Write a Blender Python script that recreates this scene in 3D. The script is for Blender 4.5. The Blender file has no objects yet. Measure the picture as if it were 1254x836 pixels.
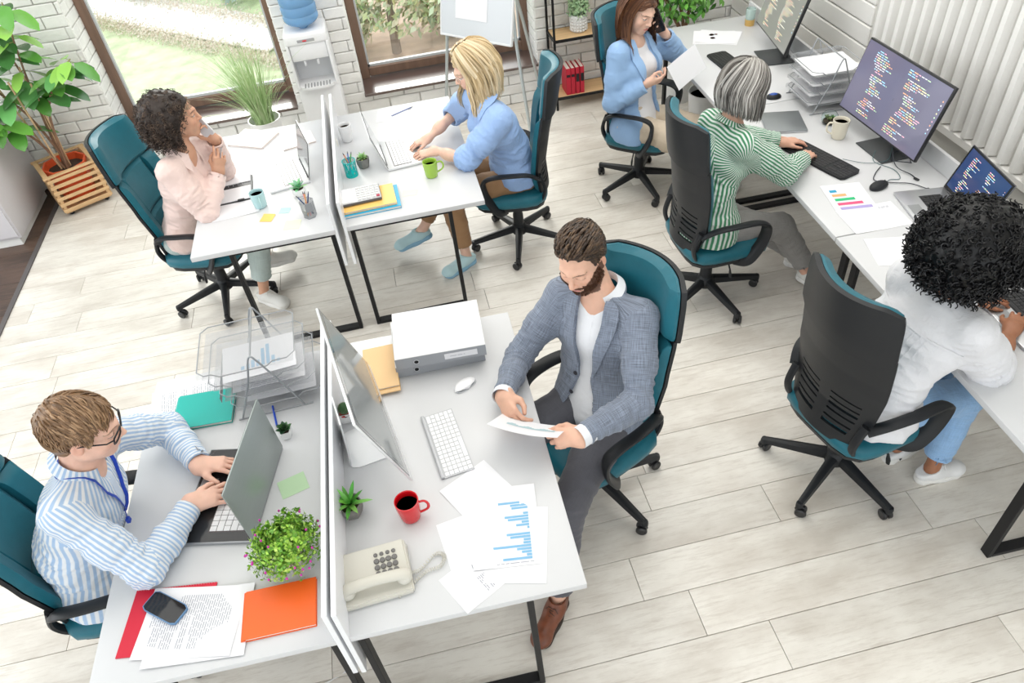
import bpy, bmesh, math, random
import numpy as np
from mathutils import Vector, Matrix

PI = math.pi
SC = bpy.context.scene
COL = SC.collection
random.seed(7)
RNG = np.random.default_rng(11)

# ------------------------------------------------------------------ camera
def make_camera():
    yaw, pitch, roll = 0.123632, 0.755938, 0.125352
    f = Vector((math.sin(yaw)*math.cos(pitch), math.cos(yaw)*math.cos(pitch), -math.sin(pitch)))
    rt = Vector((math.cos(yaw), -math.sin(yaw), 0)); dn = f.cross(rt)
    c, s = math.cos(roll), math.sin(roll)
    r2, d2 = c*rt + s*dn, -s*rt + c*dn
    m = Matrix((r2, -d2, -f)).transposed().to_4x4(); m.translation = (0, 0, 3.0)
    cd = bpy.data.cameras.new('camera'); co = bpy.data.objects.new('camera', cd); COL.objects.link(co)
    co.matrix_world = m; cd.sensor_width = 36; cd.lens = 904.8*36/1254; cd.clip_start = .05; cd.clip_end = 200
    SC.camera = co
make_camera()

# ------------------------------------------------------------------ world, lights, exposure
SC.view_settings.view_transform = 'Standard'; SC.view_settings.look = 'None'
SC.view_settings.gamma = 1; SC.view_settings.use_curve_mapping = False
SC.view_settings.exposure = .0
w = bpy.data.worlds.new('sky'); SC.world = w; w.use_nodes = True
bg = w.node_tree.nodes['Background']; bg.inputs['Color'].default_value = (.93, .97, 1, 1); bg.inputs['Strength'].default_value = 1.9

def area(name, loc, rot, sx, sy, power, color=(1, 1, 1)):
    l = bpy.data.lights.new(name, 'AREA'); l.shape = 'RECTANGLE'; l.size = sx; l.size_y = sy; l.energy = power; l.color = color
    o = bpy.data.objects.new(name, l); COL.objects.link(o); o.location = loc; o.rotation_euler = rot
    return o
# unseen fill lamps added below the ceiling, and the tall windows on the open left side of the loft
area('added_ceiling_fill', (-1.6, 3.4, 4.25), (0, 0, 0), 3.0, 4.0, 55, (1, .985, .96))
area('added_ceiling_fill', (1.7, 3.7, 4.25), (0, 0, 0), 2.8, 4.4, 100, (1, .975, .94))
area('window_daylight', (-5.8, 3.6, 2.4), (0, -math.radians(78), 0), 3.4, 5.0, 88, (.97, .99, 1))
sl = bpy.data.lights.new('sun', 'SUN'); sl.energy = 2.6; sl.angle = math.radians(24); sl.color = (1, .97, .9)
so = bpy.data.objects.new('sun', sl); COL.objects.link(so); so.rotation_euler = Vector((-.09, .88, .46)).to_track_quat('Z', 'Y').to_euler()

# ------------------------------------------------------------------ materials
MAT = {}
def mat(name, color, rough=.5, metal=0, noise=0, nscale=8, bump=0, bscale=60, alpha=None, trans=0, emit=0, sheen=0, coat=0, spec=None, attr=None, stretch=None, ior=None):
    if name in MAT: return MAT[name]
    m = bpy.data.materials.new(name); m.use_nodes = True; MAT[name] = m
    nt = m.node_tree; N = nt.nodes; L = nt.links; b = N['Principled BSDF']
    c4 = (*color, 1); b.inputs['Base Color'].default_value = c4
    b.inputs['Roughness'].default_value = rough; b.inputs['Metallic'].default_value = metal
    m.diffuse_color = c4
    if trans: b.inputs['Transmission Weight'].default_value = trans
    if ior: b.inputs['IOR'].default_value = ior
    if alpha is not None: b.inputs['Alpha'].default_value = alpha
    if sheen: b.inputs['Sheen Weight'].default_value = sheen
    if coat: b.inputs['Coat Weight'].default_value = coat
    if spec is not None: b.inputs['Specular IOR Level'].default_value = spec
    if emit: b.inputs['Emission Color'].default_value = c4; b.inputs['Emission Strength'].default_value = emit
    tc = N.new('ShaderNodeTexCoord'); src = tc.outputs['Object']
    if stretch:
        mp = N.new('ShaderNodeMapping'); mp.inputs['Scale'].default_value = stretch; L.new(src, mp.inputs[0]); src = mp.outputs[0]
    colout = None
    if attr:
        a = N.new('ShaderNodeAttribute'); a.attribute_name = attr; colout = a.outputs['Color']
    if noise:
        n = N.new('ShaderNodeTexNoise'); n.inputs['Scale'].default_value = nscale; n.inputs['Detail'].default_value = 5; L.new(src, n.inputs['Vector'])
        r = N.new('ShaderNodeMapRange'); r.inputs['From Min'].default_value = .3; r.inputs['From Max'].default_value = .7
        r.inputs['To Min'].default_value = 1-noise; r.inputs['To Max'].default_value = 1+noise; L.new(n.outputs[0], r.inputs[0])
        mx = N.new('ShaderNodeVectorMath'); mx.operation = 'SCALE'
        if colout: L.new(colout, mx.inputs[0])
        else: mx.inputs[0].default_value = color
        L.new(r.outputs[0], mx.inputs['Scale']); colout = mx.outputs[0]
    if colout: L.new(colout, b.inputs['Base Color'])
    if bump:
        n2 = N.new('ShaderNodeTexNoise'); n2.inputs['Scale'].default_value = bscale; n2.inputs['Detail'].default_value = 4; L.new(src, n2.inputs['Vector'])
        bp = N.new('ShaderNodeBump'); bp.inputs['Strength'].default_value = bump; bp.inputs['Distance'].default_value = .005
        L.new(n2.outputs[0], bp.inputs['Height']); L.new(bp.outputs[0], b.inputs['Normal'])
    return m

# ------------------------------------------------------------------ mesh builder
def smooth_by_angle(me, ang=35):
    me.shade_smooth()
    try: me.set_sharp_from_angle(angle=math.radians(ang))
    except Exception: pass

class MB:
    def __init__(s): s.v = []; s.f = []; s.c = []; s.col = None; s.hascol = False
    def add(s, vs, fs, col=None):
        o = len(s.v); s.v.extend([tuple(p) for p in vs]); s.f.extend([tuple(i+o for i in q) for q in fs])
        c = col or s.col or (1, 1, 1)
        if col or s.col: s.hascol = True
        s.c.extend([c]*len(vs)); return s
    def xf(s, M, i0=0):
        for i in range(i0, len(s.v)): s.v[i] = tuple(M @ Vector(s.v[i]))
        return s
    def box(s, c, size, rz=0, bev=0, M=None, col=None, seg=1):
        bm = bmesh.new(); bmesh.ops.create_cube(bm, size=1)
        for v in bm.verts: v.co = Vector((v.co.x*size[0], v.co.y*size[1], v.co.z*size[2]))
        if bev: bmesh.ops.bevel(bm, geom=bm.edges[:], offset=bev, segments=seg, affect='EDGES', profile=.5)
        T = Matrix.Translation(c) @ Matrix.Rotation(rz, 4, 'Z')
        if M is not None: T = M @ T
        bm.verts.index_update()
        vs = [T @ v.co for v in bm.verts]; fs = [[v.index for v in f.verts] for f in bm.faces]; bm.free()
        return s.add(vs, fs, col)
    def tube(s, pts, r, seg=8, closed=False, M=None, col=None, flat=None, caps=True):
        P = [Vector(p) for p in pts]; n = len(P)
        R = r if isinstance(r, (list, tuple)) else [r]*n
        T = []
        for i in range(n):
            a = P[i-1] if (i > 0 or closed) else P[i]; b = P[(i+1) % n] if (i < n-1 or closed) else P[i]
            t = (b-a); T.append(t.normalized() if t.length > 1e-9 else Vector((0, 0, 1)))
        up = Vector((0, 0, 1)) if abs(T[0].z) < .9 else Vector((1, 0, 0))
        nrm = (up - T[0]*up.dot(T[0])).normalized()
        if flat is not None and not isinstance(flat, (int, float)): nrm = (Vector(flat[1]) - T[0]*Vector(flat[1]).dot(T[0])).normalized(); fl = flat[0]
        else: fl = flat or 1
        vs = []
        for i in range(n):
            nrm = (nrm - T[i]*nrm.dot(T[i])).normalized(); bn = T[i].cross(nrm)
            for k in range(seg):
                a = 2*PI*k/seg; vs.append(P[i] + nrm*(math.cos(a)*R[i]*fl) + bn*(math.sin(a)*R[i]))
        fs = []
        for i in range(n if closed else n-1):
            j = (i+1) % n
            for k in range(seg): l = (k+1) % seg; fs.append((i*seg+k, i*seg+l, j*seg+l, j*seg+k))
        if not closed and caps: fs.append(tuple(range(seg))[::-1]); fs.append(tuple((n-1)*seg+k for k in range(seg)))
        if M is not None: vs = [M @ v for v in vs]
        return s.add(vs, fs, col)
    def lathe(s, prof, c=(0, 0, 0), seg=24, M=None, col=None):
        vs = []; fs = []; n = len(prof)
        for r, z in prof:
            for k in range(seg): a = 2*PI*k/seg; vs.append(Vector((c[0]+r*math.cos(a), c[1]+r*math.sin(a), c[2]+z)))
        for i in range(n-1):
            for k in range(seg): l = (k+1) % seg; fs.append((i*seg+k, i*seg+l, (i+1)*seg+l, (i+1)*seg+k))
        if prof[0][0] > 1e-6: fs.append(tuple(range(seg))[::-1])
        if prof[-1][0] > 1e-6: fs.append(tuple((n-1)*seg+k for k in range(seg)))
        if M is not None: vs = [M @ v for v in vs]
        return s.add(vs, fs, col)
    def prism(s, poly, z0, z1, M=None, col=None):
        n = len(poly); vs = [Vector((x, y, z0)) for x, y in poly]+[Vector((x, y, z1)) for x, y in poly]
        fs = [tuple(range(n))[::-1], tuple(range(n, 2*n))]+[(i, (i+1) % n, n+(i+1) % n, n+i) for i in range(n)]
        if M is not None: vs = [M @ v for v in vs]
        return s.add(vs, fs, col)
    def sheet(s, fn, nu, nv, th, M=None, col=None, skip=None):
        """fn(u,v) -> point, u,v in 0..1; thickness th grows along the surface normal."""
        g = [[Vector(fn(i/nu, j/nv)) for j in range(nv+1)] for i in range(nu+1)]
        top = []; bot = []
        for i in range(nu+1):
            for j in range(nv+1):
                du = g[min(i+1, nu)][j]-g[max(i-1, 0)][j]; dv = g[i][min(j+1, nv)]-g[i][max(j-1, 0)]
                n = du.cross(dv); n = n.normalized() if n.length > 1e-12 else Vector((0, 0, 1))
                t = th(i/nu, j/nv) if callable(th) else th
                bot.append(g[i][j]); top.append(g[i][j]+n*t)
        W = nv+1; K = len(top); fs = []
        I = lambda i, j: i*W+j
        ok = lambda i, j: 0 <= i < nu and 0 <= j < nv and not (skip and skip((i+.5)/nu, (j+.5)/nv))
        for i in range(nu):
            for j in range(nv):
                if not ok(i, j): continue
                a, b, c, d = I(i, j), I(i+1, j), I(i+1, j+1), I(i, j+1)
                fs.append((a, b, c, d)); fs.append((K+d, K+c, K+b, K+a))
                if not ok(i, j-1): fs.append((a, K+a, K+b, b))
                if not ok(i+1, j): fs.append((b, K+b, K+c, c))
                if not ok(i, j+1): fs.append((c, K+c, K+d, d))
                if not ok(i-1, j): fs.append((d, K+d, K+a, a))
        vs = top+bot
        if M is not None: vs = [M @ v for v in vs]
        return s.add(vs, fs, col)
    def ball(s, c, r, seg=12, ring=8, M=None, col=None):
        if isinstance(r, (int, float)): r = (r, r, r)
        vs = [Vector((c[0], c[1], c[2]+r[2]))]; fs = []
        for i in range(1, ring):
            t = PI*i/ring
            for k in range(seg): a = 2*PI*k/seg; vs.append(Vector((c[0]+r[0]*math.sin(t)*math.cos(a), c[1]+r[1]*math.sin(t)*math.sin(a), c[2]+r[2]*math.cos(t))))
        vs.append(Vector((c[0], c[1], c[2]-r[2]))); e = len(vs)-1
        for k in range(seg):
            l = (k+1) % seg; fs.append((0, 1+k, 1+l)); fs.append((e, 1+(ring-2)*seg+l, 1+(ring-2)*seg+k))
            for i in range(ring-2): a = 1+i*seg; fs.append((a+k, a+seg+k, a+seg+l, a+l))
        if M is not None: vs = [M @ v for v in vs]
        return s.add(vs, fs, col)
    def mesh(s, name, mt=None, ang=35):
        me = bpy.data.meshes.new(name); me.from_pydata([tuple(v) for v in s.v], [], s.f); me.update()
        if s.hascol:
            a = me.attributes.new('Col', 'FLOAT_COLOR', 'POINT'); arr = np.ones((len(s.v), 4), np.float32); arr[:, :3] = np.array(s.c, np.float32); a.data.foreach_set('color', arr.ravel())
        if mt: me.materials.append(mt)
        smooth_by_angle(me, ang); return me
    def build(s, name, mt=None, parent=None, ang=35, loc=None, rz=0):
        o = bpy.data.objects.new(name, s.mesh(name, mt, ang)); COL.objects.link(o)
        if parent is not None: o.parent = parent
        if loc is not None: o.location = loc
        if rz: o.rotation_euler.z = rz
        return o

def inst(src, name=None, parent=None, loc=None, rot=None, scale=None):
    o = bpy.data.objects.new(name or src.name.split('.')[0], src.data if hasattr(src, 'data') else src); COL.objects.link(o)
    if parent is not None: o.parent = parent
    if loc is not None: o.location = loc
    if rot is not None: o.rotation_euler = rot
    if scale is not None: o.scale = scale
    return o
def tag(o, label=None, cat=None, group=None, kind=None):
    if label: o['label'] = label
    if cat: o['category'] = cat
    if group: o['group'] = group
    if kind: o['kind'] = kind
    return o
def empty(name, loc=(0, 0, 0), rz=0, label=None, cat=None, group=None, kind=None):
    o = bpy.data.objects.new(name, None); COL.objects.link(o); o.location = loc; o.rotation_euler.z = rz; o.empty_display_size = .1
    return tag(o, label, cat, group, kind)
def kids(o): return [c for c in bpy.data.objects if c.parent == o]
def copy_tree(o, parent=None, allobjs=None):
    c = o.copy(); COL.objects.link(c)
    if parent is not None: c.parent = parent
    for ch in list(o.children): copy_tree(ch, c)
    return c
def lerp(a, b, t): return a+(b-a)*t
def spline(pts, n=8, closed=False):
    P = [Vector(p) for p in pts]; out = []; m = len(P)
    for i in range(m if closed else m-1):
        if closed: p0, p1, p2, p3 = P[i-1], P[i], P[(i+1) % m], P[(i+2) % m]
        else: p0, p1, p2, p3 = P[max(i-1, 0)], P[i], P[i+1], P[min(i+2, m-1)]
        for k in range(n):
            t = k/n; out.append(.5*((2*p1)+(-p0+p2)*t+(2*p0-5*p1+4*p2-p3)*t*t+(-p0+3*p1-3*p2+p3)*t**3))
    if not closed: out.append(P[-1])
    return out

white_lam = mat('white_laminate', (.63, .635, .645), .32, bump=.02, bscale=300)
black_plastic = mat('black_plastic', (.013, .0145, .017), .46, bump=.05, bscale=400, spec=.35)
black_metal = mat('black_metal', (.010, .010, .011), .5, spec=.3)
teal_fabric = mat('teal_upholstery', (.004, .120, .165), .45, noise=.05, nscale=30, bump=.06, bscale=900, sheen=.08, spec=.4)
# ================================================================== the room
cream = mat('floor_plank_cream', (.72, .69, .64), .42)
def floor_material(name, base, blot, grain, amt):
    m = bpy.data.materials.new(name); m.use_nodes = True; MAT[name] = m
    nt = m.node_tree; N = nt.nodes; L = nt.links; b = N['Principled BSDF']
    geo = N.new('ShaderNodeNewGeometry'); oi = N.new('ShaderNodeObjectInfo')
    sc = N.new('ShaderNodeVectorMath'); sc.operation = 'SCALE'; sc.inputs[0].default_value = (7, 13, 5); L.new(oi.outputs['Random'], sc.inputs['Scale'])
    ad = N.new('ShaderNodeVectorMath'); ad.operation = 'ADD'; L.new(geo.outputs['Position'], ad.inputs[0]); L.new(sc.outputs[0], ad.inputs[1])
    def nz(scale, vec, det=6, rough=.6):
        mp = N.new('ShaderNodeMapping'); mp.inputs['Scale'].default_value = vec; L.new(ad.outputs[0], mp.inputs[0])
        n = N.new('ShaderNodeTexNoise'); n.inputs['Scale'].default_value = scale; n.inputs['Detail'].default_value = det; n.inputs['Roughness'].default_value = rough
        L.new(mp.outputs[0], n.inputs['Vector']); return n.outputs[0]
    def ramp(src, a, b2, lo=0, hi=1):
        r = N.new('ShaderNodeMapRange'); r.inputs['From Min'].default_value = a; r.inputs['From Max'].default_value = b2
        r.inputs['To Min'].default_value = lo; r.inputs['To Max'].default_value = hi; r.clamp = True; L.new(src, r.inputs[0]); return r.outputs[0]
    def mix(fac, c1, c2):
        x = N.new('ShaderNodeMix'); x.data_type = 'RGBA'; L.new(fac, x.inputs[0])
        for i, c in ((6, c1), (7, c2)):
            if isinstance(c, tuple): x.inputs[i].default_value = (*c, 1)
            else: L.new(c, x.inputs[i])
        return x.outputs[2]
    c = mix(ramp(nz(2.2, (1, 2.2, 1)), .42, .68, 0, amt), base, blot)
    c = mix(ramp(nz(14, (.35, 3.2, 1), 8, .75), .5, .72, 0, amt*.75), c, grain)
    c = mix(ramp(nz(60, (.25, 1.4, 1), 3), .55, .75, 0, amt*.5), c, blot)
    hs = N.new('ShaderNodeHueSaturation'); L.new(c, hs.inputs['Color']); L.new(ramp(oi.outputs['Random'], 0, 1, .93, 1.05), hs.inputs['Value'])
    L.new(hs.outputs[0], b.inputs['Base Color'])
    b.inputs['Roughness'].default_value = .38
    bp = N.new('ShaderNodeBump'); bp.inputs['Strength'].default_value = .12; bp.inputs['Distance'].default_value = .002
    L.new(nz(70, (.15, 1.5, 1)), bp.inputs['Height']); L.new(bp.outputs[0], b.inputs['Normal'])
    return m
fl_mat = floor_material('cream_weathered_plank', (.80, .765, .70), (.60, .55, .485), (.50, .44, .375), .9)
dk_mat = floor_material('dark_walnut_plank', (.085, .05, .035), (.03, .018, .013), (.16, .10, .07), .9)

floor = MB().box((.6, .8, -.03), (18, 11.4, .04)).build('floor', mat('floor_joint_grey', (.12, .115, .105), .8)); tag(floor, kind='structure')
PW, PL = .2065, 1.33
plank0 = MB().box((0, 0, -.005), (PL-.0022, PW-.0026, .012), bev=.0012).mesh('plank', fl_mat)
offs = {0: 1.06, 1: .796, 2: .60, 3: 1.32, 4: .78, -1: 1.93, 13: -2.393+1.33*2, 15: -2.325+1.33*2, 12: .32, 14: -.23}
for k in range(-4, 26):
    y = 1.01+PW*(k+.5); x0 = offs.get(k, RNG.random()*PL)
    n = math.floor((-2.83-x0)/PL); x = x0+n*PL
    while x < 3.05:
        a, b = max(x, -2.83), min(x+PL, 3.06)
        if b-a > .05 and y < 6.2:
            o = inst(plank0, 'plank', floor, ((a+b)/2, y, 0), scale=((b-a)/PL, 1, 1))
        x += PL
# plain laminate carries on beyond the part of the floor where boards are laid one by one
rest = MB()
rest.box((.6, -2.3, -.006), (18, 4.97, .012)); rest.box((6.6, 2.6, -.006), (6.9, 7.2, .012))
o = rest.build('floor_surface', fl_mat, floor)
dark = MB().box((0, 0, -.005), (PL-.003, .19, .012), bev=.001).mesh('dark_plank', dk_mat)
for k in range(16):
    y = 3.2+.192*k; xe = -2.865; off = (k*.47) % 1.33
    x = xe
    first = True
    while x > -4.9:
        ln = (off+.1) if first else PL; first = False
        a = max(x-ln, -4.9)
        inst(dark, 'dark_plank', floor, ((a+x)/2, y, 0), scale=((x-a)/PL, 1, 1)); x = a
MB().box((-2.848, 3.4, .004), (.035, 6.2, .010), bev=.002).build('trim_1', mat('grey_threshold', (.13, .12, .12), .35, metal=.4)); tag(bpy.data.objects['trim_1'], kind='structure')

# ---- back wall : painted brick with two window openings
WY = 6.17; WD = .36; WTOP = 4.3
OPEN = [(-2.21, -.78), (-.22, 1.29)]; OZ0, OZ1 = .33, 2.75
brick_mat = mat('white_painted_brick', (.84, .83, .80), .8, noise=.08, nscale=6, bump=.6, bscale=55)
mort_mat = mat('white_painted_mortar', (.68, .66, .62), .9, noise=.15, nscale=10, bump=.5, bscale=80)
wb = MB()
def wallseg(x0, x1, z0, z1): wb.box(((x0+x1)/2, WY+.012+WD/2, (z0+z1)/2), (x1-x0, WD, z1-z0))
wallseg(-5.2, OPEN[0][0]-.012, 0, WTOP); wallseg(OPEN[0][1]+.012, OPEN[1][0]-.012, 0, WTOP); wallseg(OPEN[1][1]+.012, 3.4, 0, WTOP)
for a, b in OPEN: wallseg(a-.012, b+.012, 0, OZ0-.012); wallseg(a-.012, b+.012, OZ1, WTOP)
wall = wb.build('wall_back', mort_mat); tag(wall, kind='structure')
BL, BH = .262, .088
bricks = []
for i in range(4):
    b = MB().box((0, 0, 0), (BL-.008, .022, BH-.007), bev=.006)
    b.v = [(x+random.uniform(-.002, .002), y+random.uniform(-.0025, .0025), z+random.uniform(-.002, .002)) for x, y, z in b.v]
    bricks.append(b.mesh('brick', brick_mat))
spans = [(-5.0, OPEN[0][0]), (OPEN[0][1], OPEN[1][0]), (OPEN[1][1], 3.05)]
far = MB(); nb = 0
def put_brick(x0, x1, y, z, single, rz=0):
    global nb
    L = x1-x0
    if single:
        o = inst(bricks[random.randrange(4)], 'brick', wall, ((x0+x1)/2, y+random.uniform(-.003, .003), z), rot=(random.uniform(-.01, .01), random.uniform(-.006, .006), rz), scale=(L/BL, 1, 1)); nb += 1
    else: far.box(((x0+x1)/2, y, z), (L-.008, .022, BH-.007), bev=.005)
row = 0; z = BH/2
while z < WTOP:
    segs = spans if (z > OZ0 and z < OZ1) else [(-5.0, 3.05)]
    for a, b in segs:
        x = a-(BL/2 if row % 2 else 0)
        while x < b-.01:
            xa, xb = max(x, a), min(x+BL, b)
            if xb-xa > .03: put_brick(xa, xb, WY+.004, z, z < 1.25 and xa > -3.35 and nb < 290)
            x += BL
    z += BH; row += 1
# reveals of the openings
z = OZ0+BH/2; row = 0
while z < OZ1:
    for a, b in OPEN:
        for xx, s in ((a, -1), (b, 1)):
            y = WY
            while y < WY+WD-.02:
                ln = .13 if (row % 2 and y == WY) else .262; y2 = min(y+ln, WY+WD-.01)
                far.box((xx+s*.008, (y+y2)/2, z), (.022, y2-y-.01, BH-.01), bev=.004); y = y2
    z += BH; row += 1
fb = far.build('brick_field', brick_mat, wall); tag(fb, kind='stuff')

# ---- windows
frame_m = mat('brown_window_frame', (.19, .115, .08), .45, noise=.15, nscale=20, stretch=(1, 1, .1))
sill_m = mat('dark_brown_sill', (.10, .065, .055), .30, coat=.8)
glass_m = bpy.data.materials.new('window_glass'); glass_m.use_nodes = True      # thin pane: clear with a faint mirror reflection
_n = glass_m.node_tree.nodes; _l = glass_m.node_tree.links; _n.clear(); _o = _n.new('ShaderNodeOutputMaterial'); _m = _n.new('ShaderNodeMixShader'); _t = _n.new('ShaderNodeBsdfTransparent'); _g = _n.new('ShaderNodeBsdfGlossy'); _g.inputs['Roughness'].default_value = .02
_m.inputs[0].default_value = .07; _t.inputs[0].default_value = (.97, .98, .98, 1); _l.new(_t.outputs[0], _m.inputs[1]); _l.new(_g.outputs[0], _m.inputs[2]); _l.new(_m.outputs[0], _o.inputs[0])
for wi, (a, b) in enumerate(OPEN, 1):
    W_ = empty('window_%d' % wi, ((a+b)/2, WY+WD-.06, OZ0)); tag(W_, kind='structure')
    hw = (b-a)/2; H_ = OZ1-OZ0; t = .075
    f = MB(); f.box((-hw+t/2, 0, H_/2), (t, .07, H_), bev=.006); f.box((hw-t/2, 0, H_/2), (t, .07, H_), bev=.006)
    f.box((0, 0, .03+t/2), (2*hw-2*t, .07, t), bev=.006); f.box((0, 0, H_-t/2), (2*hw-2*t, .07, t), bev=.006)
    f.build('frame', frame_m, W_)
    g = MB()   # light grey gasket bead inside the frame
    for s in (-1, 1): g.box((s*(hw-t-.008), .005, H_/2), (.016, .03, H_-2*t))
    g.box((0, .005, .03+t+.010), (2*hw-2*t, .03, .022)); g.build('glazing_bead', mat('pale_grey_bead', (.55, .57, .58), .4), W_)
    MB().box((0, .012, H_/2+.02), (2*hw-2*t, .006, H_-2*t)).build('pane', glass_m, W_)
    s_ = MB().box(((a+b)/2, WY+WD/2-.04, OZ0+.008), (b-a-.004, WD+.05, .024), bev=.004).build('trim_%d' % (wi+1), sill_m); tag(s_, kind='structure')

# ---- right wall: horizontal boarding at the back, ribbed cladding in front
rib_m = mat('white_ribbed_cladding', (.84, .83, .80), .45)
wr = MB().box((3.08, 2.3, 2.15), (.06, 8.4, 4.3)).build('wall_right', mat('right_wall_recess', (.66, .65, .61), .6)); tag(wr, kind='structure')
sl_ = MB(); 
poly = [(-.030, 0), (-.030, .012), (-.016, .048), (.016, .048), (.030, .012), (.030, 0)]
M_ = Matrix(((0, -1, 0, 0), (1, 0, 0, 0), (0, 0, 1, 0), (0, 0, 0, 1)))
slat = MB().prism(poly, .80, 4.28, M=M_).mesh('slat', rib_m, 20)
for k in range(52):
    y = 4.11-.0955*k
    if y < -.8: break
    inst(slat, 'slat', wr, (3.05, y, 0))
MB().box((3.035, 1.7, .765), (.05, 5.1, .05), bev=.006).build('wall_ledge', rib_m, wr)
bd = MB().box((0, 0, 0), (.024, 1.95, .120), bev=.007).mesh('board', rib_m)
for k in range(33): inst(bd, 'board', wr, (3.045, 5.185, .065+.128*k))
bb = MB().box((3.035, 5.18, .05), (.03, 1.96, .1)).build('baseboard_right', rib_m); tag(bb, kind='structure')

ce = MB().box((-.9, 1.7, 4.36), (8.6, 10, .1)).build('ceiling', mat('ceiling_white', (.8, .8, .79), .8)); tag(ce, kind='structure')

# ---- garden outside, one storey below the windows
GZ = -3.0
gm = mat('garden_lawn', (.52, .60, .36), .9, noise=.22, nscale=3)
lawn = MB().sheet(lambda u, v: (-30+52*v, 7.2+42*u, GZ+.12*math.sin(v*9+u*5)), 40, 50, .02).build('ground_outside', gm); tag(lawn, kind='structure')
hz = lambda x, y: GZ+.12*math.sin((x+30)/52*9+(y-7.2)/42*5)+.02
def strip(name, x0, y0, x1, y1, wd, mt, lift=.02):
    d = unit(V3(x1-x0, y1-y0, 0)); n = V3(-d[1], d[0], 0)
    f = lambda u, v: (lambda p: (p[0], p[1], hz(p[0], p[1])+lift))(V3(x0, y0, 0)*(1-v)+V3(x1, y1, 0)*v+n*wd*(u-.5))
    return MB().sheet(lambda u, v: f(1-u, v), 4, 40, .03).build(name, mt)
V3 = lambda *a: np.array(a[0] if len(a) == 1 else a, np.float64)
unit = lambda v: V3(v)/(np.linalg.norm(V3(v))+1e-12)
pth = strip('path', -9.5, 24.8, -1.9, 17.4, 1.5, mat('garden_gravel_path', (.80, .77, .72), .9, noise=.06)); tag(pth, 'pale gravel path crossing the garden beyond the left window', 'path')
leafg = mat('garden_leaf', (.25, .34, .12), .8, attr='Col')
def leaf_cloud(name, c, r, n, size, cols, label, cat, group=None, trunk=None, seed=0, lift=0.0):
    rg = np.random.default_rng(seed); m = MB(); root = empty(name, (c[0], c[1], c[2]), label=label, cat=cat, group=group)
    for _ in range(n):
        d = rg.normal(size=3); d /= np.linalg.norm(d); bl = 1+.22*math.sin(d[0]*5+seed)*math.sin(d[2]*6+1); d = d*bl*rg.random()**.35
        p = Vector((d[0]*r[0], d[1]*r[1], d[2]*r[2]+r[2]+lift)); nn = Vector(rg.normal(size=3)).normalized(); t = nn.orthogonal().normalized(); b = nn.cross(t)
        s = size*rg.uniform(.6, 1.3); cc = cols[rg.integers(len(cols))]; m.add([p-t*s, p+b*s*.45, p+t*s, p-b*s*.45], [(0, 1, 2, 3)], tuple(min(1, x*rg.uniform(.85, 1.15)) for x in cc))
    f = m.build('foliage', leafg, root); tag(f, kind='stuff')
    if trunk: MB().tube([(0, 0, -.05), (.04, 0, r[2]*.8+lift), (.0, .05, r[2]*1.5+lift)], [trunk, trunk*.8, trunk*.4], 8).build('trunk', mat('garden_bark', (.30, .24, .20), .9, noise=.2), root)
    return root
G1 = [(.50, .56, .34), (.62, .64, .42), (.68, .66, .46), (.42, .50, .28)]; G2 = [(.62, .70, .66), (.52, .62, .58), (.72, .78, .75)]; G3 = [(.70, .60, .50), (.76, .66, .56), (.66, .64, .50)]
earth = MB().sheet(lambda u, v: (-1.6+7*v, 13.4+7.5*u, hz(-1.6+7*v, 13.4+7.5*u)+.02), 10, 10, .05).build('flower_bed', mat('brown_earth', (.62, .46, .36), .95, noise=.18, nscale=3)); tag(earth, 'bare brown earth bed outside the middle window', 'flower bed')
for i, (x, y, rr, cols, lab, tr, lf) in enumerate([
    (.30, 15.5, (1.45, .9, 1.0), G1, 'leafy tree with a dark trunk outside the middle window, nearest the glass', .10, .42),
    (1.75, 16.0, (1.0, .7, .62), G1, 'yellow-green round bush behind the flipchart outside the middle window', None, .0),
    (-.95, 16.0, (.95, .7, .55), G1, 'green bush outside the middle window, left of the dark trunk', None, .05),
    (-5.1, 22.6, (1.3, 1.0, .55), G2, 'silver-green shrub beyond the path, seen through the top of the left window', None, 0),
    (-3.0, 21.0, (1.15, 1.0, .6), G2, 'silver-green shrub beyond the path, nearer the water cooler', None, 0),
    (.9, 20.3, (2.2, 1.2, 1.5), G1, 'large tree far behind the dark-trunked tree', .14, .9)]):
    leaf_cloud('tree' if tr else 'bush', (x, y, hz(x, y)), rr, 1700 if i < 3 or i == 5 else 1100, .10, cols, lab, 'tree' if tr else 'shrub', trunk=tr, seed=i, lift=lf)
for nm, (x0, y0, x1, y1, n, lab) in {'a': (-8.2, 22.3, -1.9, 15.9, 5200, 'low pinkish-brown planting on the lawn side of the garden path'), 'b': (-7.4, 23.6, -1.2, 17.3, 3600, 'low pinkish-brown planting on the far side of the garden path')}.items():
    hedge = MB(); rg = np.random.default_rng(5 if nm == 'a' else 6)
    for _ in range(n):
        t = rg.random(); x = lerp(x0, x1, t) if False else x0+(x1-x0)*t; y = y0+(y1-y0)*t+rg.normal()*.22; p = Vector((x, y, hz(x, y)+abs(rg.normal())*.10)); nn = Vector(rg.normal(size=3)).normalized(); tt = nn.orthogonal().normalized(); b = nn.cross(tt); s = .034
        cc = G3[rg.integers(3)]; hedge.add([p-tt*s, p+b*s*.5, p+tt*s, p-b*s*.5], [(0, 1, 2, 3)], cc)
    tag(hedge.build('border_planting', leafg), lab, 'shrubbery', kind='stuff')
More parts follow.
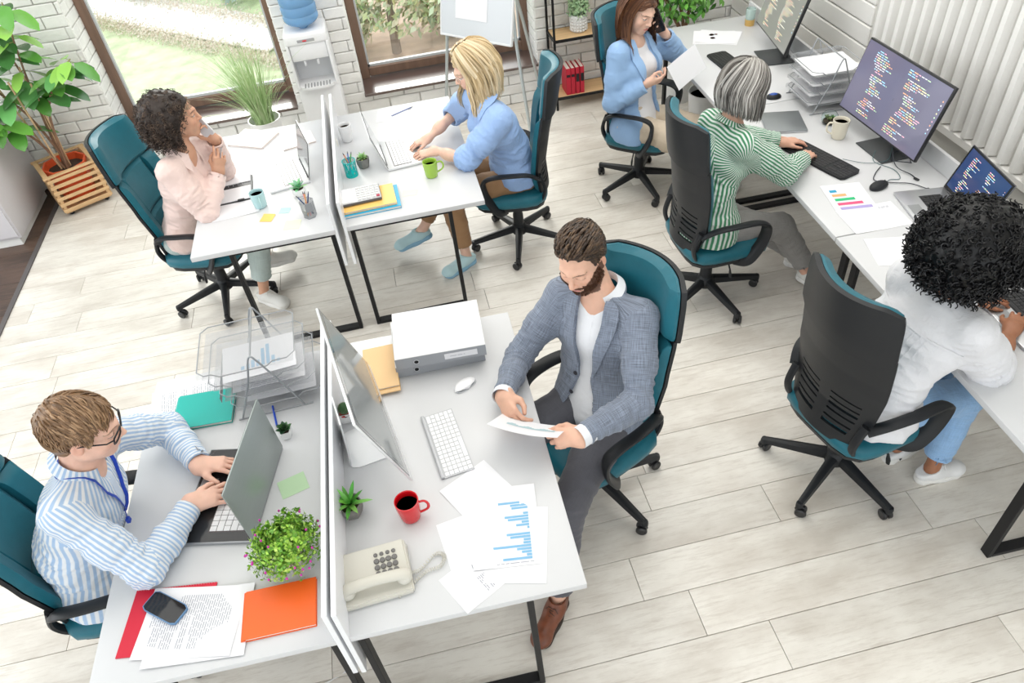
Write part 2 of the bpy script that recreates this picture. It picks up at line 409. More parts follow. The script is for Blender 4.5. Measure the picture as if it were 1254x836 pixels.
# ================================================================== desks
DZ = .75
def make_desk(frx, fry, rot, w, l, label, group, insets=(.2, .02), rail=False, front_right=True, thick=.03):
    """root at the floor under the near right corner; +x right, +y away"""
    r = empty('desk', (frx, fry, 0), rot, label, 'desk', group)
    MB().box((-w/2, l/2, DZ-thick/2), (w, l, thick), bev=.003, seg=2).build('top', white_lam, r)
    xr, xl = -insets[0], -w+insets[1]
    for y in (.045, l-.045):
        for x in (xr, xl): MB().box((x, y, (DZ-thick)/2), (.022, .045, DZ-thick), bev=.002).build('leg', black_metal, r)
        MB().box(((xr+xl)/2, y, .0125), (abs(xr-xl)-.022, .045, .024), bev=.002).build('foot_bar', black_metal, r)
        MB().box(((xr+xl)/2, y, DZ-thick-.0125), (abs(xr-xl)-.022, .045, .024), bev=.002).build('top_bar', black_metal, r)
    for x in (xr-(.05 if xr > xl else -.05), xl+.05):
        MB().box((x, l/2, DZ-thick-.02), (.03, l-.135, .035), bev=.002).build('side_rail', black_metal, r)
    if rail: MB().box((-.011, l/2, DZ+.0525), (.02, l-.004, .105), bev=.002).build('upstand', white_lam, r)
    return r
RA = math.radians(-1.05)
deskAR = make_desk(.291, 1.17, RA, .79, 1.40, 'white desk with telephone and red mug, in front of the bearded man', 'desks in the centre of the office', (.19, .03))
deskAL = make_desk(-.528, 1.185, RA, .785, 1.395, 'white desk with orange notebook and black laptop, beside the man with a lanyard', 'desks in the centre of the office', (.03, .2))
deskBL = make_desk(-.455, 3.53, 0, .785, 1.395, 'white desk with the pale blue mug, in front of the woman in pink', 'desks in the centre of the office', (.025, .2))
deskBR = make_desk(.386, 3.537, 0, .785, 1.39, 'white desk with green mug and calculator, in front of the blonde woman', 'desks in the centre of the office', (.2, .03))
RC = math.radians(-1.0)
deskC = []
for k, (lab) in enumerate(['white wall-side desk under the curly-haired woman\'s hands, nearest of the row', 'white wall-side desk with the black keyboard and coloured bar chart', 'white wall-side desk with the blue mouse, farthest of the row']):
    y0 = 1.205+k*1.395
    deskC.append(make_desk(1.945+(y0-1.27)*.018+.795, y0, RC, .795, 1.388, lab, 'desks along the ribbed wall', (.14, .12), rail=True))
# partitions
pan_m = mat('partition_white', (.82, .83, .85), .3)
for (x, y, l, rot, lab) in [(-.5285, 1.185, 1.39, RA, 'low white partition edging the desk of the man with a lanyard'), (-.499, 1.18, 1.39, RA, 'low white partition behind the telephone and the bearded man\'s screen'),
                            (-.452, 3.532, 1.39, 0, 'low white partition on the side of the woman in pink'), (-.4, 3.53, 1.39, 0, 'low white partition on the blonde woman\'s side')]:
    r = empty('partition', (x, y, 0), rot, lab, 'partition', 'desk partitions')
    wdt = .017
    MB().box((0, l/2, .708), (wdt, l, .414), bev=.0015).build('panel', pan_m, r)
    for yy in (.35, l-.35): MB().box((-.002, yy, .49), (.012, .05, .03)).build('bracket', mat('grey_bracket', (.4, .4, .42), .4, metal=.8), r)
# cable grommets on the partitions' inner faces are built with the items

# ================================================================== swivel chairs
def cS(u, v):
    z = .455+.785*v
    prof = [(-.205, 0), (-.182, .22), (-.205, .5), (-.238, .75), (-.262, 1)]
    for (x0, a), (x1, b) in zip(prof, prof[1:]):
        if v <= b: t = (v-a)/(b-a); x = x0+(x1-x0)*(3*t*t-2*t**3) if False else x0+(x1-x0)*t; break
    ws = [(.165, 0), (.205, .15), (.232, .42), (.232, .66), (.218, .9), (.205, 1)]
    for (x0, a), (x1, b) in zip(ws, ws[1:]):
        if v <= b: w_ = x0+(x1-x0)*(v-a)/(b-a); break
    wrap = .045+.045*v
    return Vector((x+wrap*u*u-.012*abs(u)**.5*0, w_*u, z))
def chair_patch(u0, u1, v0, v1, off, th, nu=14, nv=14, round_=.0, skip=None, corner=0):
    def fn(a, b):
        u = lerp(u0, u1, a); v = lerp(v0, v1, b)
        if corner:      # rounded outline : squash the rectangle at its corners
            A, B = 2*a-1, 2*b-1
            ru = math.sqrt(max(0, 1-max(0, (abs(B)-(1-corner))/corner)**2)) if abs(B) > 1-corner else 1
            u = lerp(u0, u1, .5+.5*A*(1-(1-ru)*corner*.9))
        p = cS(u, v); e = 1e-3
        n = (cS(u-e, v)-cS(u+e, v)).cross(cS(u, min(v+e, 1))-cS(u, max(v-e, 0))); n.normalize()
        if n.x < 0: n = -n
        return p+n*off
    m = MB(); m.sheet(fn, nu, nv, th, skip=skip); return m
def puff(th, e=.10):
    def f(a, b):
        x = min(a, 1-a)/e; y = min(b, 1-b)/e
        g = lambda t: math.sqrt(max(0, 1-(1-min(1, t))**2))
        return th*(.25+.75*g(x)*g(y))
    return f
def superell(m, sx, sy, z, n=28, p=4.5, cx=0):
    out = []
    for k in range(n):
        a = 2*PI*k/n; c, s = math.cos(a), math.sin(a); r = (abs(c)**p+abs(s)**p)**(-1/p)
        out.append(Vector((cx+sx*r*c, sy*r*s, z)))
    return out
def ring_loft(rings):
    m = MB(); n = len(rings[0]); vs = [p for r in rings for p in r]; fs = []
    for i in range(len(rings)-1):
        for k in range(n): l = (k+1) % n; fs.append((i*n+k, i*n+l, (i+1)*n+l, (i+1)*n+k))
    fs.append(tuple(range(n))[::-1]); fs.append(tuple((len(rings)-1)*n+k for k in range(n)))
    return m.add(vs, fs)
CH = {}
def chair_meshes():
    slotrow = lambda a, b: any(abs(b-(.13+.062*i)) < .012 for i in range(6)) and (.14 < a < .44 or .56 < a < .86)
    CH['back_shell'] = chair_patch(-1, 1, 0, .70, -.004, -.014, 30, 60, skip=slotrow).mesh('back_shell', black_plastic)
    CH['headrest_shell'] = chair_patch(-1.0, 1.0, .665, 1.0, -.012, -.020, 16, 12, corner=.25).mesh('headrest_shell', black_plastic)
    CH['headrest_pad'] = chair_patch(-.985, .985, .675, .995, -.008, puff(.042, .12), 20, 14, corner=.25).mesh('headrest_pad', teal_fabric)
    CH['centre_pad'] = chair_patch(-.60, .60, .345, .675, .0, puff(.026, .07), 14, 12).mesh('centre_pad', teal_fabric)
    CH['lower_pad'] = chair_patch(-.60, .60, .02, .340, .0, puff(.028, .07), 14, 12).mesh('lower_pad', teal_fabric)
    CH['side_bolster'] = chair_patch(.605, .985, .02, .675, .0, puff(.036, .14), 10, 20).mesh('side_bolster', teal_fabric)
    CH['side_bolster_b'] = chair_patch(-.985, -.605, .02, .675, .0, puff(.036, .14), 10, 20).mesh('side_bolster', teal_fabric)
    L = [(.80, .405), (.93, .41), (1.0, .43), (1.0, .455), (.97, .475), (.88, .487), (.6, .492), (.2, .490)]
    CH['seat'] = ring_loft([superell(None, .245*s, .25*s, z-(.0), cx=.035) for s, z in L]).mesh('seat', teal_fabric, 60)
    CH['seat_pan'] = ring_loft([superell(None, .235*s, .24*s, z, cx=.03) for s, z in [(.75, .372), (.95, .385), (.97, .408), (.9, .412)]]).mesh('seat_pan', black_plastic)
    for s, nm in ((1, 'armrest'), (-1, 'armrest_b')):
        m = MB()
        p = spline([(-.155, .215*s, .60), (-.10, .258*s, .655), (.0, .278*s, .672), (.12, .278*s, .668), (.178, .272*s, .63), (.172, .268*s, .54), (.135, .262*s, .455), (.10, .245*s, .405), (.06, .19*s, .388)], 7)
        n = len(p); m.tube(p, [.030-.010*math.sin(PI*i/n)*0+.006*(i/n) for i in range(n)], 10, flat=(.42, (0, 0, 1)))
        q = spline([(-.165, .205*s, .62), (-.195, .20*s, .52), (-.165, .185*s, .435), (-.09, .15*s, .392), (0, .10*s, .386)], 6)
        m.tube(q, .020, 8, flat=(.6, (1, 0, 0)))
        CH[nm] = m.mesh('armrest', black_plastic)
    m = MB(); m.box((0, 0, .362), (.20, .13, .045), bev=.012, seg=2); m.box((.02, 0, .38), (.26, .05, .02), bev=.004)
    CH['tilt_mechanism'] = m.mesh('tilt_mechanism', black_plastic)
    CH['gas_column'] = MB().lathe([(.036, .13), (.034, .22), (.030, .235), (.030, .28), (.022, .285), (.022, .35)], seg=20).mesh('gas_column', black_plastic)
    m = MB(); m.tube([(.03, -.06, .365), (.03, -.15, .366), (.03, -.19, .362), (.03, -.215, .335)], .005, 6); m.tube([(.03, -.212, .345), (.03, -.222, .315), (.03, -.226, .29)], [.006, .013, .010], 8, flat=(.5, (1, 0, 0)))
    CH['height_lever'] = m.mesh('height_lever', black_plastic)
    CH['hub'] = MB().lathe([(.030, .065), (.047, .075), (.052, .11), (.045, .14), (.034, .15)], seg=20).mesh('hub', black_plastic)
    m = MB(); rings = []
    for t in [0, .15, .4, .7, .92, 1]:
        x = .03+.292*t; z = .118-.040*t; hw = .027-.011*t; hh = .022-.008*t
        rings.append([Vector((x, -hw, z-hh)), Vector((x, hw, z-hh)), Vector((x, hw*.8, z+hh*.7)), Vector((x, hw*.3, z+hh)), Vector((x, -hw*.3, z+hh)), Vector((x, -hw*.8, z+hh*.7))])
    rl = ring_loft(rings); rl.lathe([(.016, .054), (.017, .075), (.014, .088)], c=(.322, 0, 0), seg=12); CH['base_leg'] = rl.mesh('base_leg', black_plastic)
    m = MB(); m.tube([(0, 0, .06), (0, 0, .036)], .006, 8)
    for s in (-1, 1):
        m.lathe([(.0, -.010), (.020, -.010), (.0255, -.006), (.0265, 0), (.0255, .006), (.020, .010), (0, .010)], seg=18, M=Matrix.Translation((-.012, s*.014, .0265)) @ Matrix.Rotation(PI/2, 4, 'X'))
    m.ball((-.010, 0, .036), (.027, .006, .022), 10, 6); CH['caster'] = m.mesh('caster', mat('black_caster', (.015, .015, .016), .35))
chair_meshes()
BACK = ('back_shell', 'headrest_shell', 'headrest_pad', 'centre_pad', 'lower_pad', 'side_bolster', 'side_bolster_b')
def make_chair(x, y, heading, star, label, recline=0):
    r = empty('office_chair', (x, y, 0), math.radians(heading), label, 'chair', 'teal swivel office chairs')
    for n in ('back_shell', 'headrest_shell', 'headrest_pad', 'centre_pad', 'lower_pad', 'side_bolster', 'side_bolster_b', 'seat', 'seat_pan', 'armrest', 'armrest_b', 'tilt_mechanism', 'gas_column', 'height_lever', 'hub'):
        o = inst(CH[n], n[:-2] if n.endswith('_b') else n, r)
        if n in BACK and recline:
            a = -math.radians(recline); px, pz = -.17, .46
            o.rotation_euler.y = a; o.location = (px-(px*math.cos(a)+pz*math.sin(a)), 0, pz-(-px*math.sin(a)+pz*math.cos(a)))
    for k in range(5):
        a = math.radians(star+72*k-heading)
        inst(CH['base_leg'], 'base_leg', r, rot=(0, 0, a))
        inst(CH['caster'], 'caster', r, loc=(.322*math.cos(a), .322*math.sin(a), 0), rot=(0, 0, a+random.uniform(-1.3, 1.3)))
    return r
chairs = dict(
 P7=make_chair(1.675, 1.83, 12, -74, 'teal swivel chair seen from its black back, under the woman with the white blouse', 0),
 P6=make_chair(1.61, 3.22, 2, -77, 'teal swivel chair with a black back, under the grey-haired woman', 0),
 P4=make_chair(.66, 4.13, 168, -104, 'teal swivel chair under the blonde woman, seen edge-on', 4),
 P3=make_chair(-1.33, 4.17, -14, -85, 'teal swivel chair with its wide front facing us, under the woman in pink', 6),
 P5=make_chair(1.645, 4.53, -40, -85, 'dark teal swivel chair under the woman in the sky-blue blazer', 3),
 P1=make_chair(.57, 2.03, 205, -64, 'teal swivel chair behind the bearded man in the grey jacket', 5),
 P2=make_chair(-1.45, 1.85, 5, -60, 'teal swivel chair under the man with the striped shirt, cut by the picture edge', 3))
# ================================================================== smooth solid modeller (numpy field -> surface nets mesh)
def V3(*a): return np.array(a[0] if len(a) == 1 else a, np.float64)
def unit(v): v = V3(v); return v/(np.linalg.norm(v)+1e-12)
_NT = np.random.default_rng(3).random((32, 32, 32)).astype(np.float32)*2-1
def noise3(Q):
    i = np.floor(Q).astype(np.int64); f = (Q-i).astype(np.float32); f = f*f*(3-2*f); i &= 31; j = (i+1) & 31
    x0, y0, z0 = i[:, 0], i[:, 1], i[:, 2]; x1, y1, z1 = j[:, 0], j[:, 1], j[:, 2]; fx, fy, fz = f[:, 0], f[:, 1], f[:, 2]
    L = lambda a, b, t: a+(b-a)*t
    return L(L(L(_NT[x0, y0, z0], _NT[x1, y0, z0], fx), L(_NT[x0, y1, z0], _NT[x1, y1, z0], fx), fy),
             L(L(_NT[x0, y0, z1], _NT[x1, y0, z1], fx), L(_NT[x0, y1, z1], _NT[x1, y1, z1], fx), fy), fz)
def rc(a, b, ra, rb, axis=None, s=1.0, wr=0, wf=45, seed=0):
    """tapered capsule a->b; axis/s widen it along one direction; wr/wf add cloth folds running round it"""
    a, b = V3(a), V3(b); ba = b-a; L2 = float(ba@ba)+1e-12; ax = None if axis is None else unit(axis)
    def f(P):
        if ax is not None: d = (P-a)@ax; P = P-np.outer(d*(1-1/s), ax)
        h = np.clip((P-a)@ba/L2, 0, 1); q = P-a-h[:, None]*ba; r = np.sqrt((q*q).sum(1)); d = r-(ra+(rb-ra)*h)
        if wr:
            Ln = math.sqrt(L2); t = (P-a)@ba/Ln
            Q = q*14; Q = Q+np.outer(t*wf+seed*3.7, unit(ba)); n = noise3(Q+50+seed)
            d = d-wr*(1-2*np.abs(n))
        return d
    f.frame = (a, b, ra); return f
def ell(c, r, R=None):
    c = V3(c); r = V3(r)
    def f(P):
        q = P-c
        if R is not None: q = q@np.asarray(R).T
        k0 = np.sqrt(((q/r)**2).sum(1)); k1 = np.sqrt(((q/(r*r))**2).sum(1)); return k0*(k0-1)/(k1+1e-9)
    f.frame = None; return f
def rbox(c, half, R=None, rnd=.01):
    c = V3(c); half = V3(half)-rnd
    def f(P):
        q = P-c
        if R is not None: q = q@np.asarray(R).T
        q = np.abs(q)-half; return np.sqrt((np.maximum(q, 0)**2).sum(1))+np.minimum(q.max(1), 0)-rnd
    f.frame = None; return f
def plane(c, n):
    c, n = V3(c), unit(n); f = lambda P: (P-c)@n; f.frame = None; return f
class Field:
    def __init__(s): s.ops = []; s.disp = []
    def u(s, fn, k=.02): s.ops.append(('u', fn, k)); return s
    def sub(s, fn, k=.006): s.ops.append(('s', fn, k)); return s
    def cut(s, fn, k=.002): s.ops.append(('i', fn, k)); return s        # keep where fn<0
    def d(s, fn): s.ops.append(('d', fn, 0)); return s
    def xf(s, fld, R, t, sc=1.0):
        """bring in another field placed by local->world p=R^T... (rows of R are the local axes)"""
        R = np.asarray(R); t = V3(t); s.ops.append(('u', lambda P: fld((P-t)@R.T/sc)*sc, .004)); return s
    def __call__(s, P):
        d = None
        for op, fn, k in s.ops:
            if op == 'd': d = d+fn(P, d); continue
            e = fn(P)
            if d is None: d = e; continue
            if op == 's': e = -e
            if op == 'u':
                h = np.maximum(k-np.abs(d-e), 0)/max(k, 1e-6); d = np.minimum(d, e)-h*h*k*.25
            else:
                h = np.maximum(k-np.abs(d-e), 0)/max(k, 1e-6); d = np.maximum(d, e)+h*h*k*.25
        return d
def nets(fn, lo, hi, h, B=8, margin=.02):
    lo, hi = V3(lo), V3(hi); nb = np.ceil((hi-lo)/h/B).astype(int)+1; n = nb*B
    gi = np.stack(np.meshgrid(*[np.arange(k) for k in nb], indexing='ij'), -1).reshape(-1, 3)
    cc = lo+(gi*B+(B-1)/2)*h; dc = fn(cc); act = np.abs(dc) < B*h*.87*1.15+margin
    V = np.repeat(np.repeat(np.repeat(np.where(dc < 0, -1., 1.).reshape(nb).astype(np.float32), B, 0), B, 1), B, 2)
    o = np.stack(np.meshgrid(*[np.arange(B)]*3, indexing='ij'), -1).reshape(-1, 3)
    ga = gi[act]*B; idx = (ga[:, None, :]+o[None]).reshape(-1, 3)
    V[idx[:, 0], idx[:, 1], idx[:, 2]] = fn(lo+idx*h)
    V[0] = V[-1] = 1; V[:, 0] = V[:, -1] = 1; V[:, :, 0] = V[:, :, -1] = 1
    ins = V < 0; C = [(i, j, k) for i in (0, 1) for j in (0, 1) for k in (0, 1)]
    S = sum(ins[i:n[0]-1+i, j:n[1]-1+j, k:n[2]-1+k].astype(np.int8) for i, j, k in C)
    cell = np.argwhere((S > 0) & (S < 8)); nid = -np.ones((n[0]-1, n[1]-1, n[2]-1), np.int64); nid[tuple(cell.T)] = np.arange(len(cell))
    acc = np.zeros((len(cell), 3)); cnt = np.zeros(len(cell)); vals = {c: V[cell[:, 0]+c[0], cell[:, 1]+c[1], cell[:, 2]+c[2]] for c in C}
    for c in C:
        for ax in range(3):
            if c[ax]: continue
            e = list(c); e[ax] = 1; e = tuple(e); a, b = vals[c], vals[e]; m = (a < 0) != (b < 0)
            t = a[m]/(a[m]-b[m]); p = np.tile(np.array(c, float), (m.sum(), 1)); p[:, ax] += t; acc[m] += p; cnt[m] += 1
    P = lo+(cell+acc/cnt[:, None])*h; faces = []
    for ax in range(3):
        u, v = (ax+1) % 3, (ax+2) % 3; sl = [slice(0, n[0]), slice(0, n[1]), slice(0, n[2])]
        a_ = list(sl); a_[ax] = slice(0, n[ax]-1); b_ = list(sl); b_[ax] = slice(1, n[ax])
        A, Bv = ins[tuple(a_)], ins[tuple(b_)]; E = np.argwhere(A != Bv); E = E[(E[:, u] > 0) & (E[:, v] > 0) & (E[:, u] < n[u]-1) & (E[:, v] < n[v]-1)]
        fl = A[tuple(E.T)]; q = []
        for du, dv in ((-1, -1), (0, -1), (0, 0), (-1, 0)):
            x = E.copy(); x[:, u] += du; x[:, v] += dv; q.append(nid[tuple(x.T)])
        q = np.stack(q, 1); q[~fl] = q[~fl][:, ::-1]; faces.append(q)
    F = np.concatenate(faces); F = F[(F >= 0).all(1)]
    return P, F
def refine(fn, P, it=1):
    e = 5e-4
    for _ in range(it):
        d = fn(P); g = np.stack([(fn(P+V3(np.eye(3)[k]*e))-d)/e for k in range(3)], 1); n2 = (g*g).sum(1)+1e-6
        P = P-(np.clip(d, -.004, .004)/n2)[:, None]*g*.9
    return P
def np_mesh(name, P, F, mats, col=None, uv=None, fmat=None):
    me = bpy.data.meshes.new(name); nf = len(F); me.vertices.add(len(P)); me.vertices.foreach_set('co', np.asarray(P, np.float32).ravel())
    me.loops.add(nf*4); me.loops.foreach_set('vertex_index', F.astype(np.int32).ravel()); me.polygons.add(nf)
    me.polygons.foreach_set('loop_start', np.arange(0, nf*4, 4, dtype=np.int32))
    try: me.polygons.foreach_set('loop_total', np.full(nf, 4, np.int32))
    except Exception: pass
    for m in (mats if isinstance(mats, (list, tuple)) else [mats]): me.materials.append(m)
    if fmat is not None: me.polygons.foreach_set('material_index', fmat.astype(np.int32))
    me.update(calc_edges=True); me.validate()
    if col is not None and len(me.vertices) == len(P):
        a = me.attributes.new('Col', 'FLOAT_COLOR', 'POINT'); c = np.ones((len(P), 4), np.float32); c[:, :3] = col; a.data.foreach_set('color', c.ravel())
    if uv is not None and len(me.loops) == nf*4: l = me.uv_layers.new(name='UVMap'); l.data.foreach_set('uv', uv.astype(np.float32).ravel())
    me.shade_smooth(); return me
def add_obj(name, me, parent=None):
    o = bpy.data.objects.new(name, me); COL.objects.link(o)
    if parent is not None: o.parent = parent
    return o
def join_pf(parts):
    P = []; F = []; n = 0
    for p, f in parts: P.append(p); F.append(f+n); n += len(p)
    return np.concatenate(P), np.concatenate(F)
def limb_uv(P, F, frames, fwd):
    """stripe coordinates: every face takes the nearest tube and unrolls round it (u) and along it (v)"""
    cen = P[F].mean(1); best = None; fid = np.zeros(len(F), int)
    for i, (a, b, r, off) in enumerate(frames):
        ba = b-a; hr = (cen-a)@ba/(ba@ba+1e-9); h = np.clip(hr, 0, 1); d = np.sqrt(((cen-a-h[:, None]*ba)**2).sum(1))-r-off+np.abs(hr-h)*np.linalg.norm(ba)*(1.2 if off == 0 else 0)
        if best is None: best = d
        else: m = d < best; best = np.where(m, d, best); fid[m] = i
    uv = np.zeros((len(F), 4, 2))
    for i, (a, b, r, off) in enumerate(frames):
        m = fid == i
        if not m.any(): continue
        t = unit(b-a); x = unit(np.cross(t, fwd)); y = np.cross(t, x); q = P[F[m]]-a
        cq = cen[m]-a; ca = np.arctan2(cq@x, -(cq@y)); ang = np.arctan2(q@x, -(q@y)); dd = ang-ca[:, None]; dd = (dd+PI) % (2*PI)-PI
        uv[m, :, 0] = (ca[:, None]+dd)*max(r, .02); uv[m, :, 1] = q@t
    return uv, fid
# ================================================================== people
UP = V3(0, 0, 1)
def ik(a, c, l1, l2, hint):
    a, c, hint = V3(a), V3(c), V3(hint); d = c-a; L = np.linalg.norm(d); s = min(L, (l1+l2)*.998); d = d/L
    x = (l1*l1-l2*l2+s*s)/(2*s); y = math.sqrt(max(l1*l1-x*x, 0)); h = hint-d*(hint@d); h = unit(h); return a+d*x*(L/s if L > s else 1)+h*y
def frame(yaw, pitch=0, roll=0):
    """rows: right, forward, up. yaw in degrees from +x, pitch down positive, roll to the right positive"""
    y, p, r = map(math.radians, (yaw, pitch, roll))
    f = V3(math.cos(y)*math.cos(p), math.sin(y)*math.cos(p), -math.sin(p)); rt = V3(math.sin(y), -math.cos(y), 0); u = np.cross(rt, f)
    rt2 = math.cos(r)*rt-math.sin(r)*u; u2 = math.sin(r)*rt+math.cos(r)*u
    return np.stack([rt2, f, u2])
skin_mats = {}
def skin_mat(name):
    m = mat(name, (.8, .6, .5), .52, attr='Col', noise=.04, nscale=35, bump=.10, bscale=220)
    b = m.node_tree.nodes['Principled BSDF']; b.inputs['Subsurface Weight'].default_value = .12; b.inputs['Subsurface Radius'].default_value = (.012, .005, .003); b.inputs['Subsurface Scale'].default_value = .6
    return m
SKIN = skin_mat('skin')
def cloth(name, color, rough=.8, stripe=None, weave=0, sheen=.15, bump=.25):
    """fabric; stripe=(colour, period, duty) uses the unrolled UVs"""
    if name in MAT: return MAT[name]
    m = bpy.data.materials.new(name); m.use_nodes = True; MAT[name] = m; nt = m.node_tree; N = nt.nodes; L = nt.links; b = N['Principled BSDF']
    b.inputs['Base Color'].default_value = (*color, 1); b.inputs['Roughness'].default_value = rough; b.inputs['Sheen Weight'].default_value = sheen
    uv = N.new('ShaderNodeUVMap'); uv.uv_map = 'UVMap'; sp = N.new('ShaderNodeSeparateXYZ'); L.new(uv.outputs[0], sp.inputs[0])
    tc = N.new('ShaderNodeTexCoord'); col = None
    if stripe:
        c2, per, duty = stripe[:3]
        d = N.new('ShaderNodeMath'); d.operation = 'DIVIDE'; L.new(sp.outputs[0], d.inputs[0]); d.inputs[1].default_value = per
        fr = N.new('ShaderNodeMath'); fr.operation = 'PINGPONG'; L.new(d.outputs[0], fr.inputs[0]); fr.inputs[1].default_value = .5
        mr = N.new('ShaderNodeMapRange'); mr.inputs['From Min'].default_value = duty/2-.06; mr.inputs['From Max'].default_value = duty/2+.06; L.new(fr.outputs[0], mr.inputs[0])
        mx = N.new('ShaderNodeMix'); mx.data_type = 'RGBA'; L.new(mr.outputs[0], mx.inputs[0]); mx.inputs[6].default_value = (*c2, 1); mx.inputs[7].default_value = (*color, 1); col = mx.outputs[2]
    if weave:
        def thr(idx, sc):
            w_ = N.new('ShaderNodeTexNoise'); mp = N.new('ShaderNodeMapping'); mp.inputs['Scale'].default_value = (sc if idx == 0 else 14, 14 if idx == 0 else sc, 1)
            L.new(uv.outputs[0], mp.inputs[0]); L.new(mp.outputs[0], w_.inputs['Vector']); w_.inputs['Scale'].default_value = 1; w_.inputs['Detail'].default_value = 3; return w_.outputs[0]
        a = N.new('ShaderNodeMath'); a.operation = 'ADD'; L.new(thr(0, 420), a.inputs[0]); L.new(thr(1, 420), a.inputs[1])
        mr = N.new('ShaderNodeMapRange'); mr.inputs['From Min'].default_value = .75; mr.inputs['From Max'].default_value = 1.25; mr.inputs['To Min'].default_value = 1-weave; mr.inputs['To Max'].default_value = 1+weave; L.new(a.outputs[0], mr.inputs[0])
        vm = N.new('ShaderNodeVectorMath'); vm.operation = 'SCALE'; L.new(mr.outputs[0], vm.inputs['Scale'])
        if col: L.new(col, vm.inputs[0])
        else: vm.inputs[0].default_value = color
        col = vm.outputs[0]
    if col: L.new(col, b.inputs['Base Color'])
    if bump:
        n = N.new('ShaderNodeTexNoise'); n.inputs['Scale'].default_value = 26; n.inputs['Detail'].default_value = 2.5; n.inputs['Distortion'].default_value = 1.2; L.new(tc.outputs['Object'], n.inputs['Vector'])
        bp = N.new('ShaderNodeBump'); bp.inputs['Strength'].default_value = bump; bp.inputs['Distance'].default_value = .012; L.new(n.outputs[0], bp.inputs['Height']); L.new(bp.outputs[0], b.inputs['Normal'])
    return m

def head_field(fem=False, ears=True, jaw=1.0, smile=0):
    F = Field()
    F.u(ell((0, -.018, .040), (.0755, .095, .083)), .02)
    F.u(ell((0, .020, -.022), (.0635*jaw, .073, .082)), .03)
    F.u(rc((0, .052, -.088), (0, .070, -.094), .024*jaw, .016), .03)
    for s in (-1, 1):
        F.u(rc((s*.050*jaw, .005, -.062), (s*.018, .062, -.094), .018, .014), .03)
        F.u(ell((s*.040, .058, -.022), (.022, .022, .020)), .02); F.u(ell((s*.036, .044, -.048), (.024, .026, .028) if fem else (.020, .024, .026)), .025)
        F.u(rc((s*.006, .086, .026), (s*.042, .070, .030), .0085, .007), .018)
    for s in (-1, 1):
        F.sub(ell((s*.032, .103, .009), (.019, .0165, .0120)), .016)
        F.u(ell((s*.0315, .0755, .0085), (.0150, .0135, .0105)), .004)
        F.sub(rc((s*.020, .0915, -.0005), (s*.043, .0865, -.0005), .0010, .0010), .003)
    F.u(rc((0, .086, .022), (0, .1085, -.020), .0075, .0085), .012)
    F.u(ell((0, .1085, -.0235), (.0095, .0100, .0085)), .006)
    for s in (-1, 1):
        F.u(ell((s*.0115, .0985, -.0265), (.0068, .0090, .0068)), .006)
        F.sub(ell((s*.0058, .103, -.0335), (.0032, .0050, .0028)), .003)
    F.u(ell((0, .082, -.056), (.026, .016, .022)), .018)
    F.u(rc((-.015, .0935, -.0535), (.015, .0935, -.0535), .0042, .0042), .006)
    F.u(rc((-.013, .0915, -.0635), (.013, .0915, -.0635), .0050, .0050), .006)
    F.sub(rc((-.023, .0935, -.0575+.002*smile), (0, .1005, -.0583), .0011, .0013), .003); F.sub(rc((.023, .0935, -.0575+.002*smile), (0, .1005, -.0583), .0011, .0013), .003)
    if ears:
        for s in (-1, 1):
            R = frame(90+s*20)
            F.u(ell((s*.0785, -.008, .000), (.0075, .0185, .031), R), .008)
            F.sub(ell((s*.0870, -.005, .003), (.0055, .0100, .0185), R), .004)
            F.u(ell((s*.0745, .000, -.024), (.0065, .0080, .0090)), .006)
    return F

